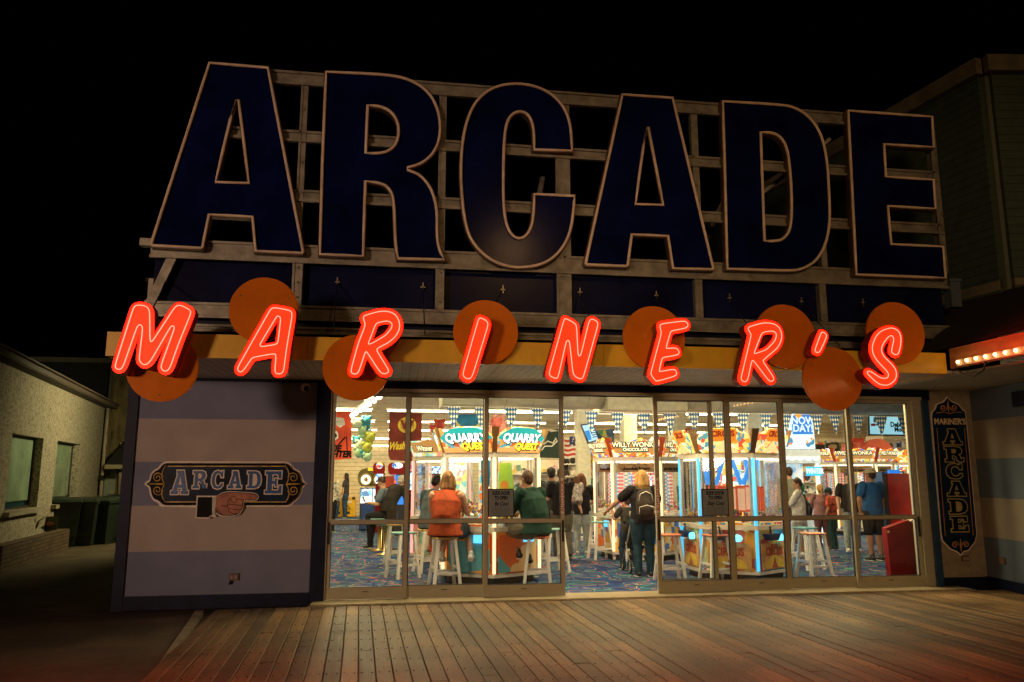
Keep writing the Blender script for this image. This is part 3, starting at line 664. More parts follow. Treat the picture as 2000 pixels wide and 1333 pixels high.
# ================================================================== PLAQUES
def slab_letter(ch):
    """western slab letters in a unit box; returns list of loops"""
    if ch == 'A': return [[(.0, 0), (.42, 0), (.42, .14), (.34, .14), (.37, .27), (.63, .27), (.66, .14), (.58, .14), (.58, 0), (1, 0), (1, .14), (.92, .14), (.68, 1), (.30, 1), (.30, .88), (.36, .88), (.10, .14), (0, .14)], [(.41, .40), (.60, .40), (.50, .78)]]
    if ch == 'R': return [[(0, 0), (.46, 0), (.46, .14), (.36, .14), (.36, .42), (.50, .42), (.62, .30), (.66, .08), (.80, -.02), (.98, .02), (1.0, .22), (.92, .22), (.88, .14), (.84, .16), (.80, .38), (.70, .47), (.88, .58), (.92, .76), (.84, .93), (.62, 1), (0, 1), (0, .86), (.12, .86), (.12, .14), (0, .14)], [(.36, .56), (.52, .56), (.62, .64), (.62, .78), (.54, .86), (.36, .86)]]
    if ch == 'C': return [[(.96, .30), (.96, .16), (.78, .02), (.50, -.02), (.20, .06), (.03, .28), (.0, .52), (.06, .78), (.24, .96), (.50, 1.02), (.70, .97), (.80, .88), (.84, 1.0), (.96, 1.0), (.96, .64), (.82, .64), (.74, .80), (.56, .88), (.38, .82), (.28, .66), (.26, .48), (.30, .28), (.42, .14), (.58, .12), (.74, .18), (.82, .30)]]
    if ch == 'D': return [[(0, 0), (.58, 0), (.84, .08), (.98, .28), (1, .52), (.96, .76), (.82, .94), (.56, 1), (0, 1), (0, .86), (.12, .86), (.12, .14), (0, .14)], [(.38, .14), (.54, .14), (.68, .22), (.73, .36), (.74, .55), (.70, .74), (.60, .84), (.38, .86)]]
    return [[(0, 0), (.98, 0), (.98, .36), (.84, .36), (.78, .14), (.40, .14), (.40, .43), (.56, .43), (.58, .32), (.68, .32), (.68, .68), (.58, .68), (.56, .57), (.40, .57), (.40, .86), (.74, .86), (.80, .68), (.94, .68), (.94, 1), (0, 1), (0, .86), (.12, .86), (.12, .14), (0, .14)]]
def mapr(loop, x0, z0, w_, h_): return [(x0 + p[0] * w_, z0 + p[1] * h_) for p in loop]
def spiral(cx, cz, r, turns, a0, sgn, f, rad=.007, sx=1.0):
    b = []
    for k in range(int(turns * 14) + 1):
        u = k / (turns * 14); a = a0 + sgn * u * turns * 2 * math.pi; q = r * (1 - .85 * u); b.append(f(cx + sx * q * math.cos(a), cz + q * math.sin(a)))
    return b
PQ = (5.882, 270, 890); Yp = -.03
M_pnavy = mat('plaque_navy', (.004, .012, .035), .4, spec=.15, noise=(3, .9), col2=(.008, .035, .09))
M_pblue = mat('letter_blue', (.03, .12, .36), .35, noise=(6, .3))
M_ink = mat('black_ink', (.004, .004, .005), .5, spec=.1)
pq = [(300, 65), (1700, 68), (1755, 95), (1790, 150), (1850, 175), (1885, 230), (1895, 285), (1940, 325), (1890, 365), (1878, 430), (1840, 500), (1790, 535), (1760, 575), (1720, 592), (1215, 592), (1215, 600), (1160, 680), (1090, 700), (960, 700), (890, 690), (885, 705), (825, 710), (820, 728), (655, 725), (660, 600), (250, 592), (215, 545), (160, 520), (125, 450), (115, 370), (62, 335), (75, 300), (120, 285), (130, 215), (170, 165), (215, 150), (250, 100)]
t = thing('pointing_hand_sign', 'wide ornate navy plaque reading ARCADE with a pointing hand on the striped wall', 'sign', atY(440, 1010, Yp))
F_ = lambda y: (lambda a, c, d: (a, y - d, c))
o_ = smooth(pxY(pq, Yp, *PQ), 70, 2, .02)
b = B(); b.plate([o_], F_(0), .03 - .0); b.v = [Vector((p.x, p.y + .028, p.z)) for p in b.v]; obj('backing', b, M_cream, t)
Yq = Yp - .004
def pl(name, pts, m, dy=0.0, th=.003, sm=(60, 2, .015), holes=()):
    l = [smooth(pxY(q, Yq - dy, *PQ), *sm) for q in [pts] + list(holes)]; b = B(); b.plate(l, F_(Yq - dy), th); return obj(name, b, m, t)
pl('black_field', [(320, 88), (1690, 90), (1730, 110), (1770, 165), (1830, 190), (1858, 240), (1865, 300), (1915, 328), (1865, 352), (1855, 430), (1820, 485), (1770, 520), (1735, 555), (1700, 572), (300, 572), (262, 545), (240, 520), (180, 500), (150, 440), (140, 355), (90, 328), (140, 300), (155, 225), (190, 185), (240, 160), (280, 105)], M_ink)
pl('navy_field', [(335, 118), (1700, 118), (1745, 210), (1700, 330), (1745, 440), (1690, 545), (310, 545), (262, 440), (308, 330), (268, 215)], M_pnavy, .003)
b = B()
for y in (124, 534):
    p, q = pxY([(335 if y < 300 else 300, y), (1700, y)], Yq - .006, *PQ); b.bar((p[0], Yq - .007, p[1]), (q[0], Yq - .007, q[1]), .004, .012)
for sx_, xx in ((1, 285), (-1, 1722)):
    f2 = lambda X_, Z_: (lambda p: Vector((p.x, Yq - .008, p.z)))(atY(270 + X_ / 5.882, 890 + Z_ / 5.882, Yq))
    b.sweep([f2(xx + sx_ * a, c) for a, c in ((35, 110), (0, 170), (-12, 230), (0, 290), (22, 330), (0, 370), (-15, 430), (0, 490), (30, 540))], .007, 6)
    b.sweep([f2(xx + sx_ * a, c) for a, c in ((22, 330), (-80, 328), (-160, 326))], [.016, .010, .003], 6)
    for cz, s1 in ((255, 1), (400, -1)): b.sweep(spiral(xx - sx_ * 60, cz, 62, 1.6, 0 if sx_ > 0 else math.pi, (1 if cz > 300 else -1) * sx_, f2), .0065, 6)
obj('gold_ornament', b, M_gold, t)
LT = [('A', 375, 445, 590, 175), ('R', 625, 378, 795, 178), ('C', 840, 380, 985, 178), ('A', 1030, 378, 1195, 180), ('D', 1250, 378, 1415, 182), ('E', 1455, 438, 1660, 182)]
for ch, x0, y0, x1, y1 in LT:
    (a0, c0), (a1, c1) = pxY([(x0, y0), (x1, y1)], Yq, *PQ); lp = [mapr(l, a0, c0, a1 - a0, c1 - c0) for l in slab_letter(ch)]
    b = B(); g = offset(lp[0], .014); b.plate([g], F_(Yq - .006), .003); obj('letter_border', b, M_cream, t)
    b = B(); b.plate(lp, F_(Yq - .010), .003); obj('letter', b, M_pblue, t)
M_hand = mat('hand_print', (.50, .11, .05), .5, noise=(5, .35), col2=(.66, .26, .15))
hy = [(900, 478), (960, 440), (1040, 425), (1110, 428), (1300, 438), (1350, 450), (1372, 475), (1355, 505), (1290, 510), (1205, 510), (1195, 545), (1195, 600), (1150, 665), (1080, 685), (960, 682), (905, 655), (885, 560)]
pl('hand_outline', [(895, 468), (955, 428), (1040, 410), (1120, 414), (1310, 424), (1365, 440), (1388, 475), (1365, 518), (1290, 526), (1218, 522), (1212, 600), (1160, 680), (1085, 700), (955, 698), (885, 668), (872, 560)], M_cream, .012)
pl('hand_ink', [(898, 472), (958, 434), (1040, 418), (1115, 421), (1305, 431), (1358, 445), (1380, 475), (1360, 512), (1290, 518), (1212, 515), (1204, 600), (1155, 673), (1083, 693), (958, 690), (895, 662), (878, 560)], M_ink, .016)
pl('hand', hy, M_hand, .020)
b = B()
for s_ in ([(1060, 500), (1085, 470), (1125, 475), (1135, 520), (1115, 545), (1075, 530), (1060, 500)], [(1040, 560), (1035, 520), (1060, 495)], [(1040, 560), (1100, 565), (1190, 575)], [(1035, 560), (1030, 600), (1060, 612), (1170, 625)], [(1040, 610), (1045, 645), (1100, 670), (1150, 665)], [(945, 575), (990, 580), (1030, 570)], [(1135, 500), (1205, 508)], [(912, 590), (925, 640), (960, 670)]):
    b.sweep([(lambda p: (p[0], Yq - .0245, p[1]))(pxY([q], Yq, *PQ)[0]) for q in s_], .0035, 5)
obj('finger_line', b, M_ink, t)
pl('sleeve_border', [(672, 462), (905, 462), (890, 705), (825, 705), (820, 726), (657, 723)], M_cream, .012, sm=(400, 0, 0))
pl('sleeve', [(685, 478), (850, 478), (845, 690), (815, 690), (810, 712), (670, 710)], M_ink, .022, sm=(10, 0, 0))
pl('cuff', [(852, 478), (898, 478), (880, 690), (847, 690)], mat('cuff_print', (.62, .60, .55), .5), .022, sm=(10, 0, 0))
# upright plaque
PV = (3.808, 1800, 760); Yv = -.03
t = thing('upright_plaque', 'tall narrow navy plaque with gold scrolls reading ARCADE downward right of the doors', 'sign', atY(1870, 1085, Yv))
vo_ = [(190, 58), (222, 92), (275, 112), (300, 150), (325, 165), (332, 210), (412, 1080), (400, 1140), (370, 1175), (350, 1205), (315, 1210), (292, 1243), (265, 1215), (215, 1195), (185, 1165), (152, 1130), (142, 1080), (70, 205), (75, 170), (98, 150), (110, 110), (160, 95)]
def plv(name, pts, m, dy=0.0, th=.003, sm=(70, 2, .015)):
    l = smooth(pxY(pts, Yv, *PV), *sm); b = B(); b.plate([l], F_(Yv - dy), th); return obj(name, b, m, t)
l = smooth(pxY(vo_, Yv, *PV), 70, 2, .015); b = B(); b.plate([l], F_(Yv + .028), .03); obj('backing', b, M_cream, t)
inn = offset(l, -.014); b = B(); b.plate([inn], F_(Yv - .004), .003); obj('navy_field', b, M_pnavy, t)
M_orn = mat('orange_scroll', (.55, .24, .06), .4, noise=(8, .3))
fv = lambda X_, Z_: (lambda p: Vector((p.x, Yv - .012, p.z)))(atY(1800 + X_ / 3.808, 760 + Z_ / 3.808, Yv))
b = B()
for cx_, cz_, sg in ((158, 140, 1), (235, 138, -1), (245, 1160, 1), (325, 1158, -1)): b.sweep(spiral(cx_, cz_, 26, 1.4, 0 if sg > 0 else math.pi, sg * (1 if cz_ < 500 else -1), fv), .009, 6)
b.sweep([fv(190, 85), fv(193, 130), fv(198, 180)], [.004, .018, .004], 6); b.sweep([fv(284, 1115), fv(287, 1165), fv(291, 1215)], [.004, .018, .004], 6)
b.sweep([fv(105, 180), fv(160, 172), fv(198, 185), fv(250, 172), fv(300, 175)], .006, 6)
for x0, z0, x1, z1 in ((110, 290, 172, 1095), (314, 290, 380, 1090)): b.bar(fv(x0, z0), fv(x1, z1), .008, .004)
obj('gold_ornament', b, M_orn, t)
c_ = fv(207, 245); txt = text_b("MARINER'S", .128, c_, (1, 0, 0), (0, 0, 1), .003, .004, sx=.88); obj('name_lettering', txt, M_goldL, t)
M_vg = mat('green_gold', (.42, .36, .14), .4)
for ch, x0, y0, x1, y1 in (('A', 160, 412, 285, 302), ('R', 175, 540, 300, 432), ('C', 186, 665, 296, 560), ('A', 192, 795, 318, 690), ('D', 205, 928, 328, 822), ('E', 222, 1060, 338, 950)):
    (a0, c0), (a1, c1) = pxY([(x0, y0), (x1, y1)], Yv, *PV); lp = [mapr(q, a0, c0, a1 - a0, c1 - c0) for q in slab_letter(ch)]
    b = B(); b.plate([offset(lp[0], .016)], F_(Yv - .008), .003); obj('letter_border', b, M_vg, t)
    b = B(); b.plate(lp, F_(Yv - .012), .003); obj('letter', b, M_ink, t)
# small fixtures on the walls
def camera_dome(px, py, Y, lab, k=1.0):
    p = atY(px, py, Y); t = thing('security_camera', lab, 'camera', p, 'security cameras under the canopy')
    b = B(); b.lathe((0, 0, 0), [(.055, 0), (.055, .03), (.05, .04)], 16); b.xf(Matrix.Translation(p) @ Matrix.Rotation(R(90), 4, 'X')); obj('mount', b, M_white, t)
    b = B(); b.ball(p + Vector((0, -.09, -.01)), .058, 16, 10); obj('housing', b, M_white, t)
    b = B(); b.ball(p + Vector((.02, -.115, -.025)), .043, 14, 8); obj('lens', b, mat('lens_black', (.01, .01, .01), .15), t)
camera_dome(597, 757, -.03, 'small white security camera at the top corner of the left striped wall')
t_ = camera_dome(1911, 755, -.16, 'small white security camera high in the corner beside the striped side wall')
def outlet(p, lab):
    t = thing('outdoor_outlet', lab, 'outlet', p, 'outdoor outlets')
    b = B(); b.box(p.x - .06, p.x + .06, p.y - .03, p.y, p.z - .045, p.z + .045); obj('cover', b, mat('outlet_brown', (.16, .10, .06), .5), t)
    b = B()
    for dx in (-.026, .026): b.box(p.x + dx - .016, p.x + dx + .016, p.y - .038, p.y - .028, p.z - .02, p.z + .02)
    obj('socket', b, mat('outlet_grey', (.30, .26, .22), .5), t); return t
o1 = outlet(atY(457, 1127, -.001), 'small brown outlet box with a hanging flap low on the left striped wall')
p = atY(451, 1134, -.03); b = B(); b.bar(p, p + Vector((-.015, -.01, -.05)), .025, .02); obj('flap', b, M_black, o1)
outlet(atY(1884, 1091, -.001), 'small outlet below the upright plaque')
q = onp(1960, 1095, P0, NW); q = q + NW * .005
t = thing('outdoor_outlet', 'small dark outlet low on the striped side wall', 'outlet', q, 'outdoor outlets')
b = slab(q - DW * .06, q + DW * .06, .03, q.z - .045, q.z + .045); obj('cover', b, MATS['outlet_brown'], t)
# ================================================================== RIGHT: bulb canopy and bay
A0 = onp(1858, 707, (xf1 + .06, 0, 0), (1, 0, 0)) if False else atY(1856, 712, YF - .02); D2 = (atZ(2000, 683, A0.z) - A0); D2.z = 0; D2.normalize()
LEN = 7.2
A1 = A0 + D2 * LEN
M_ofas = mat('orange_board', (.50, .27, .12), .5, noise=(3, .2), sc=(1, 1, 3))
cano = thing('marquee_canopy', 'right hand canopy edge with an orange board and a white strip of bulbs', 'canopy', (A0.x, A0.y, A0.z))
def vslab(a, c, th, z0, z1): return slab(Vector((a.x, a.y, 0)), Vector((c.x, c.y, 0)), th, z0, z1)
obj('fascia_board', vslab(A0, A1, -.05, A0.z - .06, A0.z + .20), M_ofas, cano)
nrm = Vector((D2.y, -D2.x, 0)) * -1
if nrm.x > 0: nrm = -nrm
off = nrm * .022
obj('bulb_strip', vslab(A0 + off + D2 * .12, A1 + off, -.02, A0.z - .045, A0.z + .035), mat('strip_white', (.62, .55, .42), .5), cano)
# bulbs at even spacing
M_bulb = emis('lit_bulb', (16, 8, 2.8), 1.0); M_sock = mat('bulb_socket', (.25, .18, .10), .5)
proto = None
nb = 44
for k in range(nb):
    p = A0 + off * 2.0 + D2 * (.2 + k * .158)
    if proto is None:
        proto = thing('marquee_bulb', 'small round glowing bulb, first on the strip from the yellow fascia', 'bulb', p, 'bulbs of the right canopy strip')
        proto.location = (0, 0, 0); ORG[proto.name] = Vector()
        b = B(); b.ball((0, 0, 0), .02, 10, 8); obj('globe', b, M_bulb, proto)
        b = B(); b.sweep([-nrm * .03, -nrm * .006], .016, 8); obj('socket', b, M_sock, proto); proto.location = p
    else: dup(proto, p, 0, 'small round glowing bulb, %s on the strip from the yellow fascia' % ORD[k])
# loose cable under the strip
a, c = A0 + D2 * .08, A0 + D2 * .62
b = B(); b.sweep([a + Vector((0, 0, -.06)), a + D2 * .12 + Vector((0, 0, -.14)), a + D2 * .32 + Vector((0, 0, -.2)), c + D2 * -.05 + Vector((0, 0, -.15)), c + Vector((0, 0, -.05))], .011, 8)
tag(obj('loose_cable', b, M_black), 'short black cable loop hanging below the first bulbs', 'cable')
# bay with lapped siding above
K = atY(1967, 545, -1.0); zK = K.z; Kt = atY(1913, 150, -1.0); zT = Kt.z
Lt = atZ(1745, 250, zT); dL = Vector((Lt.x - K.x, Lt.y - K.y, 0)).normalized(); Lp = K + dL * 9
Rt = atZ(2000, 152, zT); dR = Vector((Rt.x - K.x, Rt.y - K.y, 0)).normalized(); Rp = K + dR * 5
bay = thing('siding_bay', 'dark green upper storey bay with lapped siding and pale corner boards', 'building', (K.x, K.y, zK))
M_green = siding('dark_green_siding', (.06, .09, .06), .13, 'Z', .6, .7, .14)
b = vslab(Lp, K, .15, zK - .6, zT); slab(Vector((K.x, K.y, 0)), Vector((Rp.x, Rp.y, 0)), .15, zK - .6, zT, b); obj('siding_wall', b, M_green, bay)
M_trimg = mat('tan_trim', (.20, .18, .12), .6, noise=(3, .3), bump=.1)
b = B(); b.bar((K.x, K.y, zK - .2), (K.x, K.y, zT), .16, .16, (0, 1, 0)); obj('corner_board', b, mat('green_trim', (.14, .16, .11), .6), bay)
outw = lambda d: Vector((d.y, -d.x, 0)) if Vector((d.y, -d.x, 0)).dot(O - K) > 0 else Vector((-d.y, d.x, 0))
nL, nR = outw(dL), outw(dR)
b = B(); b.bar(Vector((Lp.x, Lp.y, zT + .10)) + nL * .22, Vector((K.x, K.y, zT + .10)) + nL * .22 - dL * .1, .12, .26); b.bar(Vector((K.x, K.y, zT + .10)) + nR * .22 - dR * .12, Vector((Rp.x, Rp.y, zT + .10)) + nR * .22, .12, .26)
obj('eave_gutter', b, M_trimg, bay)
b = B(); b.add([Vector((Lp.x, Lp.y, zT + .0)) + nL * .2, Vector((K.x, K.y, zT)) + nL * .2, Vector((K.x, K.y, zT)), Vector((Lp.x, Lp.y, zT))], [(0, 1, 2, 3)]); b.add([Vector((Rp.x, Rp.y, zT + .001)) + nR * .2, Vector((K.x, K.y, zT + .001)) + nR * .2, Vector((K.x, K.y, zT + .001)), Vector((Rp.x, Rp.y, zT + .001))], [(0, 1, 2, 3)])
b.add([Vector((Lp.x, Lp.y, zT + .22)) + nL * .2, Vector((K.x, K.y, zT + .22)) + nL * .2 + nR * .1, Vector((Rp.x, Rp.y, zT + .22)) + nR * .2, Vector((Rp.x + 1, Rp.y + 6, zT + 1.2))], [(0, 1, 2, 3)])
obj('roof', b, MATS['roof_felt'], bay)
zb0 = atY(1960, 556, -1.0).z
b = B(); e = Vector((0, 0, 1)); s0 = onp(1856, 590, K, nL)
b.bar(Vector((s0.x, s0.y, zb0 - .02)) + nL * .12, Vector((K.x, K.y, zb0 - .02)) + nL * .12, .09, .15); b.bar(Vector((K.x, K.y, zb0 + .01)) + nR * .12, Vector((Rp.x, Rp.y, zb0 + .01)) + nR * .12, .09, .10)
obj('base_trim', b, M_trimg, bay)
# shingled skirt roof between the bay and the bulb fascia
a0 = A0 + Vector((0, 0, .215)); a1 = A1 + Vector((0, 0, .215)); bl = Vector((s0.x, s0.y, zb0 - .08)) + nL * .1; kk = Vector((K.x, K.y, zb0 - .08)) + nL * .05
b = B(); rr_ = Vector((Rp.x, Rp.y, zb0 - .08))
b.add([a0, A0 + D2 * 2.2 + Vector((0, 0, .215)), kk, bl], [(0, 1, 2, 3)]); b.add([A0 + D2 * 2.2 + Vector((0, 0, .215)), a1, Vector((13, a1.y, 4.6)), rr_, kk], [(0, 1, 4), (1, 2, 3, 4)])
b.add([a0, bl, Vector((bl.x, .4, bl.z)), Vector((a0.x, .1, a0.z))], [(0, 1, 2, 3)])
m = siding('dark_shingles', (.035, .022, .02), .14, 'Z', .85, .8, .2)
struct('skirt_roof', b, m)
# ================================================================== LEFT ALLEY
ZE = 3.68
c0 = atZ(205, 797, ZE); c1 = atZ(0, 705, ZE)
dl = Vector((c1.x - c0.x, c1.y - c0.y, 0)).normalized(); nl = Vector((-dl.y, dl.x, 0))
if nl.dot(O - c0) < 0: nl = -nl
cA = Vector((c0.x, c0.y, 0)); cB = cA + dl * 16
def wp(px, py): return onp(px, py, cA, nl)
st = thing('stucco_house', 'cream stucco house along the alley with two windows and a sloping gutter line', 'building', cA)
m, nt, bs = _nt('rough_stucco'); L = nt.links.new; v = coord(nt)
n1 = N(nt, 'ShaderNodeTexNoise'); n1.inputs['Scale'].default_value = 9; n1.inputs['Detail'].default_value = 10; n1.inputs['Roughness'].default_value = .8; L(v, n1.inputs['Vector'])
n2 = N(nt, 'ShaderNodeTexNoise'); n2.inputs['Scale'].default_value = 22; n2.inputs['Detail'].default_value = 4; L(v, n2.inputs['Vector'])
r1 = ramp(nt, [((.16, .13, .08), .30), ((.40, .36, .26), .43), ((.56, .52, .40), .6)], False); L(n1.outputs[0], r1.inputs[0])
mx = nt.nodes.new('ShaderNodeMix'); mx.data_type = 'RGBA'; mx.blend_type = 'MULTIPLY'; mx.inputs['Factor'].default_value = .8
r2 = ramp(nt, [((.30, .27, .2), .38), ((1, 1, 1), .46)], False); L(n2.outputs[0], r2.inputs[0]); L(r1.outputs[0], mx.inputs['A']); L(r2.outputs[0], mx.inputs['B']); L(mx.outputs['Result'], bs.inputs['Base Color'])
bp = nt.nodes.new('ShaderNodeBump'); bp.inputs['Strength'].default_value = .8; bp.inputs['Distance'].default_value = .03; L(n2.outputs[0], bp.inputs['Height']); L(bp.outputs[0], bs.inputs['Normal']); bs.inputs['Roughness'].default_value = .9
M_st = m
# wall with real window openings, built in wall coordinates (s along dl from corner, z)
def sc_(p): q = p - cA; return (q.dot(dl), q.z)
W1 = [sc_(wp(*q)) for q in ((86, 858), (22, 846), (10, 1003), (70, 1000))]; W2 = [sc_(wp(*q)) for q in ((157, 868), (113, 861), (101, 984), (146, 972))]
def rect(W): s0 = (W[0][0] + W[3][0]) / 2; s1 = (W[1][0] + W[2][0]) / 2; z1 = (W[0][1] + W[1][1]) / 2; z0 = (W[2][1] + W[3][1]) / 2; return s0, s1, z0, z1
r1_, r2_ = rect(W1), rect(W2)
z0w = (r1_[2] + r2_[2]) / 2; z1w = (r1_[3] + r2_[3]) / 2
r1_ = (r1_[0], r1_[1], z0w, z1w); r2_ = (r2_[0], r2_[1], z0w, z1w)
fw = lambda s_, z, d: cA + dl * s_ + Vector((0, 0, z)) - nl * d
b = B(); hl = [[(r[0], r[2]), (r[1], r[2]), (r[1], r[3]), (r[0], r[3])] for r in (r1_, r2_)]
b.plate([[(0, -.1), (16, -.1), (16, ZE), (0, ZE)]] + hl, fw, .25)
e1 = cA - nl * 6; b.add([cA - nl * .25, e1, e1 + Vector((0, 0, ZE)), cA - nl * .25 + Vector((0, 0, ZE))], [(0, 1, 2, 3)])
obj('wall', b, M_st, st)
M_wglass = mat('window_glass', (.10, .14, .11), .08, noise=(2, .2), spec=.8)
M_blind = mat('window_blind', (.55, .62, .50), .5, noise=(1.5, .25))
for r in (r1_, r2_):
    wn_ = B(); 
    for a_, c_, e_, g_ in ((r[0], r[1], r[2], r[2] + .05), (r[0], r[1], r[3] - .05, r[3]), (r[0], r[0] + .05, r[2] + .05, r[3] - .05), (r[1] - .05, r[1], r[2] + .05, r[3] - .05)):
        q = [fw(a_, e_, .15), fw(c_, e_, .15), fw(c_, g_, .15), fw(a_, g_, .15), fw(a_, e_, .2), fw(c_, e_, .2), fw(c_, g_, .2), fw(a_, g_, .2)]
        wn_.add(q, [(0, 1, 2, 3), (4, 7, 6, 5), (0, 4, 5, 1), (1, 5, 6, 2), (2, 6, 7, 3), (3, 7, 4, 0)])
    wo = obj('window', wn_, mat('dark_window_frame', (.05, .05, .04), .5), st)
    b = B(); b.add([fw(r[0] + .04, r[2] + .04, .17), fw(r[1] - .04, r[2] + .04, .17), fw(r[1] - .04, r[3] - .04, .17), fw(r[0] + .04, r[3] - .04, .17)], [(0, 1, 2, 3)]); obj('pane', b, glass_mat('house_glass', (.8, .9, .82), .06, .3), wo)
    b = B()
    n_ = 34
    for k in range(n_):
        z = r[2] + .16 + (r[3] - r[2] - .22) * k / n_; b.add([fw(r[0] + .05, z, .178), fw(r[1] - .05, z, .178), fw(r[1] - .05, z + (r[3] - r[2]) / n_ * .96, .184), fw(r[0] + .05, z + (r[3] - r[2]) / n_ * .96, .184)], [(0, 1, 2, 3)])
    obj('blind', b, M_blind, wo)
    b = B(); b.add([fw(r[0] + .04, r[2] + .04, .23), fw(r[1] - .04, r[2] + .04, .23), fw(r[1] - .04, r[3] - .04, .23), fw(r[0] + .04, r[3] - .04, .23)], [(0, 1, 2, 3)]); obj('dark_room', b, mat('room_blue', (.02, .10, .16), .4), wo)
    b = B(); b.bar(fw(r[0] - .08, r[2] - .05, -.03), fw(r[1] + .08, r[2] - .05, -.03), .16, .09); obj('sill', b, mat('stucco_sill', (.40, .36, .26), .8, bump=.2), wo)
b = B(); b.add([fw(-.25, ZE - .02, -.25), fw(16, ZE - .02, -.25), fw(16, ZE + .02, 5), fw(-.25, ZE + .02, 5), fw(-.25, ZE + .1, -.25), fw(16, ZE + .1, -.25), fw(16, ZE + .9, 5), fw(-.25, ZE + .9, 5)], [(0, 1, 2, 3), (4, 7, 6, 5), (0, 4, 5, 1), (2, 6, 7, 3), (0, 3, 7, 4)])
obj('roof', b, mat('brown_roof', (.05, .035, .028), .8, noise=(4, .3)), st)
b = B(); b.bar(fw(-.3, ZE + .04, -.28), fw(16, ZE + .04, -.28), .07, .09); b.bar(fw(-.32, ZE + .12, -.33), fw(16, ZE + .12, -.33), .06, .03)
obj('gutter', b, mat('brown_gutter', (.13, .10, .08), .45), st)
dp = fw(.10, 0, -.10); b = B(); b.sweep([dp + Vector((0, 0, ZE)), dp + Vector((0, 0, 3.0)) , dp + Vector((0, 0, .15)), dp + nl * .2 + Vector((0, 0, .05))], .05, 8); obj('downspout', b, mat('cream_pipe', (.50, .44, .30), .5), st)
b = B(); q = fw(.35, 1.55, -.12); b.box(q.x - .06, q.x + .06, q.y - .03, q.y + .03, q.z - .08, q.z + .08); obj('tap_box', b, M_black, st)
# back building across the end of the alley
YA = cA.y + .6; zA = atY(200, 706, YA).z
b = B(); x0, x1 = atY(212, 800, YA).x, XL - .15
bk = thing('back_building', 'tall ochre rendered wall at the end of the alley', 'building', (x0, YA, 0))
b.box(x0, x1, YA, YA + .3, -.1, zA); obj('wall', b, mat('ochre_render', (.33, .27, .13), .85, noise=(1.6, .5), bump=.5, bscale=30, sc=(3, 3, 1)), bk)
b = B(); b.box(x0 - .03, x0 + .06, YA - .05, YA + .0, 3.2, zA + .05); b.box(atY(60, 700, YA).x, x0 + .1, YA - .03, YA + .04, zA - .05, zA + .10); obj('trim', b, mat('grey_trim', (.16, .15, .12), .6), bk)
b = B(); b.box(atY(62, 700, YA).x, x0 - .032, YA + .05, YA + .3, 2.5, zA - .05); obj('dark_wall', b, mat('dark_render', (.02, .02, .02), .8), bk)
b = B()
for k in range(12): q = atY(10 + k * 3.6, 690, YA + 2); b.box(q.x - .03, q.x + .03, YA + 2, YA + 2.04, atY(10, 705, YA + 2).z, atY(10, 682 + k * 1.3, YA + 2).z)
obj('roof_railing', b, MATS['dark_render'], bk)
b = B(); b.sweep([atY(237, 865, YA - .06), atY(232, 978, YA - .06)], .05, 8); obj('wall_pipe', b, MATS['cream_pipe'], bk)
Yd = YA - .02
d0, d1 = atY(207, 910, Yd), atY(222, 980, Yd)
b = B(); b.box(d0.x, d1.x, Yd - .02, Yd, .0, d0.z); dr = obj('door', b, mat('pale_green_door', (.45, .52, .42), .5), bk)
b = B(); b.box(d1.x - .14, d1.x - .10, Yd - .06, Yd - .021, 1.0, 1.12); obj('handle', b, M_alu, dr)
a_, c_, e_ = atY(205, 908, Yd - .9), atY(252, 908, Yd - .9), atY(217, 858, Yd)
b = B(); xa, xb, zz, zt_ = a_.x, c_.x, a_.z, e_.z
b.add([(xa, Yd - .9, zz), (xb, Yd - .9, zz), (xb - .25, Yd, zt_), (xa + .25, Yd, zt_), (xa, Yd, zz), (xb, Yd, zz)], [(0, 1, 2, 3), (0, 3, 4), (1, 5, 2)])
aw = obj('awning', b, mat('dark_awning', (.03, .035, .03), .8, bump=.3), bk)
b = B(); b.box(xa, xb, Yd - .92, Yd - .88, zz - .12, zz); b.box(xa - .01, xa + .03, Yd - .88, Yd - .03, zz - .12, zz); obj('valance', b, mat('awning_board', (.50, .46, .30), .6), aw)
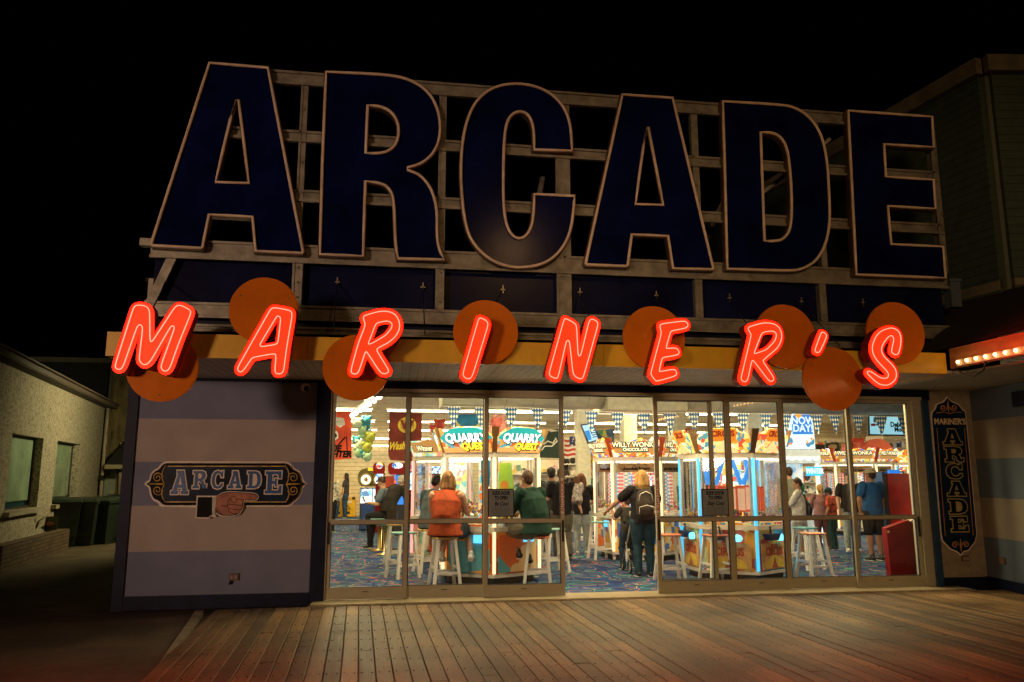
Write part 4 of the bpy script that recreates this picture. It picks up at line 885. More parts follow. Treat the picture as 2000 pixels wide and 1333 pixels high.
# wheelie bins
def bin_(px, py, w_, rz, lab, sc=1.0, first=[None]):
    p = atZ(px, py, -.05)
    if first[0] is None:
        t = thing('wheelie_bin', lab, 'bin', (0, 0, 0), 'wheeled rubbish bins in the alley'); ORG[t.name] = Vector()
        g = mat('dark_green_plastic', (.020, .034, .020), .5, noise=(6, .3), bump=.05)
        b = B(); b.add([(-.24, -.26, .02), (.24, -.26, .02), (.24, .26, .02), (-.24, .26, .02), (-.32, -.37, 1.02), (.32, -.37, 1.02), (.32, .37, 1.02), (-.32, .37, 1.02)], [(0, 3, 2, 1), (4, 5, 6, 7), (0, 1, 5, 4), (1, 2, 6, 5), (2, 3, 7, 6), (3, 0, 4, 7)])
        b.box(-.25, .25, -.30, -.262, .25, .62); obj('bin_body', b, g, t)
        b = B(); b.box(-.345, .345, -.40, .40, 1.0, 1.06); obj('rim', b, g, t)
        b = B(); b.add([(-.35, -.42, 1.065), (.35, -.42, 1.065), (.35, .42, 1.065), (-.35, .42, 1.065), (-.30, -.36, 1.12), (.30, -.36, 1.12), (.30, .34, 1.16), (-.30, .34, 1.16)], [(0, 3, 2, 1), (4, 5, 6, 7), (0, 1, 5, 4), (1, 2, 6, 5), (2, 3, 7, 6), (3, 0, 4, 7)]); obj('lid', b, g, t)
        for s_ in (-1, 1):
            b = B(); b.sweep([(s_ * .26, .34, .12), (s_ * .33, .34, .12)], .13, 16); obj('wheel', b, M_black, t)
        b = B(); b.sweep([(-.25, .45, 1.03), (.25, .45, 1.03)], .018, 8); obj('handle', b, g, t)
        first[0] = t; t.location = p; t.rotation_euler = (0, 0, rz); t.scale = (sc, sc, sc)
    else:
        t = dup(first[0], p, rz, lab); t.scale = (sc, sc, sc)
for q in ((124, 1068, 0, .3, 'green wheeled bin nearest the brick planter in the alley'), (160, 1066, 0, .1, 'green wheeled bin behind the one at the planter, its lid highest'), (196, 1063, 0, -.15, 'green wheeled bin third from the brick planter'), (224, 1052, 0, .05, 'green wheeled bin beside the end wall of the alley')): bin_(*q)
# brick planter with plants and a small sign
pa, pb_ = atZ(133, 1073, -.05), atZ(22, 1112, -.05); pd = (pb_ - pa); pd.z = 0; pd.normalize()
m, nt, bs = _nt('planter_brick'); L = nt.links.new; tc = nt.nodes.new('ShaderNodeTexCoord')
ang = math.atan2(pd.y, pd.x); mp = nt.nodes.new('ShaderNodeMapping'); mp.inputs['Rotation'].default_value = (0, 0, -ang); L(tc.outputs['Object'], mp.inputs[0])
sx = nt.nodes.new('ShaderNodeSeparateXYZ'); L(mp.outputs[0], sx.inputs[0]); cb = nt.nodes.new('ShaderNodeCombineXYZ'); L(math_(nt, 'ADD', sx.outputs[0], sx.outputs[1]), cb.inputs[0]); L(sx.outputs[2], cb.inputs[1])
bk_ = nt.nodes.new('ShaderNodeTexBrick'); bk_.inputs['Scale'].default_value = 1; bk_.inputs['Brick Width'].default_value = .22; bk_.inputs['Row Height'].default_value = .075; bk_.inputs['Mortar Size'].default_value = .008
bk_.inputs['Color1'].default_value = (.20, .13, .07, 1); bk_.inputs['Color2'].default_value = (.12, .08, .05, 1); bk_.inputs['Mortar'].default_value = (.05, .045, .035, 1); L(cb.outputs[0], bk_.inputs['Vector']); L(bk_.outputs[0], bs.inputs['Base Color'])
bp = nt.nodes.new('ShaderNodeBump'); bp.inputs['Strength'].default_value = .6; bp.inputs['Distance'].default_value = .01; L(math_(nt, 'SUBTRACT', 1.0, bk_.outputs['Fac']), bp.inputs['Height']); L(bp.outputs[0], bs.inputs['Normal']); bs.inputs['Roughness'].default_value = .85
pt = thing('brick_planter', 'low brick planter wall in front of the stucco house', 'planter', pa)
pn = -nl * 1.0; q0, q1 = Vector((pa.x, pa.y, 0)), Vector((pa.x, pa.y, 0)) + pd * 4.6
ph = atY(133, 1033, pa.y).z
b = B(); b.prism([(p.x, p.y) for p in (q0, q1, q1 + pn * .22, q0 + pn * .22)], -.08, ph); b.prism([(p.x, p.y) for p in (q0 + pn * .222, q0 + pd * .22 + pn * .222, q0 + pd * .22 + pn * 1.0, q0 + pn * 1.0)], -.08, ph - .002)
obj('brick_wall', b, m, pt)
b = B(); b.prism([(p.x, p.y) for p in (q0 + pd * .22 + pn * .23, q1 + pn * .23, q1 + pn * .95, q0 + pd * .22 + pn * .95)], 0, ph - .12); obj('soil', b, mat('soil', (.04, .03, .02), .9, bump=.5), pt)
M_leaf = mat('dark_leaf', (.05, .08, .025), .5, noise=(5, .4))
for k, (u, lab) in enumerate(((1.15, 'spiky grass plant in the brick planter below the nearer window'), (.62, 'small leafy plant in the brick planter beside the little sign'))):
    base = q0 + pd * u + pn * .5 + Vector((0, 0, ph - .13)); b = B()
    for j in range(34):
        a = random.random() * 6.28; h = random.uniform(.25, .55) * (1 if k == 0 else .6); o_ = Vector((math.cos(a), math.sin(a), 0)); w_ = Vector((-o_.y, o_.x, 0)) * (.012 if k == 0 else .03)
        p0 = base + o_ * .03; p1 = base + o_ * h * .3 + Vector((0, 0, h * .7)); p2 = base + o_ * h * .75 + Vector((0, 0, h))
        b.add([p0 - w_, p0 + w_, p1 - w_, p1 + w_, p2], [(0, 1, 3, 2), (2, 3, 4)])
    tag(obj('potted_grass' if k == 0 else 'leafy_plant', b, M_leaf), lab, 'plant')
sp = q0 + pd * .35 + pn * .35 + Vector((0, 0, ph - .1)); t = thing('garden_sign', 'small square sign with an orange oval standing in the brick planter', 'sign', sp)
b = B(); b.box(sp.x - .17, sp.x + .17, sp.y - .01, sp.y + .01, sp.z + .08, sp.z + .40); obj('board', b, mat('sign_dark_green', (.05, .06, .03), .6), t)
b = B(); b.ball((sp.x, sp.y - .011, sp.z + .24), (.11, .006, .05), 16, 8); obj('oval', b, mat('sign_orange', (.35, .12, .05), .5), t)
b = B(); b.bar((sp.x, sp.y, sp.z - .1), (sp.x, sp.y, sp.z + .08), .03, .02); obj('stake', b, M_black, t)
# alley path
b = B(); b.prism([(-3.6, -.3), (-9, 4), (-11, 11.5), (-3.5, 11.5)], -.06, -.046); struct('alley_path', b, mat('alley_concrete', (.12, .09, .05), .8, noise=(1.5, .35), bump=.3))
# ================================================================== SLIDING DOORS
def leaf(pa, pb, Y, lab, sign=None, handle=None, warn=False, lower=True):
    x0, x1 = atY(pa, 1100, Y).x, atY(pb, 1100, Y).x; z0, z1 = .03, ZH - .002; zm = 1.005; sw = .056
    t = thing('sliding_door', lab, 'door', ((x0 + x1) / 2, Y, z0), 'aluminium framed sliding glass doors')
    b = B(); d = .022
    b.box(x0, x0 + sw, Y - d, Y + d, z0, z1); b.box(x1 - sw, x1, Y - d, Y + d, z0, z1)
    b.box(x0 + sw, x1 - sw, Y - d, Y + d, z0, z0 + .15); b.box(x0 + sw, x1 - sw, Y - d, Y + d, zm, zm + .054); b.box(x0 + sw, x1 - sw, Y - d, Y + d, z1 - .05, z1)
    obj('frame', b, M_alu, t)
    b = B()
    for a_, c_, e_, g_ in ((x0 + sw, x0 + sw + .008, z0 + .15, zm), (x1 - sw - .008, x1 - sw, z0 + .15, zm), (x0 + sw, x0 + sw + .008, zm + .054, z1 - .05), (x1 - sw - .008, x1 - sw, zm + .054, z1 - .05)): b.box(a_, c_, Y - .016, Y + .016, e_, g_)
    for z in (z0 + .15, zm - .008, zm + .054, z1 - .058): b.box(x0 + sw + .008, x1 - sw - .008, Y - .016, Y + .016, z, z + .008)
    obj('gasket', b, M_black, t)
    for a_, c_ in ((z0 + .158, zm - .008), (zm + .062, z1 - .058)):
        b = B(); b.add([(x0 + sw, Y, a_), (x1 - sw, Y, a_), (x1 - sw, Y, c_), (x0 + sw, Y, c_)], [(0, 1, 2, 3)]); obj('glass_pane', b, M_glass, t)
    if handle:
        hx = x0 + sw / 2 if handle == 'L' else x1 - sw / 2; b = B(); b.box(hx - .014, hx + .014, Y - d - .014, Y - d, zm - .26, zm + .03); obj('handle', b, M_black, t)
    if warn:
        hx = x0 + sw / 2 if handle == 'L' else x1 - sw / 2; b = B(); b.box(hx - .02, hx + .02, Y - d - .003, Y - d - .0005, 1.13, 1.62); s_ = obj('sticker', b, M_cream, t)
        tb = text_b('AUTO DOOR', .075, (hx, Y - d - .005, 1.37), (0, 0, 1), (-1, 0, 0), .002, .001, sx=.95); obj('sticker_lettering', tb, mat('red_ink', (.35, .03, .02), .5), s_)
    b = B(); b.box((x0 + x1) / 2 - .05, (x0 + x1) / 2 + .03, Y - d - .002, Y - d, z0 + .09, z0 + .10); obj('maker_mark', b, M_black, t)
    return t, x0, x1
leaf(636, 795, 0, 'leftmost sliding glass door beside the navy post, black pull at its left edge', handle='L')
leaf(788, 950, .05, 'second sliding glass door from the left, in front of the woman in the orange top')
D3 = leaf(944, 1103, -.05, 'sliding glass door left of the open doorway, carrying the Be Cool notice', handle='R', warn=True)
leaf(1284, 1402, .12, 'sliding glass door pushed open behind the Stay Cool door, its bare edge showing through')
D5 = leaf(1284, 1434, -.05, 'sliding glass door right of the open doorway, carrying the Stay Cool notice', handle='L', warn=True)
leaf(1430, 1542, 0, 'narrow sliding glass door in front of the blue lit circus machine')
leaf(1538, 1676, .05, 'sliding glass door in front of the paired white stools')
D8 = leaf(1672, 1802, 0, 'rightmost sliding glass door in front of the red cabinet', handle='R')
def notice(pa, pb, py0, py1, Y, script, lab):
    a, c = atY(pa, py1, Y), atY(pb, py0, Y); t = thing('door_notice', lab, 'notice', ((a.x + c.x) / 2, Y, a.z), 'notices on the sliding doors')
    b = B(); b.box(a.x, c.x, Y, Y + .012, a.z, c.z); obj('black_frame', b, M_black, t)
    b = B(); b.box(a.x + .014, c.x - .014, Y - .003, Y - .0005, a.z + .014, c.z - .014); obj('paper', b, mat('notice_paper', (.42, .38, .40), .5, noise=(.8, .3), col2=(.20, .33, .36)), t)
    W = c.x - a.x; H = c.z - a.z; cx = (a.x + c.x) / 2
    for s, k, sz, it, sxx in (('SLIDE DOOR', .84, .175, 0, .62), ('TO OPEN', .67, .175, 0, .62), (script, .46, .20, .35, .72)):
        obj('lettering', text_b(s, H * sz, (cx, Y - .006, a.z + H * k), (1, 0, 0), (0, 0, 1), .002, .0025 if it == 0 else .0015, italic=it, sx=sxx * W / H * 1.08), M_ink, t)
    # faint crossed out lines of small print
    b = B()
    for j in range(4):
        for k in range(18): 
            x = a.x + W * (.17 + .66 * k / 17); b.box(x - .004, x + .004, Y - .006, Y - .004, a.z + H * (.08 + j * .07), a.z + H * (.08 + j * .07) + .018)
    obj('small_print', b, mat('faded_ink', (.13, .17, .18), .5), t)
notice(953, 1004, 955, 1010, -.09, 'Be Cool', 'grey notice SLIDE DOOR TO OPEN, Be Cool, on the door left of the opening')
notice(1372, 1422, 955, 1008, -.09, 'Stay Cool', 'grey notice SLIDE DOOR TO OPEN, Stay Cool, on the door right of the opening')
# frame around the doors
b = B(); xa_ = xr + .203; b.box(xa_, atY(636, 1100, 0).x - .003, -.06, .15, 0, ZH - .002); b.box(atY(1802, 1100, 0).x + .003, xj - .003, -.06, .15, 0, ZH - .002); b.box(xa_, xj, -.09, .158, ZH + .0, ZH + .045) ; struct('door_frame', b, M_alu)
# ================================================================== STOOLS
def make_stool():
    t = thing('bar_stool', 'x', 'stool', (0, 0, 0), 'white bar stools'); ORG[t.name] = Vector()
    H = .735; tp, bt = .125, .20
    for sx_, sy_ in ((-1, -1), (1, -1), (1, 1), (-1, 1)):
        b = B(); b.bar((sx_ * bt, sy_ * bt, .012), (sx_ * tp, sy_ * tp, H - .03), .042, .042, (0, 1, 0)); obj('leg', b, M_white, t)
    def P(sx_, sy_, z): k = bt + (tp - bt) * z / (H - .03); return (sx_ * k, sy_ * k, z)
    for i, (z, a, c) in enumerate(((.22, (-1, -1), (1, -1)), (.22, (-1, 1), (1, 1)), (.29, (-1, -1), (-1, 1)), (.29, (1, -1), (1, 1)))):
        b = B(); b.bar(P(*a, z), P(*c, z), .022, .036); obj('rung', b, M_white, t)
    b = B()
    q = smooth([(-.19, -.165), (.19, -.165), (.19, .165), (-.19, .165)], 400, 3, .05)
    r1 = [(x * .93, y * .93) for x, y in q]; n = len(q)
    vs = [(x, y, H - .028) for x, y in r1] + [(x, y, H - .018) for x, y in q] + [(x, y, H - .006) for x, y in q] + [(x * .96, y * .96, H) for x, y in q] + [(x * .55, y * .55, H - .008) for x, y in q]
    fs = [tuple(range(n - 1, -1, -1))] + [(k * n + i, k * n + (i + 1) % n, (k + 1) * n + (i + 1) % n, (k + 1) * n + i) for k in range(4) for i in range(n)] + [tuple(range(4 * n, 5 * n))]
    b.add(vs, fs, True); obj('seat', b, None, t); return t
M_seat = {'teal': mat('teal_seat_paint', (.22, .50, .46), .45, noise=(6, .15), bump=.05), 'red': mat('coral_seat_paint', (.62, .19, .10), .45, noise=(6, .2), bump=.05), 'wood': mat('golden_wood_seat', (.62, .42, .13), .4, noise=(5, .3), sc=(1, 8, 1)), 'blue': mat('blue_seat_paint', (.10, .38, .46), .45, noise=(6, .2)), 'tan': mat('tan_wood_seat', (.58, .27, .13), .4, noise=(5, .3), sc=(1, 8, 1))}
st0 = make_stool()
def stool(px, py, rz, colr, lab, first=[True], Z=.012):
    """px, py: where the middle of the four feet stands on the floor"""
    p = atZ(px, py, Z); p.z = Z - .012 + .002
    if first[0]: t = st0; t.location = p; t.rotation_euler = (0, 0, rz); t['label'] = lab; first[0] = False
    else: t = dup(st0, p, rz, lab)
    for c in t.children:
        if c.name.startswith('seat'):
            if t is not st0: c.data = c.data.copy()
            c.data.materials.clear(); c.data.materials.append(M_seat[colr])
    return p
S1 = stool(868, 1146, .15, 'wood', 'white bar stool with a golden wood seat under the woman in the orange top')
S2 = stool(786, 1129, .5, 'teal', 'empty white bar stool with a teal seat just inside the second glass door')
S3 = stool(773, 1101, .1, 'wood', 'empty white bar stool with a pale wood seat behind the teal topped one')
S4 = stool(836, 1118, .3, 'wood', 'white bar stool under the boy in the grey hoodie')
S5 = stool(1050, 1143, -.2, 'red', 'white bar stool with a coral seat under the man in the green hoodie')
S6 = stool(1082, 1117, .2, 'teal', 'white bar stool with a teal seat behind the man in the green hoodie')
S7 = stool(1174, 1092, .12, 'teal', 'empty white bar stool with a teal seat standing in the open doorway view')
S8 = stool(1152, 1074, .4, 'teal', 'white bar stool with a teal seat behind the stool in the doorway')
S9 = stool(1309, 1136, -.1, 'red', 'white bar stool with a coral seat at the left circus panel')
S10 = stool(1401, 1137, .1, 'red', 'white bar stool with a coral seat under the Stay Cool notice')
S11 = stool(1591, 1131, .12, 'tan', 'white bar stool with a tan seat in front of its blue topped twin')
S12 = stool(1577, 1112, .3, 'blue', 'white bar stool with a blue seat half hidden behind the tan topped one')
S13 = stool(1228, 1094, .3, 'teal', 'white bar stool mostly hidden behind the boy in the doorway')
# low pedestal stools at the left
for q, lab in (((741, 1075), 'teal pedestal seat on a brass post under the woman looking at her phone'), ((752, 1084), 'teal pedestal seat on a brass post behind the pale wood stool')):
    p = atZ(*q, .012); t = thing('pedestal_seat', lab, 'stool', p, 'teal pedestal seats')
    b = B(); b.lathe(p, [(.19, 0), (.19, .02), (.05, .05), (.045, .6)], 18); obj('post', b, mat('brass', (.62, .45, .18), .3, .8), t)
    b = B(); b.lathe(p, [(.20, .60), (.24, .62), (.24, .67), (.22, .69), (.05, .69)], 22); obj('seat', b, M_seat['teal'], t)
# ================================================================== HEX MACHINES
M_frame = mat('machine_white_metal', (.70, .66, .58), .35, .1, noise=(4, .1))
PAL = {
 'quarry': [(.75, .16, .03), (.85, .42, .10), (.10, .42, .50), (.88, .62, .30), (.55, .10, .03), (.95, .75, .30), (.20, .60, .65)],
 'wonka': [(.85, .18, .03), (.95, .85, .60), (.90, .55, .10), (.10, .20, .60), (.98, .90, .75), (.55, .12, .03), (.80, .70, .15)],
 'circus': [(.90, .35, .04), (.98, .80, .25), (.95, .92, .70), (.75, .10, .04), (.10, .35, .45), (.98, .60, .10), (.85, .85, .35)],
 'candy': [(.90, .75, .60), (.20, .60, .50), (.90, .60, .15), (.85, .30, .30), (.95, .90, .80), (.40, .75, .60)],
 'toys': [(.75, .08, .05), (.85, .65, .10), (.10, .30, .65), (.85, .80, .70), (.15, .45, .20), (.60, .20, .45), (.9, .4, .1), (.08, .06, .06)],
 'slots': [(.03, .05, .12), (.10, .25, .60), (.70, .12, .08), (.80, .80, .85), (.60, .45, .10), (.05, .05, .06)],
 'ice': [(.60, .80, .90), (.85, .92, .95), (.35, .65, .85), (.95, .95, .95), (.70, .85, .9)]}
M_toys = art('prize_colours', PAL['toys'], 22)
def facetP(cx, cy, ang, s, i):
    """middle, tangent, normal of facet i; ang = direction of facet 0's normal from -Y toward -X"""
    a = ang - i * R(60); n = Vector((-math.sin(a), -math.cos(a), 0)); ap = s * math.cos(R(30)); m_ = Vector((cx, cy, 0)) + n * ap; t = Vector((math.cos(a), -math.sin(a), 0)); return m_, t, n
def hexpoly(cx, cy, ang, s, k=1.0):
    return [((lambda v: (v.x, v.y))(Vector((cx, cy, 0)) + (lambda m_, t, n: (m_ + t * s / 2 - Vector((cx, cy, 0))) * k)(*facetP(cx, cy, ang, s, i)))) for i in range(6)]
def marquee_outline(kind, w_):
    if kind == 'quarry': return smooth([(-.5 * w_, 0), (.5 * w_, 0), (.56 * w_, .24), (.40 * w_, .36), (.22 * w_, .41), (-.22 * w_, .41), (-.40 * w_, .36), (-.56 * w_, .24)], 50, 2, .08)
    if kind == 'wonka': return smooth([(-.5 * w_, 0), (.5 * w_, 0), (.55 * w_, .32), (.38 * w_, .40), (.30 * w_, .30), (.15 * w_, .38), (-.05 * w_, .34), (-.2 * w_, .28), (-.38 * w_, .30), (-.56 * w_, .28)], 40, 2, .05)
    if kind == 'circus': return smooth([(-.5 * w_, 0), (.5 * w_, 0), (.53 * w_, .30), (.30 * w_, .34), (.28 * w_, .40), (-.28 * w_, .40), (-.30 * w_, .34), (-.53 * w_, .30)], 95, 1, .05)
    return [(-.5 * w_, 0), (.5 * w_, 0), (.54 * w_, .3), (-.54 * w_, .3)]
def hexm(name, lab, cx, cy, ang, kind, postc, s=.95, ps=6.0, top=1.93, words=None, facets=(-1, 0, 1), grp=None, mes=.85, fine=True):
    t = thing(name, lab, 'game machine', (cx, cy, .012), grp)
    hp = lambda k, z0, z1, b=None: (b or B()).prism(hexpoly(cx, cy, ang, s, k), z0, z1)
    obj('plinth', hp(.88, .014, .12), M_black, t)
    b = hp(1.03, .12, .165); obj('base_rail', b, M_frame, t)
    obj('lower_cabinet', hp(.96, .165, .80), art(kind + '_cabinet_print', PAL[kind][:5], 3.2, 0.0), t)
    b = hp(1.04, .80, .87); obj('counter_rail', b, M_frame, t)
    obj('playfield', hp(.93, .872, .90), art(kind + '_playfield', PAL[kind], 14, .35), t)
    b = hp(1.02, top, top + .075); obj('top_rail', b, M_frame, t)
    b = hp(.97, top + .078, top + .12); obj('lid', b, mat('lid_grey', (.35, .33, .30), .5), t)
    ce = hp(.9, top - .02, top - .004); obj('ceiling_light', ce, emis('machine_ceiling_light', (1, .88, .66), 2.6), t)
    hv = hexpoly(cx, cy, ang, s, 1.0)
    for i in range(6):
        x, y = hv[i]; b = B(); b.sweep([(x, y, .18), (x, y, top - .004)], .026, 10); obj('light_post', b, postc, t)
        for k in (-1, 1):
            pass
    for i in range(6):
        b = B(); m_, tt, n = facetP(cx, cy, ang, s, i)
        for sg in (-1, 1): q = m_ + tt * sg * (s / 2 - .055) - n * .01; b.bar(q + Vector((0, 0, .87)), q + Vector((0, 0, top)), .035, .03)
        obj('window_frame', b, M_frame, t)
    for i in range(6):
        m_, tt, n = facetP(cx, cy, ang, s, i); b = B(); w_ = s / 2 - .06
        b.add([m_ - tt * w_ + Vector((0, 0, .88)), m_ + tt * w_ + Vector((0, 0, .88)), m_ + tt * w_ + Vector((0, 0, top)), m_ - tt * w_ + Vector((0, 0, top))], [(0, 1, 2, 3)]); obj('glass', b, M_glass2, t)
    tilt = .14
    for i in facets:
        m_, tt, n = facetP(cx, cy, ang, s, i % 6); up = (Vector((0, 0, 1)) + n * .38).normalized(); nn = tt.cross(up).normalized()
        if nn.dot(n) < 0: nn = -nn
        o_ = m_ + n * .03 + Vector((0, 0, top + .08)); W = s * .93
        f = lambda a, c, d: o_ + tt * a + up * c - nn * d
        ol = marquee_outline(kind, W)
        b = B(); b.plate([ol], f, .05); mm = art(kind + '_marquee', PAL[kind], 14.0 if fine else 11.0, mes, distort=2.2); mq = obj('marquee', b, mm, t)
        if kind == 'quarry':
            lo_ = smooth([(-.5 * W, .0), (.5 * W, 0), (.51 * W, .06), (.1 * W, .10), (-.2 * W, .08), (-.51 * W, .07)], 60, 2, .05); hi_ = smooth([(-.56 * W, .24), (-.5 * W, .2), (.5 * W, .2), (.56 * W, .24), (.40 * W, .36), (.22 * W, .41), (-.22 * W, .41), (-.40 * W, .36)], 60, 2, .05)
            b = B(); b.plate([hi_], lambda a, c, d: f(a, c, -.003 - d), .002); obj('teal_band', b, emis('teal_backlit', (.02, .45, .42), 1.0), mq)
            b = B(); b.plate([lo_], lambda a, c, d: f(a, c, -.003 - d), .002); obj('desert_band', b, emis('orange_backlit', (1.0, .42, .12), 1.1), mq)
            for s_, z, sz, mt in (('QUARRY', .235, .19, emis('white_backlit', (1, .95, .85), 2.2)), ('QUEST', .10, .15, emis('yellow_backlit', (1, .72, .04), 1.8))):
                x_ = 0 if s_ == 'QUARRY' else .16 * W
                obj('lettering_shadow', text_b(s_, sz, f(x_ + .008, z - .01, -.006), tt, up, .002, .016, sx=.95), M_ink, mq)
                obj('lettering', text_b(s_, sz, f(x_, z, -.010), tt, up, .002, .007, sx=.95), mt, mq)
        elif words:
            b = B(); b.plate([smooth([(-.44 * W, .08), (.44 * W, .08), (.46 * W, .31), (.1 * W, .33), (-.2 * W, .28), (-.46 * W, .29)], 40, 2, .05)], lambda a, c, d: f(a, c, -.003 - d), .002); obj('lettering_band', b, emis('tan_print_band', (.62, .30, .08), .8), mq)
            for s_, z, sz in words:
                obj('lettering_shadow', text_b(s_, sz, f(.0, z - .006, -.006), tt, up, .002, .020, sx=.9), M_ink, mq)
                obj('lettering', text_b(s_, sz, f(-.0, z, -.010), tt, up, .002, .004, sx=.9), emis('pale_backlit', (1, .93, .55), 1.3), mq)
        if kind == 'circus':
            b = B(); b.plate([smooth([(-.24 * W, .2), (.24 * W, .2), (.27 * W, .41), (-.27 * W, .41)], 95, 1, .03)], lambda a, c, d: f(a, c, -.004 - d), .003); obj('drum_panel', b, emis('orange_drum', (1.0, .28, .02), .8), mq)
            b = B(); b.plate([smooth([(-.3 * W, .02), (.3 * W, .02), (.12 * W, .12), (0, .22), (-.12 * W, .12)], 60, 2, .05)], lambda a, c, d: f(a, c, -.012 - d), .003); obj('tent_panel', b, emis('cream_tent', (1.0, .72, .30), 1.0), mq)
            obj('drum_lettering', text_b('CIRCUS', .13, f(0, .325, -.012), tt, up, .002, .006, sx=.8), emis('dark_red_print', (.35, .02, .01), .6), mq)
        # fins between the marquees
        q = m_ + tt * (s / 2) + n * .0; b = B(); q0_ = q + Vector((0, 0, top + .06)); outd = (q - Vector((cx, cy, 0))).normalized()
        tip = q0_ + outd * .16 + Vector((0, 0, .40)); sd = Vector((-outd.y, outd.x, 0))
        b.add([q0_ + sd * .035, q0_ - sd * .035, tip - sd * .06, tip + sd * .06, q0_ + sd * .035 - outd * .05, q0_ - sd * .035 - outd * .05, tip - sd * .06 - outd * .08, tip + sd * .06 - outd * .08], [(0, 1, 2, 3), (4, 7, 6, 5), (0, 4, 5, 1), (1, 5, 6, 2), (2, 6, 7, 3), (3, 7, 4, 0)])
        obj('corner_fin', b, mat(kind + '_fin', {'wonka': (.62, .10, .03), 'quarry': (.42, .24, .08)}.get(kind, (.20, .11, .05)), .4), t)
        # lower printed panel
        o2_ = m_ + n * .004 + Vector((0, 0, .19)); f2 = lambda a, c, d: o2_ + tt * a + Vector((0, 0, c)) + n * d
        if kind == 'circus':
            pw = W * .42
            b = B(); b.plate([[(-pw, .0), (pw, 0), (pw, .40), (-pw, .40)]], f2, .006); pp = obj('front_panel', b, mat('circus_panel_orange', (.72, .40, .16), .4, noise=(3, .3)), t)
            b = B(); b.plate([smooth([(-pw * .8, .02), (pw * .8, .02), (pw * .72, .12), (0, .23), (-pw * .72, .12)], 50, 2, .05)], lambda a, c, d: f2(a, c, .007 + d), .003); obj('yellow_tent', b, mat('yellow_print', (.85, .60, .08), .4), pp)
            b = B(); b.plate([[(-pw * .25, .02), (pw * .25, .02), (pw * .10, .10), (0, .18), (-pw * .10, .10)]], lambda a, c, d: f2(a, c, .011 + d), .003); obj('small_tent', b, mat('striped_tent', (.5, .12, .08), .4), pp)
            obj('lettering', text_b('TICKET', .075, f2(0, .35, .010), tt, (0, 0, 1), .002, .002, sx=.75), mat('circus_red', (.50, .06, .03), .5), pp); obj('lettering', text_b('CIRCUS', .17, f2(0, .265, .010), tt, (0, 0, 1), .002, .006, sx=.78), mat('circus_red', (.5, .06, .03), .5), pp)
            # coin tray boat and lit coin slot
            b = B(); c0_ = o2_ + Vector((0, 0, .55)) + n * .05; b.plate([smooth([(-.17, 0), (-.10, -.10), (.10, -.10), (.17, 0)], 50, 2, .04)], lambda a, c, d: c0_ + tt * (a - .12) + Vector((0, 0, c)) + n * (d - .05), .12); obj('coin_tray', b, mat('tray_navy', (.02, .03, .09), .35), t)
            b = B(); b.sweep([c0_ - tt * .12 + Vector((0, 0, .0)), c0_ - tt * .14 + Vector((0, 0, .09))], .014, 8); b.ball(c0_ - tt * .14 + Vector((0, 0, .10)), .02, 8, 6); obj('joystick', b, M_black, t)
            b = B(); b.plate([smooth([(.07, -.12), (.20, -.12), (.22, -.05), (.14, 0), (.05, -.05)], 400, 2, .03)], lambda a, c, d: c0_ + tt * a + Vector((0, 0, c)) - n * (.04 - d), .05); obj('coin_slot', b, emis('cyan_slot', (.15, .75, 1.0), 2.5), t)
        else:
            b = B(); pw = W * .45; b.plate([[(-pw, .0), (pw, 0), (pw, .56), (-pw, .56)]], f2, .006); pp = obj('front_panel', b, art(kind + '_panel', PAL[kind][:4], 2.4 if kind == 'quarry' else 6), t)
            if kind == 'wonka':
                pass
            b = B(); b.plate([[(-.09, .44), (.09, .44), (.09, .56), (-.09, .56)]], lambda a, c, d: f2(a + .2, c, .007 + d), .04); obj('coin_slot', b, emis('blue_slot', (.1, .55, .9), 1.6), pp)
        # header card behind the glass
        if kind == 'wonka':
            b = B(); b.plate([[(-.38 * s, top - .22), (.38 * s, top - .22), (.38 * s, top - .05), (-.38 * s, top - .05)]], lambda a, c, d: m_ + tt * a + Vector((0, 0, c)) - n * (.05 + d), .02); hb = obj('header_card', b, mat('carved_wood_print', (.55, .32, .14), .5, noise=(12, .5)), t)
            obj('card_lettering', text_b('chocolate factory', .085, m_ - n * .045 + Vector((0, 0, top - .15)), tt, (0, 0, 1), .002, .004, sx=.9), M_ink, hb)
            for k in range(9):
                q = m_ - n * .24 + tt * (-.32 + .08 * k) * s; b = B(); w2 = .022 if k != 4 else .04
                b.plate([[(-w2, .95), (w2, .95), (w2, top - .23), (-w2, top - .23)]], lambda a, c, d: q + tt * a + Vector((0, 0, c)) - n * d, .01)
                mk_ = [ribbon_mat('pink_ribbon', (.85, .18, .2), (.9, .7, .6)), ribbon_mat('white_ribbon', (.9, .85, .7), (.1, .3, .55)), ribbon_mat('blue_ribbon', (.15, .45, .85), (.8, .85, .9)), ribbon_mat('red_ribbon', (.8, .2, .15), (.95, .85, .7))][k % 4] if k != 4 else M_frame
                obj('prize_ribbon', b, mk_, t)
    b = B(); b.lathe((cx, cy, 0), [(.2 * s, .9), (.2 * s, top - .03)], 16, True); obj('centre_column', b, art(kind + '_column', PAL[kind], 10, .9 if kind != 'wonka' else .3), t)
    # prize pile inside
    b = B(); rr_ = random.Random(int(cx * 100) + 5)
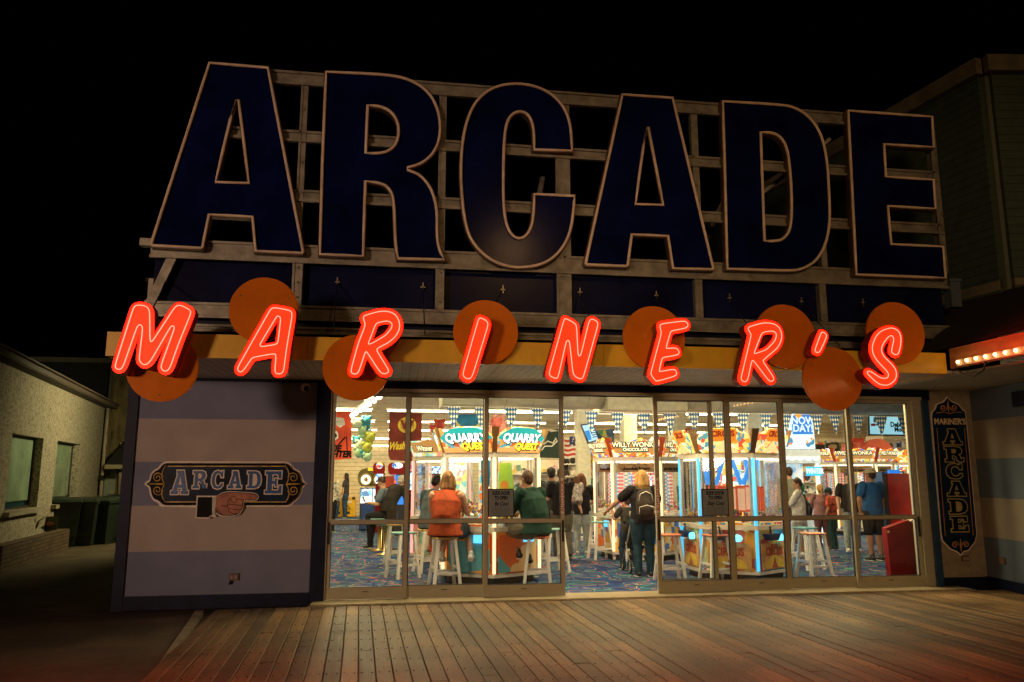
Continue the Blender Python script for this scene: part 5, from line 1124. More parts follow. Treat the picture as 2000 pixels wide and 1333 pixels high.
    for k in range(150 if fine else 60):
        a = rr_.random() * 6.283; q = (.28 + .5 * rr_.random()) * s; z = .905 + abs(rr_.gauss(0, .05)) + (.22 * (1 - q / s) if kind != 'circus' else 0); x, y = cx + q * math.cos(a) * .98, cy + q * math.sin(a) * .98
        if rr_.random() < .5: r = rr_.uniform(.02, .045); b.ball((x, y, z + r), r, 7, 5)
        else:
            w_, h_ = rr_.uniform(.02, .05), rr_.uniform(.03, .09); M = Matrix.Translation((x, y, z)) @ Matrix.Rotation(rr_.random() * 3, 4, 'Z') @ Matrix.Rotation(rr_.uniform(-.5, .5), 4, 'X'); bb = B(); bb.box(-w_, w_, -w_ * .5, w_ * .5, 0, h_ * 1.4); bb.xf(M); b.add(bb.v, bb.f)
    o_ = obj('prize_pile', b, M_toys, t); o_['kind'] = 'stuff'
    return t
def ribbon_mat(name, a, c):
    if name in MATS: return MATS[name]
    m, nt, bs = _nt(name); L = nt.links.new; tc = nt.nodes.new('ShaderNodeTexCoord'); sx = nt.nodes.new('ShaderNodeSeparateXYZ'); L(tc.outputs['Object'], sx.inputs[0])
    e = math_(nt, 'GREATER_THAN', math_(nt, 'FRACT', math_(nt, 'MULTIPLY', sx.outputs[2], 14.0)), .6)
    mx = nt.nodes.new('ShaderNodeMix'); mx.data_type = 'RGBA'; L(e, mx.inputs['Factor']); mx.inputs['A'].default_value = c4(a); mx.inputs['B'].default_value = c4(c); L(mx.outputs['Result'], bs.inputs['Base Color'])
    L(mx.outputs['Result'], bs.inputs['Emission Color']); bs.inputs['Emission Strength'].default_value = .5
    MATS[name] = m; return m
P_warm = emis('warm_post_light', (1, .76, .42), 1.5); P_cyan = emis('cyan_post_light', (.06, .50, .85), 1.5); P_pink = emis('pink_post_light', (1, .35, .30), 1.6)
mc = atZ(965, 1130, .12); an1 = R(32)
vdir = Vector((math.sin(R(-2)), -math.cos(R(-2)), 0)); c1_ = Vector((mc.x, mc.y, 0)) - vdir * .88
M1 = hexm('coin_pusher', 'six sided prize machine with QUARRY QUEST marquees in front of the seated players', c1_.x, c1_.y, an1, 'quarry', P_warm, .88, grp='six sided prize machines')
p2a, p2b = atZ(1372, 1119, .12), atZ(1482, 1124, .12); fm = (p2a + p2b) / 2; td = (p2b - p2a); s2 = Vector((td.x, td.y)).length; ang2 = math.atan2(-td.y, td.x); n2_ = Vector((-math.sin(ang2), -math.cos(ang2), 0)); c2_ = fm - n2_ * s2 * .866
M3 = hexm('coin_pusher', 'six sided circus prize machine with cyan light posts behind the right hand doors', c2_.x, c2_.y, ang2, 'circus', P_cyan, s2, grp='six sided prize machines')
p3 = atZ(1199, 1083, .12); s3 = .95; ang3 = R(23); 
m3 = Vector((p3.x, p3.y, 0)); t3 = Vector((math.cos(ang3), -math.sin(ang3), 0)); n3_ = Vector((-math.sin(ang3), -math.cos(ang3), 0)); c3_ = m3 + t3 * s3 / 2 - n3_ * s3 * .866
M2 = hexm('coin_pusher', 'six sided chocolate themed prize machine seen through the open doorway', c3_.x, c3_.y, ang3, 'wonka', P_warm, s3, words=[('WILLY WONKA', .25, .14), ('CHOCOLATE', .15, .09)], grp='six sided prize machines', ps=5)
q5 = atZ(1640, 1037, .12); ang5 = R(31); t5 = Vector((math.cos(ang5), -math.sin(ang5), 0)); n5 = Vector((-math.sin(ang5), -math.cos(ang5), 0)); c5 = Vector((q5.x, q5.y, 0)) + t5 * .52 - n5 * 1.05 * .866
hexm('coin_pusher', 'six sided chocolate themed prize machine behind the man in the blue shirt', c5.x, c5.y, ang5, 'wonka', P_warm, 1.05, words=[('WILLY WONKA', .25, .14)], grp='six sided prize machines', facets=(-1, 0, 1), fine=False)
q6 = atZ(820, 1092, .12); hexm('coin_pusher', 'six sided candy themed prize machine with pink light posts behind the hooded boy', q6.x + .75, q6.y + .75, R(-8), 'candy', P_pink, .9, words=[('Winner', .16, .16)], grp='six sided prize machines', facets=(-1, 0), fine=False)
q7 = atZ(1790, 1030, .12); hexm('coin_pusher', 'six sided circus prize machine at the far right behind the tall red cabinet', q7.x + .5, q7.y + .6, R(35), 'circus', P_cyan, .95, grp='six sided prize machines', facets=(-1, 0, 1), fine=False)
# upright score towers and chute inside the two front machines
def redtower(cx, cy, rz, w_, h_, lab):
    pass
t_ = M3
for a_, dist, ww, hh in ((-.35, .50, .17, .42), (.10, .58, .22, .40), (.62, .50, .2, .42), (-1.25, .52, .2, .45), (1.25, .5, .16, .4)):
    nn = Vector((-math.sin(ang2 - a_), -math.cos(ang2 - a_), 0)); tt = Vector((math.cos(ang2 - a_), -math.sin(ang2 - a_), 0)); q = c2_ + nn * dist
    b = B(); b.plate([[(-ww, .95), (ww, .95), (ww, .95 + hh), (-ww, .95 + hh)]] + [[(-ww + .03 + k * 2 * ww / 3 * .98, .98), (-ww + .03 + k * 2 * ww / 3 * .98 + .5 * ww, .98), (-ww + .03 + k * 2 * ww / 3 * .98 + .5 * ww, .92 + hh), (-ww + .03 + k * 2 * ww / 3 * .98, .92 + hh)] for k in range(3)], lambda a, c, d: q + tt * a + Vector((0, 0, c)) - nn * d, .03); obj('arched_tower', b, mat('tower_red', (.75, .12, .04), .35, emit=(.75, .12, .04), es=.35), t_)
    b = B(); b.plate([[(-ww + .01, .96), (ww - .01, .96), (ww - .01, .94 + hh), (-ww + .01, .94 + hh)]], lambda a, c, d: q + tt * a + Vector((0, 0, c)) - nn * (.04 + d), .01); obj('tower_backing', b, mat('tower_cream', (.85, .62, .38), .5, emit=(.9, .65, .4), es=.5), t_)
for a_, x_ in ((0, -.22), (0, .22), (-1.0, 0), (1.0, 0)):
    nn = Vector((-math.sin(ang2 - a_), -math.cos(ang2 - a_), 0)); tt = Vector((math.cos(ang2 - a_), -math.sin(ang2 - a_), 0)); q = c2_ + nn * .42
    for sg in (-1, 1):
        b = B(); b.bar(q + tt * (x_ + sg * .17) + Vector((0, 0, 1.86)), q + tt * (x_ + sg * .02) + Vector((0, 0, 1.38)), .06, .04); obj('blue_chute', b, emis('blue_chute', (.04, .28, .75), 1.1), t_)
for k, (u, v_, cc) in enumerate(((-.3, .2, 0), (.28, .1, 1), (.1, .42, 2))):
    pass
tt1 = Vector((math.cos(an1), -math.sin(an1), 0)); nn1 = Vector((-math.sin(an1), -math.cos(an1), 0))
q = c1_ + nn1 * .32
b = B(); b.bar(q + tt1 * .02 + Vector((0, 0, 1.88)), q + tt1 * .30 + Vector((0, 0, 1.2)), .05, .05); b.bar(q - tt1 * .22 + Vector((0, 0, 1.88)), q - tt1 * .10 + Vector((0, 0, 1.2)), .03, .05); obj('chute_frame', b, M_white, M1)
M_wire = emis('white_light_wire', (1, .86, .55), 1.6)
b = B()
for j in range(4):
    pts = [q + tt1 * (.08 + .13 * math.sin(k * .9 + j * 2) + .010 * k) + Vector((0, 0, 1.86 - k * .036)) - nn1 * (-.03 * math.cos(k * 1.3 + j)) for k in range(18)]
    b.sweep(pts, .008, 5)
obj('coil_track', b, M_wire, M1)
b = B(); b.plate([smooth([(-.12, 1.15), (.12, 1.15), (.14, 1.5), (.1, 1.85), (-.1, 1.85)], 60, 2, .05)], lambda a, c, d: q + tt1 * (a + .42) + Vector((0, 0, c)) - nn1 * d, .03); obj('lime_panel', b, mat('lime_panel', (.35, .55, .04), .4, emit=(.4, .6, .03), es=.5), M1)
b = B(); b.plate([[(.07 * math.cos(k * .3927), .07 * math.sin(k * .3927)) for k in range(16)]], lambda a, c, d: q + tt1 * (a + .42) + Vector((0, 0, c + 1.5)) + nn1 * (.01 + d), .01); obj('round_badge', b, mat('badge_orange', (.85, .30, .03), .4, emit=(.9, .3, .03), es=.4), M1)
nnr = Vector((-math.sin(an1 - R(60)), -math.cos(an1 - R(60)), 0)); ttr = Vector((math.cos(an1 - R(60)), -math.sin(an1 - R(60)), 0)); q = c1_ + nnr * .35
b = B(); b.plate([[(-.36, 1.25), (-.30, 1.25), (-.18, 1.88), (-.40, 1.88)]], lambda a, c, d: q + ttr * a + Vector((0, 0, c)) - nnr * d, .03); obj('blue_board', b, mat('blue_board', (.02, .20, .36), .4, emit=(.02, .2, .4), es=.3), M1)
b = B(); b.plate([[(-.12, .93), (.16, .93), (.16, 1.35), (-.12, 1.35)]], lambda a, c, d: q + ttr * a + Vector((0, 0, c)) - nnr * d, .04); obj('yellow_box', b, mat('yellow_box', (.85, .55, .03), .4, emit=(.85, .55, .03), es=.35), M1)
# ================================================================== OTHER MACHINES
def screenbox(name, lab, px, py, w_, h, d_, rz, body, screen, group=None, cat='game machine', top=None, sc_z=(.55, .85), txt=None, Z=.012):
    p = atZ(px, py, Z); t = thing(name, lab, cat, p, group); Mx = Matrix.Translation((p.x, p.y, .012)) @ Matrix.Rotation(rz, 4, 'Z')
    b = B(); b.add([(-w_ / 2, 0, 0), (w_ / 2, 0, 0), (w_ / 2, d_, 0), (-w_ / 2, d_, 0), (-w_ / 2, 0, h * .42), (w_ / 2, 0, h * .42), (w_ / 2, d_ * .35, h * .52), (-w_ / 2, d_ * .35, h * .52), (-w_ / 2, d_ * .45, h), (w_ / 2, d_ * .45, h), (w_ / 2, d_, h), (-w_ / 2, d_, h)],
          [(0, 1, 5, 4), (4, 5, 6, 7), (7, 6, 9, 8), (8, 9, 10, 11), (3, 11, 10, 2), (0, 3, 2, 1), (0, 4, 7, 3), (3, 7, 8, 11), (1, 2, 6, 5), (2, 10, 9, 6)]); b.xf(Mx); obj('cabinet', b, body, t)
    b = B(); y = lambda z: d_ * (.35 + .10 * (z - .52) / .48) - .012
    z0, z1 = sc_z; b.add([(-w_ * .42, y(z0), h * z0), (w_ * .42, y(z0), h * z0), (w_ * .42, y(z1), h * z1), (-w_ * .42, y(z1), h * z1)], [(0, 1, 2, 3)]); b.xf(Mx); obj('screen', b, screen, t)
    if top:
        b = B(); b.box(-w_ * .5, w_ * .5, d_ * .28, d_ * .6, h * .88, h * 1.0 + .002); b.xf(Mx); obj('title_box', b, top, t)
    b = B(); b.box(-w_ * .4, w_ * .4, .02, d_ * .3, h * .44, h * .455 + .03); b.xf(Mx); obj('control_panel', b, M_black, t)
    return t, Mx
scr_blue = art('blue_screen', [(.02, .12, .45), (.05, .35, .8), (.6, .8, .95), (.02, .05, .2), (.8, .85, .9)], 14, 1.4, distort=.6)
scr_ice = art('pale_screen', [(.5, .75, .9), (.85, .92, .95), (.2, .5, .75), (.9, .85, .7), (.1, .2, .35)], 10, 1.6)
scr_hot = art('warm_screen', [(.8, .12, .05), (.95, .7, .2), (.9, .85, .7), (.3, .05, .1), (.1, .25, .6)], 12, 1.3)
M_redm = mat('red_machine_paint', (.25, .008, .006), .35, noise=(1.2, .35), spec=.25); M_dk = mat('dark_machine', (.03, .03, .045), .4); M_yelm = mat('safety_yellow', (.80, .46, .02), .45, noise=(3, .1)); M_bluem = mat('blue_machine', (.03, .09, .30), .4)
# clock faced machine at the left
p = atZ(728, 1037, .012); t = thing('clock_faced_game', 'game machine with two round glowing dials above pale blue screens at the left', 'game machine', p)
def bx(name, x0, x1, y0, y1, z0, z1, m, par): b = B(); b.box(x0, x1, y0, y1, z0, z1); return obj(name, b, m, par)
YY = p.y
def at2(px, py): return atY(px, py, YY)
def ppx(name, x0, y0, x1, y1, m, par, dy=0.0, th=.05):
    a, c = at2(x0, y1), at2(x1, y0); return bx(name, a.x, c.x, YY - dy - th, YY - dy, a.z, c.z, m, par)
ppx('cabinet', 701, 953, 752, 1035, M_dk, t, -.75, .7); ppx('front_box', 704, 985, 752, 1034, M_bluem, t)
s_ = ppx('screen', 704, 955, 727, 983, scr_ice, t, .05); ppx('screen', 728, 955, 752, 983, scr_ice, t, .05)
b = B(); b.plate([smooth([(lambda v: (v.x, v.z))(at2(x, y)) for x, y in ((703, 951), (698, 935), (702, 920), (712, 915), (740, 912), (752, 920), (754, 950))], 400, 2, .1)], lambda a, c, d: (a, YY - .06 - d, c), .1); obj('dial_board', b, mat('olive_board', (.18, .16, .04), .4), t)
for x in (715, 741):
    c_ = at2(x, 937); r = (at2(x + 10.5, 937).x - c_.x)
    b = B(); b.plate([[(c_.x + r * math.cos(k * .2618), c_.z + r * math.sin(k * .2618)) for k in range(24)]], lambda a, c, d: (a, YY - .17 - d, c), .03); dl_ = obj('dial', b, emis('dial_white', (1, .92, .72), 1.7), t)
    b = B(); b.sweep([(c_.x + r * 1.05 * math.cos(k * .2618), YY - .19, c_.z + r * 1.05 * math.sin(k * .2618)) for k in range(24)], .03, 6, closed=True); obj('dial_rim', b, mat('dial_rim', (.45, .38, .12), .4), dl_)
    b = B(); b.bar((c_.x, YY - .215, c_.z + r * .6), (c_.x + r * .3, YY - .215, c_.z - r * .5), .03, .01); b.ball((c_.x, YY - .215, c_.z), .06, 8, 6); obj('pointer', b, M_gold, dl_)
ppx('title_plate', 719, 914, 735, 920, emis('yellow_title', (1, .7, .05), 1.0), t, .17, .02)
# red tower games
for i, (x0, x1, lab) in enumerate(((731, 752, 'red arcade cabinet with an oval lit crest, left of its twin'), (760, 792, 'red arcade cabinet with an oval lit crest behind the older man'))):
    p = atZ((x0 + x1) / 2, 1040, .012); YY = p.y; t = thing('crest_topped_cabinet', lab, 'game machine', p, 'red crest topped cabinets')
    ppx('cabinet', x0, 925, x1, 1038, M_redm, t, -.5, .5)
    o_ = smooth([(lambda v: (v.x, v.z))(at2(x, y)) for x, y in ((x0 - 1, 926), (x0 - 3, 910), (x0 + 3, 904), (x1 - 4, 904), (x1 + 1, 910), (x1 - 1, 926))], 60, 2, .1); b = B(); b.plate([o_], lambda a, c, d: (a, YY - .05 - d, c), .25); obj('crest', b, M_redm, t)
    c_ = at2((x0 + x1) / 2, 910); b = B(); b.ball((c_.x, YY - .3, c_.z), ((at2(x1, 900).x - at2(x0, 900).x) * .33, .03, .09), 14, 8); obj('oval_light', b, scr_hot if i == 0 else scr_blue, t)
    ppx('screen', x0 + 3, 918, x1 - 3, 945, scr_hot if i else scr_blue, t, .02); ppx('control_panel', x0, 968, x1, 975, M_dk, t, .1, .3)
# red sign board and blue kiosk screen
p = atZ(761, 1050, .012); YY = p.y; t = thing('red_info_board', 'plain red framed board standing behind the seated woman with the phone', 'board', p); ppx('board', 752, 930, 770, 957, mat('board_red', (.45, .05, .02), .5), t); ppx('post', 759, 957, 763, 1046, M_alu, t); ppx('frame', 751, 929, 771, 930.2, M_frame, t, .01)
p = atZ(784, 1050, .012); YY = p.y; t = thing('blue_kiosk', 'tall kiosk with a bright blue screen behind the older man', 'kiosk', p); ppx('body', 771, 926, 795, 1046, M_dk, t, 0, .3); ppx('screen', 773, 929, 793, 985, emis('kiosk_blue', (.03, .22, .75), 1.1), t, .301, .01)
for k in range(5):
    ppx('screen_line', 777, 934 + k * 4.5, 790, 936 + k * 4.5, emis('kiosk_text', (.5, .75, 1), 1.4), t, .312, .005)
# yellow warning sign machine
p = atZ(680, 1009, .012); YY = p.y; t = thing('yellow_box_game', 'low yellow game box with a black warning triangle at the far left', 'game machine', p)
ppx('cabinet', 657, 972, 696, 1008, M_yelm, t, 0, .6); ppx('white_label', 676, 977, 688, 982, M_white, t, .601, .01)
for q in ((672, 970, 682, 977), (689, 970, 695, 975), (660, 998, 666, 1003), (675, 998, 685, 1003)): ppx('black_patch', *q, M_black, t, .602, .01)
c_ = at2(680.5, 990); c_.z -= .02; b = B(); 
tri = lambda r: [(c_.x + r * math.sin(a), c_.z + r * math.cos(a)) for a in (0, 2.094, 4.189)]
b.plate([tri(.13), tri(.085)], lambda a, c, d: (a, YY - .602 - d, c), .01); b.box(c_.x - .008, c_.x + .008, YY - .612, YY - .602, c_.z - .02, c_.z + .04); obj('warning_triangle', b, M_black, t)
# folding easel in front of clock game
p = atZ(718, 1020, .012); YY = p.y
b = B()
for xx_ in (706, 716, 721): b.bar(at2(xx_ + 4, 984), at2(xx_, 1022), .05, .05)
tag(obj('folding_easel', b, M_white), 'white trestle legs standing below the pale screens at the left', 'easel')
# snow machine NOW DAY
p = atZ(1563, 1062, .012); YY = p.y; t = thing('snow_crane_game', 'tall icy white prize machine topped by a blue sign reading NOW DAY!', 'game machine', p)
M_ice = mat('ice_white', (.70, .78, .80), .35, emit=(.6, .8, .9), es=.25)
a, c = at2(1531, 1060), at2(1598, 878); bx('cabinet', a.x, c.x, YY + .06, YY + .9, .012, .85, M_ice, t); bx('canopy', a.x - .02, c.x + .02, YY - .05, YY + .9, at2(1560, 905).z, at2(1560, 878).z, M_ice, t)
for xx_ in (a.x + .03, c.x - .03): bx('corner_post', xx_ - .03, xx_ + .03, YY, YY + .055, .012, at2(1560, 905).z - .002, emis('ice_post', (.7, .88, 1), 1.6), t)
b = B(); b.add([(a.x, YY + .02, .86), (c.x, YY + .02, .86), (c.x, YY + .02, at2(1560, 905).z), (a.x, YY + .02, at2(1560, 905).z)], [(0, 1, 2, 3)]); obj('glass', b, M_glass2, t)
bx('back_board', a.x, c.x, YY + .8, YY + .85, .86, at2(1560, 905).z - .01, art('ice_interior', PAL['ice'], 8, .5), t)
b = B()
for k in range(5):
    x = a.x + (c.x - a.x) * (k + .5) / 5; z = at2(1560, 893).z; w_ = (c.x - a.x) / 10; b.plate([[(x - w_, z)] + [(x + w_ * math.cos(th * .314 + math.pi), z + w_ * .9 * math.sin(th * .314 + math.pi)) for th in range(11)] + [(x + w_, z)]], lambda q, c__, d: (q, YY - .052 - d, c__), .02)
obj('scalloped_trim', b, emis('scallop_white', (.9, .95, 1), 1.0), t)
o_ = smooth([(lambda v: (v.x, v.z))(at2(x, y)) for x, y in ((1522, 877), (1523, 826), (1540, 824), (1546, 808), (1572, 807), (1584, 820), (1587, 848), (1589, 877))], 60, 2, .12)
b = B(); b.plate([o_], lambda q, c__, d: (q, YY - .02 - d, c__), .06); sg_ = obj('crest_board', b, emis('snow_board', (.62, .82, .95), 1.3), t)
o_ = smooth([(lambda v: (v.x, v.z))(at2(x, y)) for x, y in ((1545, 849), (1542, 822), (1548, 808), (1572, 807), (1583, 818), (1584, 849))], 60, 2, .12); b = B(); b.plate([o_], lambda q, c__, d: (q, YY - .085 - d, c__), .01); obj('blue_patch', b, emis('snow_blue', (.01, .19, .62), 1.1), sg_)
for s_, y_, sz in (('NOW', 823, .25), ('DAY!', 838, .25)): obj('lettering', text_b(s_, sz, at2(1564, y_) + Vector((0, -.11, 0)), (1, 0, 0), (0, 0, 1), .01, .006, sx=.95), emis('snow_letter', (.72, .9, 1), 1.0), sg_)
b = B(); b.ball(at2(1555, 813) + Vector((0, -.1, 0)), (.09, .02, .07), 10, 6); obj('orange_blob', b, emis('snow_orange', (1, .4, .03), 1.0), sg_)
b = B()
for x in (1533, 1540, 1575, 1582): b.ball(at2(x, 866 if x % 2 else 862) + Vector((0, -.09, 0)), (.07, .015, .10), 8, 6)
obj('printed_blobs', b, art('blob_print', [(.05, .25, .5), (.8, .25, .08), (.9, .9, .9), (.05, .3, .3)], 6, .8), sg_)
q = at2(1587, 921) + Vector((0, -.3, 0)); b = B(); a, c = at2(1572, 930), at2(1599, 912); b.box(a.x, c.x, YY - .13, YY - .06, a.z, c.z); tb = obj('lit_title', b, emis('title_cyan', (.05, .5, .85), 1.3), t)
obj('lettering', text_b('WINTER', .17, ((a.x + c.x) / 2, YY - .14, (a.z + c.z) / 2), (1, 0, 0), (0, 0, 1), .01, .008, sx=.72), emis('snow_letter', (.8, .95, 1), 2.0), tb)
# red counter and red tall cabinet at the right
p = atZ(1762, 1135, .012); t = thing('red_counter', 'deep red counter with a sloping top and a folded white paper at the far right', 'counter', p)
YY = atZ(1740, 1137, .012).y
tp = [(1742, 1138), (1731, 1032), (1776, 1016), (1796, 1027), (1800, 1134)]
o_ = [(lambda v: (v.x, max(v.z, .013)))(atY(x, y, YY)) for x, y in tp]; b = B(); b.plate([o_], lambda a_, c_, d: (a_, YY + d, c_), .12); obj('body', b, M_redm, t)
b = B(); q = [atY(x, y, YY - .02) for x, y in ((1776, 1018), (1796, 1012), (1800, 1022), (1796, 1028))]; b.add(q + [v_ + Vector((0, .2, .01)) for v_ in q], [(0, 1, 2, 3), (4, 7, 6, 5), (0, 4, 5, 1), (1, 5, 6, 2), (2, 6, 7, 3), (3, 7, 4, 0)]); obj('paper', b, M_cream, t)
b = B(); a = atY(1733, 1037, YY); b.box(a.x, a.x + .03, YY - .004, YY, a.z - .03, a.z); obj('label', b, M_white, t)
for z in (.25, .72): bx('seam', o_[0][0] + .02, o_[-1][0] - .02, YY - .003, YY, z, z + .008, mat('dark_red_seam', (.12, .008, .006), .5), t)
YY = 2.35; t = thing('red_tall_cabinet', 'tall red game cabinet with a white light strip down its right edge', 'game machine', (at2(1765, 1100).x, YY, .012))
b = B(); a0_, a1_, a2_, a3_ = at2(1740, 925), at2(1788, 925), at2(1747, 1100), at2(1796, 1100)
b.add([(a1_.x - .12, YY, .014), (a1_.x, YY, .014), (a1_.x, YY + .68, .014), (a1_.x - .12, YY + .68, .014), (a1_.x - .12, YY, a1_.z), (a1_.x, YY, a1_.z), (a1_.x, YY + .68, a1_.z), (a1_.x - .12, YY + .68, a1_.z)], [(0, 3, 2, 1), (4, 5, 6, 7), (0, 1, 5, 4), (1, 2, 6, 5), (2, 3, 7, 6), (3, 0, 4, 7)]); obj('cabinet', b, M_redm, t)
bx('light_strip', a1_.x - .055, a1_.x - .02, YY - .02, YY - .002, .9, a1_.z - .03, emis('strip_white_light', (1, .95, .85), 3.0), t)
bx('black_edge', a1_.x - .14, a1_.x - .02, YY + .682, YY + .80, .016, a0_.z, M_black, t)
YY = 4.6; t = thing('blue_screen_cabinet', 'game cabinet with a bright blue and white picture left of the tall red cabinet', 'game machine', (at2(1742, 1060).x, YY, .012))
ppx('cabinet', 1734, 922, 1752, 1068, M_bluem, t, -.6, .6); ppx('screen', 1735, 925, 1750, 1000, scr_ice, t, .01, .03); ppx('blue_header', 1733, 918, 1754, 925, emis('kiosk_blue', (.03, .22, .75), 1.1), t, .01, .05); ppx('header_mark', 1739, 938, 1746, 941, emis('dark_red_print', (.35, .02, .01), .6), t, .045, .01)
# red merchandise wheel on top of far machine
YY = 11.5; c_ = at2(1712, 892); t = thing('wheel_topped_game', 'game with a red half wheel and glowing white hub above the far chocolate machine', 'game machine', (c_.x, YY, .012))
b = B(); b.plate([[(c_.x + .55 * math.cos(k * .2094), c_.z + .55 * math.sin(k * .2094)) for k in range(30)]], lambda a_, c__, d: (a_, YY - d, c__), .12); obj('wheel', b, mat('wheel_red', (.5, .08, .04), .4), t)
b = B(); b.plate([[(c_.x - .1 + .32 * math.cos(k * .2094), c_.z - .05 + .32 * math.sin(k * .2094)) for k in range(30)]], lambda a_, c__, d: (a_, YY - .13 - d, c__), .04); obj('hub', b, emis('hub_white', (1, .85, .75), 1.4), t)
bx('stand', c_.x - .4, c_.x + .4, YY + .01, YY + .5, .014, c_.z, M_redm, t)
# ================================================================== UNDER THE HALL CEILING
M_tube = emis('fluorescent_tube', (1, .90, .62), 15.0)
rows = [(.85, 3.35, (-2.9, 9.2)), (2.9, 3.72, (-2.6, 1.2)), (6.6, 3.45, (-2.9, 9)), (10.2, 3.35, (-2.9, 12)), (14, 3.3, (-2.9, 15)), (18, 3.25, (-2.9, 16)), (19.6, 3.0, (-2.0, 6)), (20.3, 2.75, (-2.0, 6))]  # first row is added out of sight above the doors to brighten the ducts
for ri, (y, z, (xa_, xb_)) in enumerate(rows):
    x = xa_; k = 0
    while x < xb_ - 1.5:
        t = thing('tube_light', 'x', 'ceiling light', (x + 1.2, y, z), 'fluorescent tube lights under the hall ceiling'); t['label'] = 'white fluorescent tube light, %s from the left in the %s row from the doors' % (ORD[k], ORD[ri])
        b = B(); b.sweep([(x + .04, y, z), (x + 2.36, y, z)], .022, 8); obj('tube', b, M_tube, t)
        b = B(); b.box(x, x + 2.4, y - .02, y + .02, z + .026, z + .06)
        obj('housing', b, M_white, t)
        b = B(); b.sweep([(x + 1.2, y, z + .07), (x + 1.2, y, ZC - .2)], .006, 5); obj('suspension_wire', b, M_white, t)
        x += 2.75; k += 1
# track spots at the left
t = thing('spot_track', 'slanting white track of round spot lamps at the upper left of the hall', 'ceiling light', atY(700, 800, 5.0))
pa_, pb_ = atY(752, 768, 4.0), atY(688, 812, 8.0); b = B(); b.bar(pa_ + Vector((0, 0, .1)), pb_ + Vector((0, 0, .1)), .04, .03); obj('track', b, M_white, t)
for k in range(8):
    q = pa_ + (pb_ - pa_) * (k / 7); b = B(); b.ball(q, .055, 10, 8); obj('spot_lamp', b, emis('spot_lamp_lit', (1, .93, .75), 8.0), t)
    b = B(); b.sweep([q + Vector((0, 0, .05)), q + Vector((0, .06, .1))], .03, 8); obj('spot_arm', b, M_white, t)
# ducts and bulkhead just inside the doors
M_duct = siding('painted_duct', (.60, .60, .50), .55, 'X', .5, .15, .03)
def duct(pxa, pxb, pyb, lab, Yd_=4.3, r=.46):
    a, c = atY(pxa, pyb, Yd_), atY(pxb, pyb, Yd_); z = a.z + r; b = B(); b.sweep([(a.x, Yd_, z), (c.x, Yd_, z)], r, 40)
    return tag(obj('round_duct', b, M_duct), lab, 'duct', 'round air ducts')
duct(950, 1180, 797, 'large pale round air duct above the checkered pennants left of the boxed beam')
duct(1337, 1800, 806, 'large pale round air duct above the checkered pennants at the right')
a, c = atY(1182, 802, 4.0), atY(1336, 802, 4.0); b = B(); b.box(a.x, c.x, 3.8, 4.9, a.z, ZC - .21); struct('boxed_beam', b, mat('bulkhead_paint', (.72, .70, .56), .6))
a, c = atY(864, 790, 3.9), atY(949, 790, 3.9); b = B(); b.box(a.x, c.x, 3.9, 5, a.z, ZC - .21); struct('duct_box', b, mat('duct_box_paint', (.55, .56, .47), .6))
for px, Yq_ in ((1233, 10.2), (1330, 9.0), (1479, 8.2), (1141, 11)):
    q = atY(px, 900, Yq_); b = B(); b.box(q.x - .19, q.x + .19, Yq_, Yq_ + .4, .014, ZC - .21); struct('hall_column', b, mat('bulkhead_paint', (.72, .70, .56), .6))
for px, py in ((1555, 778), (1758, 782)):
    q = atY(px, py, 3.83); t = thing('air_grille', 'white louvred air grille on the duct ' + ('above the snow sign' if px < 1600 else 'above the payment screen'), 'grille', q)
    b = B(); b.box(q.x - .24, q.x + .24, 3.80, 3.84, q.z - .10, q.z + .10); obj('frame', b, M_white, t)
    b = B()
    for k in range(12): b.box(q.x - .2 + k * .034, q.x - .188 + k * .034, 3.79, 3.799, q.z - .08, q.z + .08)
    obj('slat_shade_strips', b, mat('slat_shadow', (.25, .24, .18), .6), t)  # dark strips stand in for the shade between the louvres
# checkered pennants
m, nt, bs = _nt('blue_diamond_cloth'); L = nt.links.new; tc = nt.nodes.new('ShaderNodeTexCoord'); sx = nt.nodes.new('ShaderNodeSeparateXYZ'); L(tc.outputs['Object'], sx.inputs[0])
u = math_(nt, 'ABSOLUTE', math_(nt, 'SUBTRACT', math_(nt, 'FRACT', math_(nt, 'DIVIDE', math_(nt, 'ADD', sx.outputs[0], 10.0), .047)), .5)); v_ = math_(nt, 'ABSOLUTE', math_(nt, 'SUBTRACT', math_(nt, 'FRACT', math_(nt, 'DIVIDE', math_(nt, 'ADD', sx.outputs[2], 10.0), .082)), .5))
e = math_(nt, 'LESS_THAN', math_(nt, 'ADD', u, v_), .60); mx = nt.nodes.new('ShaderNodeMix'); mx.data_type = 'RGBA'; L(e, mx.inputs['Factor']); mx.inputs['A'].default_value = (.75, .75, .62, 1); mx.inputs['B'].default_value = (.015, .09, .26, 1); L(mx.outputs['Result'], bs.inputs['Base Color']); bs.inputs['Roughness'].default_value = .7
M_penn = m
PN = [(886, 795, 842), (940, 796, 842), (998, 796, 841), (1050, 798, 841), (1104, 802, 838), (1155, 804, 850), (1206, 806, 850), (1258, 808, 853), (1308, 807, 852), (1355, 806, 849), (1402, 806, 850), (1450, 808, 850), (1496, 809, 851), (1535, 810, 851), (1595, 811, 851), (1630, 812, 850), (1675, 813, 853), (1720, 814, 853), (1764, 815, 853)]
YP = 2.1; line = []
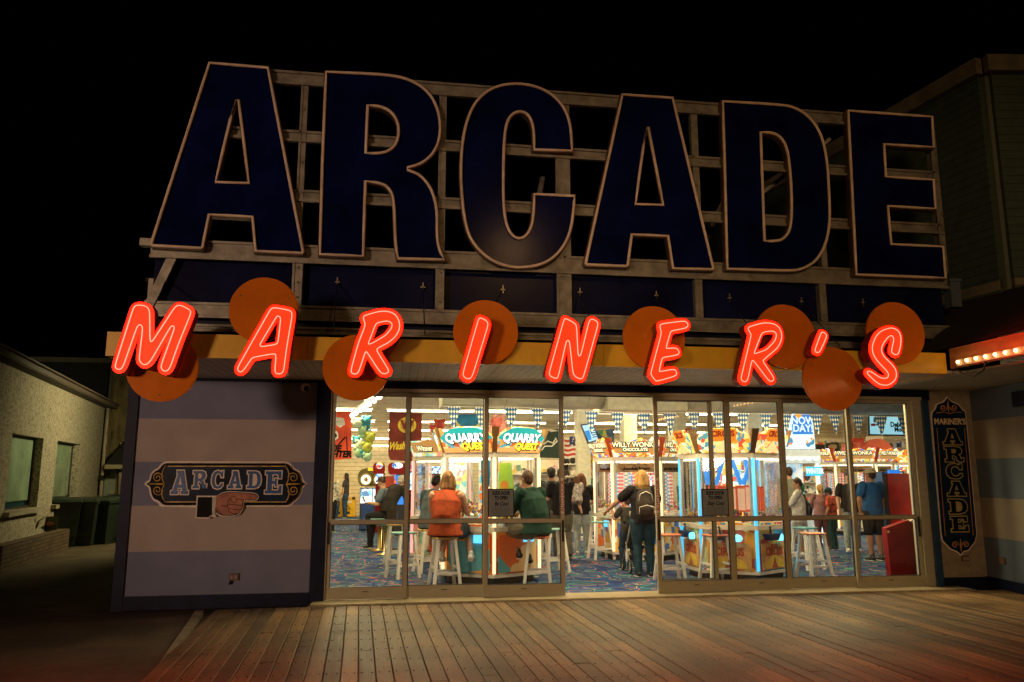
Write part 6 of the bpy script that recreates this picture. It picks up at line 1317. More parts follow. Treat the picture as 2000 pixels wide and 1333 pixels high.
for i, (x, y0, y1) in enumerate(PN):
    a = atY(x, y0, YP); c = atY(x, y1, YP); w_ = .118; line += [a]
    b = B(); n_ = 6
    vs = []
    for k in range(n_ + 1):
        u_ = k / n_; yy = .012 * math.sin(u_ * 3 + i)
        for s_ in (-1, 0, 1): vs.append((a.x + s_ * w_ * (1 - u_), YP + yy + .008 * s_ * math.sin(i * 2.1), a.z - u_ * (a.z - c.z)))
    b.add(vs, [(k * 3 + j, k * 3 + j + 1, k * 3 + j + 4, k * 3 + j + 3) for k in range(n_) for j in range(2)])
    o_ = obj('checkered_pennant', b, M_penn, fix=False); o_['label'] = 'blue and white diamond checkered pennant, %s from the left on the string' % ORD[i]; o_['category'] = 'pennant'; o_['group'] = 'checkered pennants on the string'
    # keep the pattern local
    me = o_.data; org = Vector((a.x, YP, a.z))
    for v2 in me.vertices: v2.co -= org
    o_.location = org
b = B(); b.sweep([line[0] + Vector((-.6, 0, .02))] + [q + Vector((0, 0, .004)) for q in line] + [line[-1] + Vector((.5, 0, .01))], .004, 5); tag(obj('pennant_string', b, M_white), 'thin white string carrying the checkered pennants', 'string')
# ------------------------------------------------------------------ hanging things
def panel_px(name, lab, cat, Y, pts, m, th=.02, smo=(50, 2, .05), group=None, wav=0):
    l = [(lambda v: (v.x, v.z))(atY(x, y, Y)) for x, y in pts]; l = smooth(l, *smo) if smo else l
    cx = sum(p[0] for p in l) / len(l); z0 = min(p[1] for p in l); t = thing(name, lab, cat, (cx, Y, z0), group)
    b = B(); b.plate([l], lambda a, c, d: (a, Y - d, c), th); obj('cloth' if cat in ('banner', 'blanket', 'flag') else 'panel', b, m, t); return t
def deco(t, Y, pts, m, name='print', dy=.025, smo=(50, 2, .05), th=.004):
    l = [(lambda v: (v.x, v.z))(atY(x, y, Y)) for x, y in pts]; l = smooth(l, *smo) if smo else l
    b = B(); b.plate([l], lambda a, c, d: (a, Y - dy - d, c), th); return obj(name, b, m, t)
M_rb = mat('red_banner', (.72, .07, .025), .7, noise=(2, .25)); M_bb = mat('burgundy_banner', (.22, .025, .015), .7, noise=(2, .35)); M_yp = mat('yellow_banner_print', (.85, .62, .05), .6)
Y = 12.0
t = panel_px('red_banner', 'bright red hanging blanket with black lettering at the upper left of the hall', 'banner', Y, [(638, 805), (686, 803), (687, 896), (640, 900)], M_rb)
for s_, x, y, k in (('TIE', 655, 877, .24), ('FIGHTER', 656, 888, .24)): obj('lettering', text_b(s_, k, atY(x, y, Y) + Vector((0, -.03, 0)), (1, 0, 0), (0, 0, 1), .01, .014, sx=.92, italic=.2), M_ink, t)
deco(t, Y, [(649, 846), (655, 840), (661, 846), (661, 856), (655, 861), (649, 856)], M_white, 'wheel_print'); deco(t, Y, [(652, 849), (655, 846), (658, 849), (658, 853), (655, 856), (652, 853)], M_ink, 'wheel_hub', .031)
for q in ([(660, 868), (674, 853), (675, 856), (661, 871)], [(676, 853), (678, 853), (680, 893), (678, 893)]): deco(t, Y, q, M_ink, 'line_print', smo=None)
deco(t, Y, [(657, 815), (672, 818), (674, 830), (664, 836), (656, 830)], mat('white_black_print', (.7, .6, .5), .6, noise=(2.5, .9)), 'pale_print')
t = panel_px('burgundy_banner', 'dark red hanging blanket with a yellow round emblem and yellow script', 'banner', Y, [(761, 805), (824, 808), (823, 900), (820, 903), (762, 899), (758, 890)], M_bb)
o_ = [(776 + 0, 0)]; cx_, cy_ = 795, 831
deco(t, Y, [(cx_ + 18 * math.cos(k * .2618), cy_ + 15.5 * math.sin(k * .2618)) for k in range(24)], M_yp, 'emblem', smo=None); deco(t, Y, [(cx_ + 14 * math.cos(k * .2618), cy_ + 12 * math.sin(k * .2618)) for k in range(24)], mat('dull_yellow_print', (.60, .40, .03), .6), 'emblem_ring', .031, None)
obj('emblem_letter', text_b('W', .34, atY(795, 831, Y) + Vector((0, -.045, 0)), (1, 0, 0), (0, 0, 1), .01, .02), M_bb, t)
obj('script_lettering', text_b('Washington', .30, atY(791, 871, Y) + Vector((0, -.03, 0)), (1, 0, .06), (-.06, 0, 1), .01, .012, italic=.5, sx=.66), M_yp, t)
def bunch(name, lab, px, py, Y, cols, n, r, spread, Zs):
    q = atY(px, py, Y); rr_ = random.Random(px); t = thing(name, lab, 'plush toys', q)
    per = {}
    for k in range(n):
        c = rr_.choice(cols); p = q + Vector((rr_.uniform(-spread, spread), rr_.uniform(-.15, .15), -Zs * k / n)); rad = r * rr_.uniform(.7, 1.2)
        b = B(); b.ball(p, (rad, rad * .8, rad), 9, 7)
        b.ball(p + Vector((-rad * .7, -.02, rad * .7)), rad * .4, 6, 5); b.ball(p + Vector((rad * .7, -.02, rad * .7)), rad * .4, 6, 5)
        obj('plush_toy', b, mat('plush_%d_%d_%d' % tuple(int(x * 100) for x in c), c, .9, bump=.3), t)
    b = B(); b.sweep([q + Vector((0, 0, .2)), (q.x, q.y, ZC - .2)], .008, 5); obj('hanging_line', b, M_white, t)
bunch('hanging_toy_bunch', 'hanging bunch of pale green and turquoise plush toys between the two red blankets', 712, 822, 9.5, [(.45, .70, .45), (.70, .85, .65), (.05, .35, .50), (.55, .60, .10), (.8, .8, .7)], 16, .12, .20, 1.0)
bunch('hanging_toy_bunch', 'hanging bunch of white and pink plush toys right of the dark red blanket', 847, 826, 9.5, [(.80, .55, .50), (.75, .70, .60), (.55, .08, .06)], 12, .12, .15, .75)
bunch('hanging_toy_bunch', 'hanging bunch of coral pink plush toys above the right quarry marquee', 974, 822, 7.5, [(.80, .22, .20), (.85, .40, .35), (.85, .70, .62)], 12, .15, .22, .7)
bunch('hanging_toy_bunch', 'red plush toys piled above the far chocolate marquees', 1669, 868, 12.5, [(.60, .08, .05), (.7, .2, .15)], 12, .17, .25, .5)
t = panel_px('blue_plush_cloth', 'large blue and yellow plush cloth hanging behind the left quarry marquee', 'blanket', 5.2, [(896, 810), (932, 810), (946, 835), (948, 852), (880, 852), (884, 835)], mat('blue_plush', (.03, .28, .65), .8, noise=(3, .3)), .06)
deco(t, 5.2, [(890, 822), (902, 836), (925, 836), (940, 822), (936, 848), (892, 848)], mat('yellow_plush', (.85, .72, .25), .8), 'yellow_belly', .065)
t = panel_px('dark_green_awning', 'dark green cloth awning with a white fish outline right of the quarry marquees', 'awning', 8.0, [(1058, 842), (1094, 838), (1098, 896), (1048, 894), (1050, 870)], mat('dark_green_cloth', (.012, .035, .025), .7, noise=(2, .3)), .03, (10, 0, 0))
for q in ([(1062, 868), (1070, 862), (1080, 866), (1086, 856), (1088, 862), (1078, 872), (1064, 872), (1058, 880)], [(1058, 846), (1074, 840), (1090, 842), (1074, 843)]): b = B(); b.sweep([atY(x, y, 7.95) for x, y in q], .018, 5); obj('fish_outline', b, M_white, t)
Y = 9.0
t = panel_px('tilted_screen', 'tilted pale blue information screen hanging above the doorway machine', 'screen', Y, [(1133, 830), (1157, 826), (1169, 861), (1147, 867)], M_black, .08, None)
deco(t, Y, [(1135, 832), (1156, 829), (1166.5, 859), (1148.5, 864)], emis('pale_blue_screen', (.42, .70, .86), 1.0), 'display', .085, None); deco(t, Y, [(1140, 843), (1149, 841), (1154, 859), (1147, 861)], emis('blue_patch', (.03, .25, .65), 1.0), 'blue_block', .092, None)
for k in range(4): deco(t, Y, [(1152 + k * 1.2, 842 + k * 4), (1160 + k * 1.2, 840.5 + k * 4), (1160.4 + k * 1.2, 842 + k * 4), (1152.4 + k * 1.2, 843.5 + k * 4)], M_ink, 'text_line', .092, None)
panel_px('planet_blanket', 'dark blue blanket with yellow and green planets right of the tilted screen', 'blanket', 9.3, [(1164, 842), (1198, 838), (1199, 880), (1166, 878)], art('planet_cloth', [(.01, .07, .20), (.01, .07, .20), (.01, .10, .28), (.55, .50, .08), (.01, .07, .20), (.08, .35, .15)], 7, 0), .05)
# flag
Y = 8.6; t = thing('striped_flag', 'small stars and stripes flag hanging beside the prize shelf', 'flag', atY(1113, 895, Y))
for k in range(9):
    y0, y1 = 854 + k * 4.6, 854 + (k + 1) * 4.6; x0 = 1102; x1 = 1124
    l = [(lambda v: (v.x, v.z))(atY(x, y + 1.2 * math.sin((x - 1102) * .25), Y)) for x, y in [(x0 + j * 2.75, y0) for j in range(9)] + [(x0 + (8 - j) * 2.75, y1) for j in range(9)]]
    b = B(); b.plate([l], lambda a, c, d: (a, Y - d, c), .01); obj('red_stripe' if k % 2 else 'white_stripe', b, mat('flag_red', (.6, .05, .03), .7) if k % 2 else M_white, t)
deco(t, Y, [(1112, 853), (1123, 853), (1123, 871), (1112, 871)], art('star_field', [(.02, .05, .18), (.02, .05, .18), (.02, .05, .18), (.7, .7, .7)], 22, 0), 'star_field', .012, None)
# prize shelves with plush toys
Y = 11.2; a, c = atY(1100, 980, Y), atY(1152, 858, Y)
t = thing('prize_shelf', 'white prize shelf loaded with plush toys beyond the open doorway', 'shelf', (a.x, Y, .012))
bx('back', a.x, c.x + .6, Y + .5, Y + .55, .014, c.z, M_cream, t)
zsh = [atY(1120, y, Y).z for y in (883, 906, 930, 958, 985)]
for z in zsh: bx('shelf_board', a.x, c.x + .6, Y, Y + .5, z - .03, z, M_white, t)
tc_ = [('white', (.75, .68, .60)), ('peach', (.80, .50, .38)), ('yellow', (.85, .55, .03)), ('black', (.03, .03, .03)), ('turquoise', (.03, .35, .48)), ('orange', (.85, .28, .05))]
plans = [(0, [0, 4, 1, 0]), (1, [3, 3, 2, 2]), (2, [3, 0, 3, 1]), (3, [3, 3, 0, 4]), (4, [1, 5, 0, 3])]
for r_, cs in plans:
    for k, ci in enumerate(cs):
        cn, cc = tc_[ci]; x = a.x + .12 + k * .24; z = zsh[r_]; y = Y + .2; rd = .10
        b = B(); b.ball((x, y, z + rd), (rd, rd, rd), 10, 8); b.ball((x, y - .02, z + rd * 2.3), rd * .8, 10, 8); b.ball((x - rd * .6, y - .02, z + rd * 3.0), rd * .3, 7, 5); b.ball((x + rd * .6, y - .02, z + rd * 3.0), rd * .3, 7, 5); b.ball((x - rd * .7, y - .1, z + rd * .4), rd * .4, 7, 5); b.ball((x + rd * .7, y - .1, z + rd * .4), rd * .4, 7, 5)
        o_ = obj('plush_toy', b, mat('toy_' + cn, cc, .9, bump=.3)); tag(o_, '%s plush toy, %s from the left on the %s board of the prize shelf' % (cn, ORD[k], ORD[r_]), 'plush toy', 'plush toys on the prize shelf')
# wall of small prizes further back, behind the man in the cap
def stockwall(lab, pa_, pb_, y0, y1, Y, m):
    a, c = atY(pa_, y1, Y), atY(pb_, y0, Y); t = thing('stock_shelf', lab, 'shelf', (a.x, Y, .012), 'stocked prize shelves')
    bx('back_board', a.x, c.x, Y + .3, Y + .34, .014, c.z, M_cream, t); n = max(3, int((c.z - max(a.z, .1)) / .33))
    for k in range(n): z = max(a.z, .1) + (c.z - max(a.z, .1)) * k / n; bx('shelf_board', a.x, c.x, Y, Y + .3, z - .02, z, M_white, t)
    b = B(); rr_ = random.Random(int(pa_))
    for k in range(n):
        z = max(a.z, .1) + (c.z - max(a.z, .1)) * k / n; x = a.x + .05
        while x < c.x - .1: w_ = rr_.uniform(.05, .16); h_ = rr_.uniform(.10, .26); b.box(x, x + w_, Y + .05, Y + .05 + rr_.uniform(.1, .2), z + .001, z + h_); x += w_ + rr_.uniform(.01, .05)
    o_ = obj('boxed_prizes', b, m, t); o_['kind'] = 'stuff'
M_stock = art('boxed_prize_colours', [(.75, .70, .60), (.12, .25, .45), (.70, .12, .06), (.80, .60, .15), (.05, .05, .06), (.55, .55, .5), (.15, .4, .3), (.8, .75, .7)], 6, .12, distort=.3)
stockwall('shelves of small boxed prizes behind the right half of the quarry machine', 985, 1098, 898, 985, 9.6, M_stock)
stockwall('shelves of boxed prizes between the chocolate and circus machines', 1285, 1350, 900, 985, 12.5, M_stock)
stockwall('far shelves of boxed prizes behind the snow machine', 1480, 1600, 880, 985, 16.5, M_stock)
stockwall('far shelves of prizes at the right end of the hall', 1600, 1830, 858, 960, 17.5, M_stock)
stockwall('far shelves of prizes above and behind the doorway machine', 1150, 1330, 862, 960, 16.0, M_stock)
# banners at the right rear
Y = 13.5
t = panel_px('black_team_banner', 'black hanging banner with a tan cat head at the right rear', 'banner', Y, [(1612, 866), (1637, 864), (1640, 892), (1612, 892)], mat('black_cloth', (.02, .03, .03), .7), .03, None); deco(t, Y, [(1616, 872), (1622, 868), (1632, 869), (1634, 874), (1630, 877), (1627, 881), (1622, 877), (1617, 878)], mat('tan_print', (.50, .40, .22), .6), 'cat_head', .035)
panel_px('green_banner', 'green mottled banner right of the black cat banner', 'banner', Y, [(1638, 865), (1652, 865), (1652, 893), (1640, 893)], mat('green_cloth', (.15, .25, .12), .7, noise=(4, .6)), .03, None)
panel_px('small_dark_banner', 'small dark banner with a white triangle left of the black cat banner', 'banner', Y, [(1592, 868), (1610, 869), (1610, 884), (1592, 885)], MATS['black_cloth'], .03, None)
panel_px('rainbow_tapestry', 'orange and green swirled tapestry below the payment screen', 'banner', 12.8, [(1691, 853), (1724, 852), (1725, 882), (1692, 890)], art('tapestry', [(.75, .35, .05), (.80, .60, .20), (.30, .45, .30), (.80, .70, .45)], 3, .1, distort=2), .03, None)
Y = 4.9; t = panel_px('payment_screen', 'wide pale blue payment screen with dark lettering at the upper right', 'screen', Y, [(1692, 811), (1783, 813), (1786, 853), (1693, 851)], M_black, .06, None)
deco(t, Y, [(1695, 813.5), (1781, 815), (1783, 850), (1696, 848.5)], emis('pale_cyan_screen', (.30, .62, .72), 1.0), 'display', .065, None)
for s_, x, y, k, al in (('Cash', 1762, 821, .16, 'CENTER'), ('Debit/Credit', 1763, 830.5, .15, 'CENTER'), ('Mobile Pay', 1765, 840, .14, 'CENTER')): obj('lettering', text_b(s_, k, atY(x, y, Y) + Vector((0, -.075, 0)), (1, 0, 0), (0, 0, 1), .004, .006, align=al, sx=.9), M_ink, t)
deco(t, Y, [(1697, 828), (1706, 828), (1706, 833), (1697, 833)], mat('flag_red', (.6, .05, .03), .7), 'red_mark', .072, None); deco(t, Y, [(1702, 816), (1711, 816), (1711, 826), (1702, 826)], mat('grey_print', (.15, .25, .28), .7), 'grey_mark', .072, None); deco(t, Y, [(1707, 828), (1713, 828), (1713, 832), (1707, 832)], mat('blue_print', (.05, .2, .5), .6), 'blue_mark', .072, None)
Y = 8.95; t = panel_px('fire_sign', 'small red fire extinguisher sign with a white symbol on the column', 'sign', Y, [(1336, 838), (1350, 838), (1350, 848.5), (1336, 848.5)], mat('sign_red', (.45, .03, .02), .5), .03, None); deco(t, Y, [(1342, 840), (1344, 840), (1345, 846), (1341, 846)], M_white, 'symbol', .035, None)
# rows of distant cabinets to fill the far floor
CB = [(665, 'far blue and black game cabinet', None)]
far = [(806, 1020, 1.0, 2.0, 'pale_screen', 'ice'), (838, 1030, 1.0, 1.9, 'warm_screen', 'hot'), (985, 1040, 1.0, 1.9, 'blue_screen', 'blue'), (1010, 1046, .9, 1.8, 'warm_screen', 'hot'), (1085, 1030, 1.0, 1.9, 'blue_screen', 'blue'), (1300, 1040, 1.0, 1.9, 'pale_screen', 'ice'), (1420, 1015, 1.1, 2.0, 'warm_screen', 'hot'), (1468, 1012, 1.0, 2.0, 'blue_screen', 'blue'), (1510, 1020, 1.0, 2.0, 'warm_screen', 'hot'), (1615, 1005, 1.1, 2.0, 'pale_screen', 'ice'), (1668, 1008, 1.1, 2.1, 'blue_screen', 'blue'), (1725, 1010, 1.1, 2.1, 'warm_screen', 'hot'), (1760, 1015, 1.0, 2.0, 'pale_screen', 'ice')]
where = ['behind the candy themed machine', 'behind the seated boy', 'seen through the left pane of the quarry machine', 'seen through the middle of the quarry machine', 'beside the man in the dark cap', 'right of the doorway machine', 'behind the circus machine at its left', 'behind the circus machine at its middle', 'behind the circus machine at its right', 'right of the snow machine', 'behind the woman in the black top', 'behind the man in the blue shirt', 'left of the tall red cabinet']
for (px, py, w_, h_, scn, kd), wh in zip(far, where):
    nm = {'ice': 'pale', 'hot': 'red', 'blue': 'blue'}[kd]
    screenbox('game_cabinet', 'distant game cabinet with a %s screen %s' % (nm, wh), px, py, w_, h_, .8, random.uniform(-.2, .2), random.choice([M_dk, M_redm, M_bluem]), MATS[scn], 'distant game cabinets', top=random.choice([scr_hot, scr_blue]))
# ================================================================== PEOPLE
def remesh(b, vox, sm=2):
    me = bpy.data.meshes.new('r'); me.from_pydata([tuple(p) for p in b.v], [], b.f); bm = bmesh.new(); bm.from_mesh(me); bmesh.ops.recalc_face_normals(bm, faces=bm.faces); bm.to_mesh(me); bm.free()
    o = bpy.data.objects.new('r', me); C.objects.link(o)
    r = o.modifiers.new('r', 'REMESH'); r.mode = 'VOXEL'; r.voxel_size = vox; r.use_smooth_shade = True
    if sm: s_ = o.modifiers.new('s', 'SMOOTH'); s_.iterations = sm; s_.factor = .5
    bpy.context.view_layer.update(); m2 = bpy.data.meshes.new_from_object(o.evaluated_get(bpy.context.evaluated_depsgraph_get()))
    bpy.data.objects.remove(o); bpy.data.meshes.remove(me)
    for p in m2.polygons: p.use_smooth = True
    return m2
def mobj(name, me, m, parent):
    me.name = name; me.materials.clear(); me.materials.append(m); o = bpy.data.objects.new(name, me); C.objects.link(o); o.parent = parent; return o
def cloth(name, col, rough=.85, **k):
    return mat('cloth_' + name, col, rough, noise=k.get('noise', (7, .3)), bump=k.get('bump', .35), bscale=k.get('bscale', 14), spec=.2)
SK = {'light': mat('skin_light', (.52, .29, .19), .55, noise=(8, .1), spec=.3), 'tan': mat('skin_tan', (.38, .19, .11), .55, noise=(8, .1), spec=.3), 'dark': mat('skin_dark', (.22, .11, .07), .5, noise=(8, .1), spec=.3)}
STAND = dict(hip=(0, 0, .93), waist=(0, .0, 1.08), chest=(0, 0, 1.28), neck=(0, -.01, 1.47), head=(0, .01, 1.60), sh=.185, shz=1.40, shy=-.01,
             eL=(-.25, -.03, 1.12), wL=(-.25, .07, .88), eR=(.25, -.03, 1.12), wR=(.25, .07, .88), kL=(-.10, .02, .50), aL=(-.10, -.02, .085), kR=(.10, .02, .50), aR=(.10, -.02, .085))
def P_(**k): d = dict(STAND); d.update(k); return d
def SIT(z=.735, lean=0.0, **k):
    h = z + .09; d = dict(hip=(0, .0, h), waist=(0, .0 + lean * .15, h + .16), chest=(0, lean * .5, h + .37), neck=(0, lean * .95, h + .56), head=(0, lean * 1.15 + .02, h + .69), sh=.185, shz=h + .49, shy=lean * .8 - .01,
             eL=(-.27, lean * .8 + .10, h + .22), wL=(-.18, lean + .33, h + .22), eR=(.27, lean * .8 + .10, h + .22), wR=(.18, lean + .33, h + .22),
             kL=(-.15, .44, h - .05), aL=(-.13, .30, h - .46), kR=(.15, .44, h - .05), aR=(.13, .30, h - .46)); d.update(k); return d
def person(lab, loc, rz, k, J, skin, shirt, pants, shoes, hair, w_=1.0, sleeve='short', legs='long', hairstyle='short', cap=None, headyaw=0, vox=.010, tail=None, group=None, shirtlen=0.0, nod=0, extra=None, glasses=False):
    t = thing('person', lab, 'person', loc, group, rz, local=True); t.scale = (k, k, k)
    V = Vector; sk = SK[skin]
    sL, sR = V((-J['sh'] * (.8 + .2 * w_), J['shy'], J['shz'])), V((J['sh'] * (.8 + .2 * w_), J['shy'], J['shz']))
    hip, wa, ch, nk, hd = (V(J[x]) for x in ('hip', 'waist', 'chest', 'neck', 'head')); up = (nk - hip).normalized()
    RX = (1, 0, 0)
    HM = Matrix.Translation(hd) @ Matrix.Rotation(headyaw, 4, 'Z') @ Matrix.Rotation(-nod, 4, 'X')
    b = B()
    tor = [hip + V((0, 0, -.06)), hip + V((0, 0, .04)), wa, ch, nk + (ch - nk) * .32, nk + (ch - nk) * .05]
    tr = [(.145 * w_, .105 * w_), (.165 * w_, .12 * w_), (.14 * w_, .105 * w_ * w_), (.165 * w_, .12 * w_), (.15, .085), (.06, .06)]
    b.sweep(tor, tr, 16, right=RX)
    b.limb([nk + V((0, 0, -.05)), hd + V((0, -.01, -.04))], [.058, .055], 12)
    h = B(); h.ball((0, -.012, .015), (.076, .094, .105), 18, 14); h.ball((0, .025, -.055), (.056, .062, .062), 14, 10); h.ball((0, .088, -.012), (.013, .022, .024), 8, 6); h.ball((0, .078, -.052), (.026, .016, .012), 8, 6); h.ball((0, .07, -.095), (.028, .022, .02), 8, 6)
    for s_ in (-1, 1): h.ball((s_ * .079, -.01, -.01), (.011, .02, .032), 8, 6); h.ball((s_ * .032, .076, .028), (.022, .012, .008), 8, 6)
    h.xf(HM); b.add(h.v, h.f)
    for s_, S_, e_, wr in ((-1, sL, V(J['eL']), V(J['wL'])), (1, sR, V(J['eR']), V(J['wR']))):
        b.limb([S_ + V((s_ * .01, 0, -.02)), (S_ + e_) / 2, e_], [.056 * w_, .050 * w_, .042], 12); b.limb([e_, (e_ * .6 + wr * .4), wr], [.043, .042, .029], 12)
        d = (wr - e_).normalized(); tg = J.get('hL' if s_ < 0 else 'hR'); hdv = V(tg).normalized() if tg else d
        side = hdv.cross(V((0, 0, 1))); side = side.normalized() if side.length > .2 else V((1, 0, 0)); pn_ = side.cross(hdv).normalized()
        pm = wr + hdv * .045; b.limb([wr, pm, wr + hdv * .085], [(.026, .020), (.038, .017), (.040, .014)], 10, right=side)
        for f_ in range(4):
            o = wr + hdv * .085 + side * (-.029 + f_ * .0193); l = (.068, .078, .074, .058)[f_ if s_ > 0 else 3 - f_]; c = -pn_ * .014
            b.limb([o - hdv * .01, o + hdv * l * .5 + c * .5, o + hdv * l * .85 + c * 1.8], [.0095, .009, .0075], 7)
        th = wr + hdv * .03 + side * (-s_ * .03); b.limb([th, th + side * (-s_ * .03) + hdv * .03, th + side * (-s_ * .036) + hdv * .06 - pn_ * .01], [.012, .011, .009], 7)
    hj = {}
    for s_, kn, an in ((-1, V(J['kL']), V(J['aL'])), (1, V(J['kR']), V(J['aR']))):
        h0 = hip + V((s_ * .085 * w_, 0, -.03)); hj[s_] = h0
        b.limb([h0, (h0 + kn) / 2, kn], [.095 * w_, .078 * w_, .056 * (.6 + .4 * w_)], 14); b.limb([kn, kn * .65 + an * .35, an], [.056 * (.6 + .4 * w_), .058 * (.6 + .4 * w_), .036], 12)
        fd = V(J.get('fL' if s_ < 0 else 'fR', (s_ * .12, 1, 0))).normalized(); b.limb([an + V((0, 0, -.02)) - fd * .03, an + V((0, 0, -.045)) + fd * .06, an + V((0, 0, -.055)) + fd * .14], [(.036, .034), (.038, .026), (.034, .018)], 10)
    body = mobj('body', remesh(b, vox, 1), sk, t)
    # eyes and brows, mouth
    h = B()
    for s_ in (-1, 1): h.ball((s_ * .031, .080, .008), (.012, .007, .006), 8, 6)
    h.xf(HM); b2 = h; obj('eyes', b2, mat('eye_dark', (.03, .02, .015), .3), t)
    # shirt
    g = .017; b = B()
    if shirt is not None:
        lowz = hip + V((0, 0, -.08 - shirtlen))
        tor2 = [lowz, hip + V((0, 0, .04)), wa, ch, nk + (ch - nk) * .30, nk + (ch - nk) * .04]
        fl = J.get('flare', 1.05); tr2 = [(tr[1][0] * fl + g, tr[1][1] * fl + g), (tr[1][0] + g * 1.2, tr[1][1] + g), (tr[2][0] + g * 1.5, tr[2][1] + g * 1.3), (tr[3][0] + g, tr[3][1] + g), (.15 + g * .5, .085 + g), (.068, .068)]
        b.sweep(tor2, tr2, 18, right=RX)
        for s_, S_, e_, wr in ((-1, sL, V(J['eL']), V(J['wL'])), (1, sR, V(J['eR']), V(J['wR']))):
            if sleeve == 'none': b.ball(S_ + V((-s_ * .015, 0, 0)), .062, 10, 8); continue
            r0 = .056 * w_ + g
            if sleeve == 'short': b.limb([S_, S_ + (e_ - S_) * .62], [r0, r0 * 1.04], 12)
            else: b.limb([S_, (S_ + e_) / 2, e_], [r0, .052 * w_ + g, .045 + g], 12); b.limb([e_, e_ * .5 + wr * .5, wr - (wr - e_).normalized() * .02], [.045 + g, .044 + g, .034 + g * .6], 12)
        if J.get('hood'): b.limb([nk + V((-.09, -.05, -.03)), nk + V((0, -.095, -.03)), nk + V((.09, -.05, -.03))], [.04, .055, .04], 10)
        mobj('shirt', remesh(b, vox * 1.15, 2), shirt, t)
    if pants is not None:
        b = B(); b.sweep([hip + V((0, 0, -.09)), hip + V((0, 0, .0)), hip + V((0, 0, .08))], [(.13 * w_ + g, .11 * w_ + g * .6), (.168 * w_ + g * .6, .122 * w_ + g * .6), (.155 * w_ + g * .5, .115 * w_ + g * .5)], 16, right=RX)
        for s_, kn, an in ((-1, V(J['kL']), V(J['aL'])), (1, V(J['kR']), V(J['aR']))):
            h0 = hj[s_]
            if legs == 'shorts': b.limb([h0, (h0 + kn) / 2, h0 * .12 + kn * .88], [.095 * w_ + g, .084 * w_ + g * 1.2, .072 * (.6 + .4 * w_) + g * 1.3], 14)
            elif legs == 'skirt': pass
            else: b.limb([h0, (h0 + kn) / 2, kn], [.095 * w_ + g, .080 * w_ + g, .060 * (.6 + .4 * w_) + g], 14); b.limb([kn, kn * .5 + an * .5, an + V((0, 0, .0))], [.060 * (.6 + .4 * w_) + g, .058 + g * .8, .048 + g], 12)
        if legs == 'skirt': b.sweep([hip + V((0, 0, .05)), hip + V((0, 0, -.15)), hip + V((0, .0, -.48))], [(.17, .13), (.20, .16), (.235, .19)], 18, right=RX)
        mobj('trousers' if legs == 'long' else legs, remesh(b, vox * 1.2, 2), pants, t)
    if shoes is not None:
        for s_, an in ((-1, V(J['aL'])), (1, V(J['aR']))):
            b = B(); fd = V(J.get('fL' if s_ < 0 else 'fR', (s_ * .12, 1, 0))).normalized(); sd = fd.cross(V((0, 0, 1))).normalized() if abs(fd.z) < .9 else V((1, 0, 0))
            b.limb([an + V((0, 0, -.03)) - fd * .035, an + V((0, 0, -.04)) + fd * .07, an + V((0, 0, -.052)) + fd * .16], [(.046, .045), (.047, .036), (.042, .024)], 12, right=sd); b.limb([an + V((0, 0, .03)), an + V((0, 0, -.03))], [.044, .044], 10)
            mobj('shoe', remesh(b, .012, 1), shoes, t)
            b = B(); b.limb([an + V((0, 0, -.074)) - fd * .04, an + V((0, 0, -.078)) + fd * .08, an + V((0, 0, -.078)) + fd * .17], [(.044, .008), (.047, .008), (.042, .008)], 10, right=sd); obj('sole', b, M_white if J.get('whitesole', 1) else M_black, t)
    if hairstyle:
        h = B(); h.ball((0, -.026, .032), (.088, .098, .102), 18, 14)
        if hairstyle in ('long', 'mid', 'pony'): h.ball((0, -.05, -.01), (.088, .075, .10), 14, 10)
        if hairstyle == 'long':
            h.limb([(0, -.06, .0), (0, -.10, -.14), (0, -.105, -.30), (0, -.09, -.42)], [(.090, .05), (.10, .045), (.095, .035), (.06, .02)], 12, right=(1, 0, 0))
            for s_ in (-1, 1): h.limb([(s_ * .075, -.01, .03), (s_ * .092, -.02, -.10), (s_ * .085, -.04, -.24)], [.028, .032, .02], 8)
        if hairstyle == 'mid':
            h.limb([(0, -.06, .0), (0, -.085, -.12), (0, -.08, -.20)], [(.095, .055), (.105, .05), (.095, .03)], 12, right=(1, 0, 0))
            for s_ in (-1, 1): h.limb([(s_ * .078, -.0, .03), (s_ * .096, -.01, -.09), (s_ * .09, -.02, -.18)], [.03, .034, .022], 8)
        if hairstyle == 'pony': h.limb([(0, -.11, .06), (0, -.15, .02), (0, -.15, -.12), (0, -.13, -.24)], [.035, .036, .03, .012], 10)
        if hairstyle == 'bun': h.ball((0, -.12, .05), .04, 10, 8)
        if hairstyle in ('short', 'crop'): h.ball((0, -.055, -.015), (.075, .065, .075), 14, 10)
        c = B(); c.add(h.v, h.f); c.xf(HM)
        if hairstyle == 'crop': c.v = [hd + (p - hd) * .965 for p in c.v]
        me = remesh(c, vox * .9, 1)
        # clear the face
        inv = HM.inverted(); bm = bmesh.new(); bm.from_mesh(me); kill = [v for v in bm.verts if (lambda q: q.y > .035 and q.z < .062)(inv @ v.co)]; bmesh.ops.delete(bm, geom=kill, context='VERTS'); bm.to_mesh(me); bm.free()
        mobj('hair', me, hair, t)
    if cap:
        h = B(); h.ball((0, -.022, .055), (.094, .104, .085), 16, 10); s_ = cap[1]
        h.limb([(0, s_ * .08, .05), (0, s_ * .155, .038)], [(.075, .012), (.055, .008)], 10, right=(1, 0, 0)); h.xf(HM); mobj('cap', remesh(h, .012, 1), cap[0], t)
    if glasses: pass
    if extra: extra(t, J)
    return t
def hair(name, col): return mat('hair_' + name, col, .55, noise=(4, .45), bump=.6, bscale=22, sc=(5, 5, .8), spec=.3)
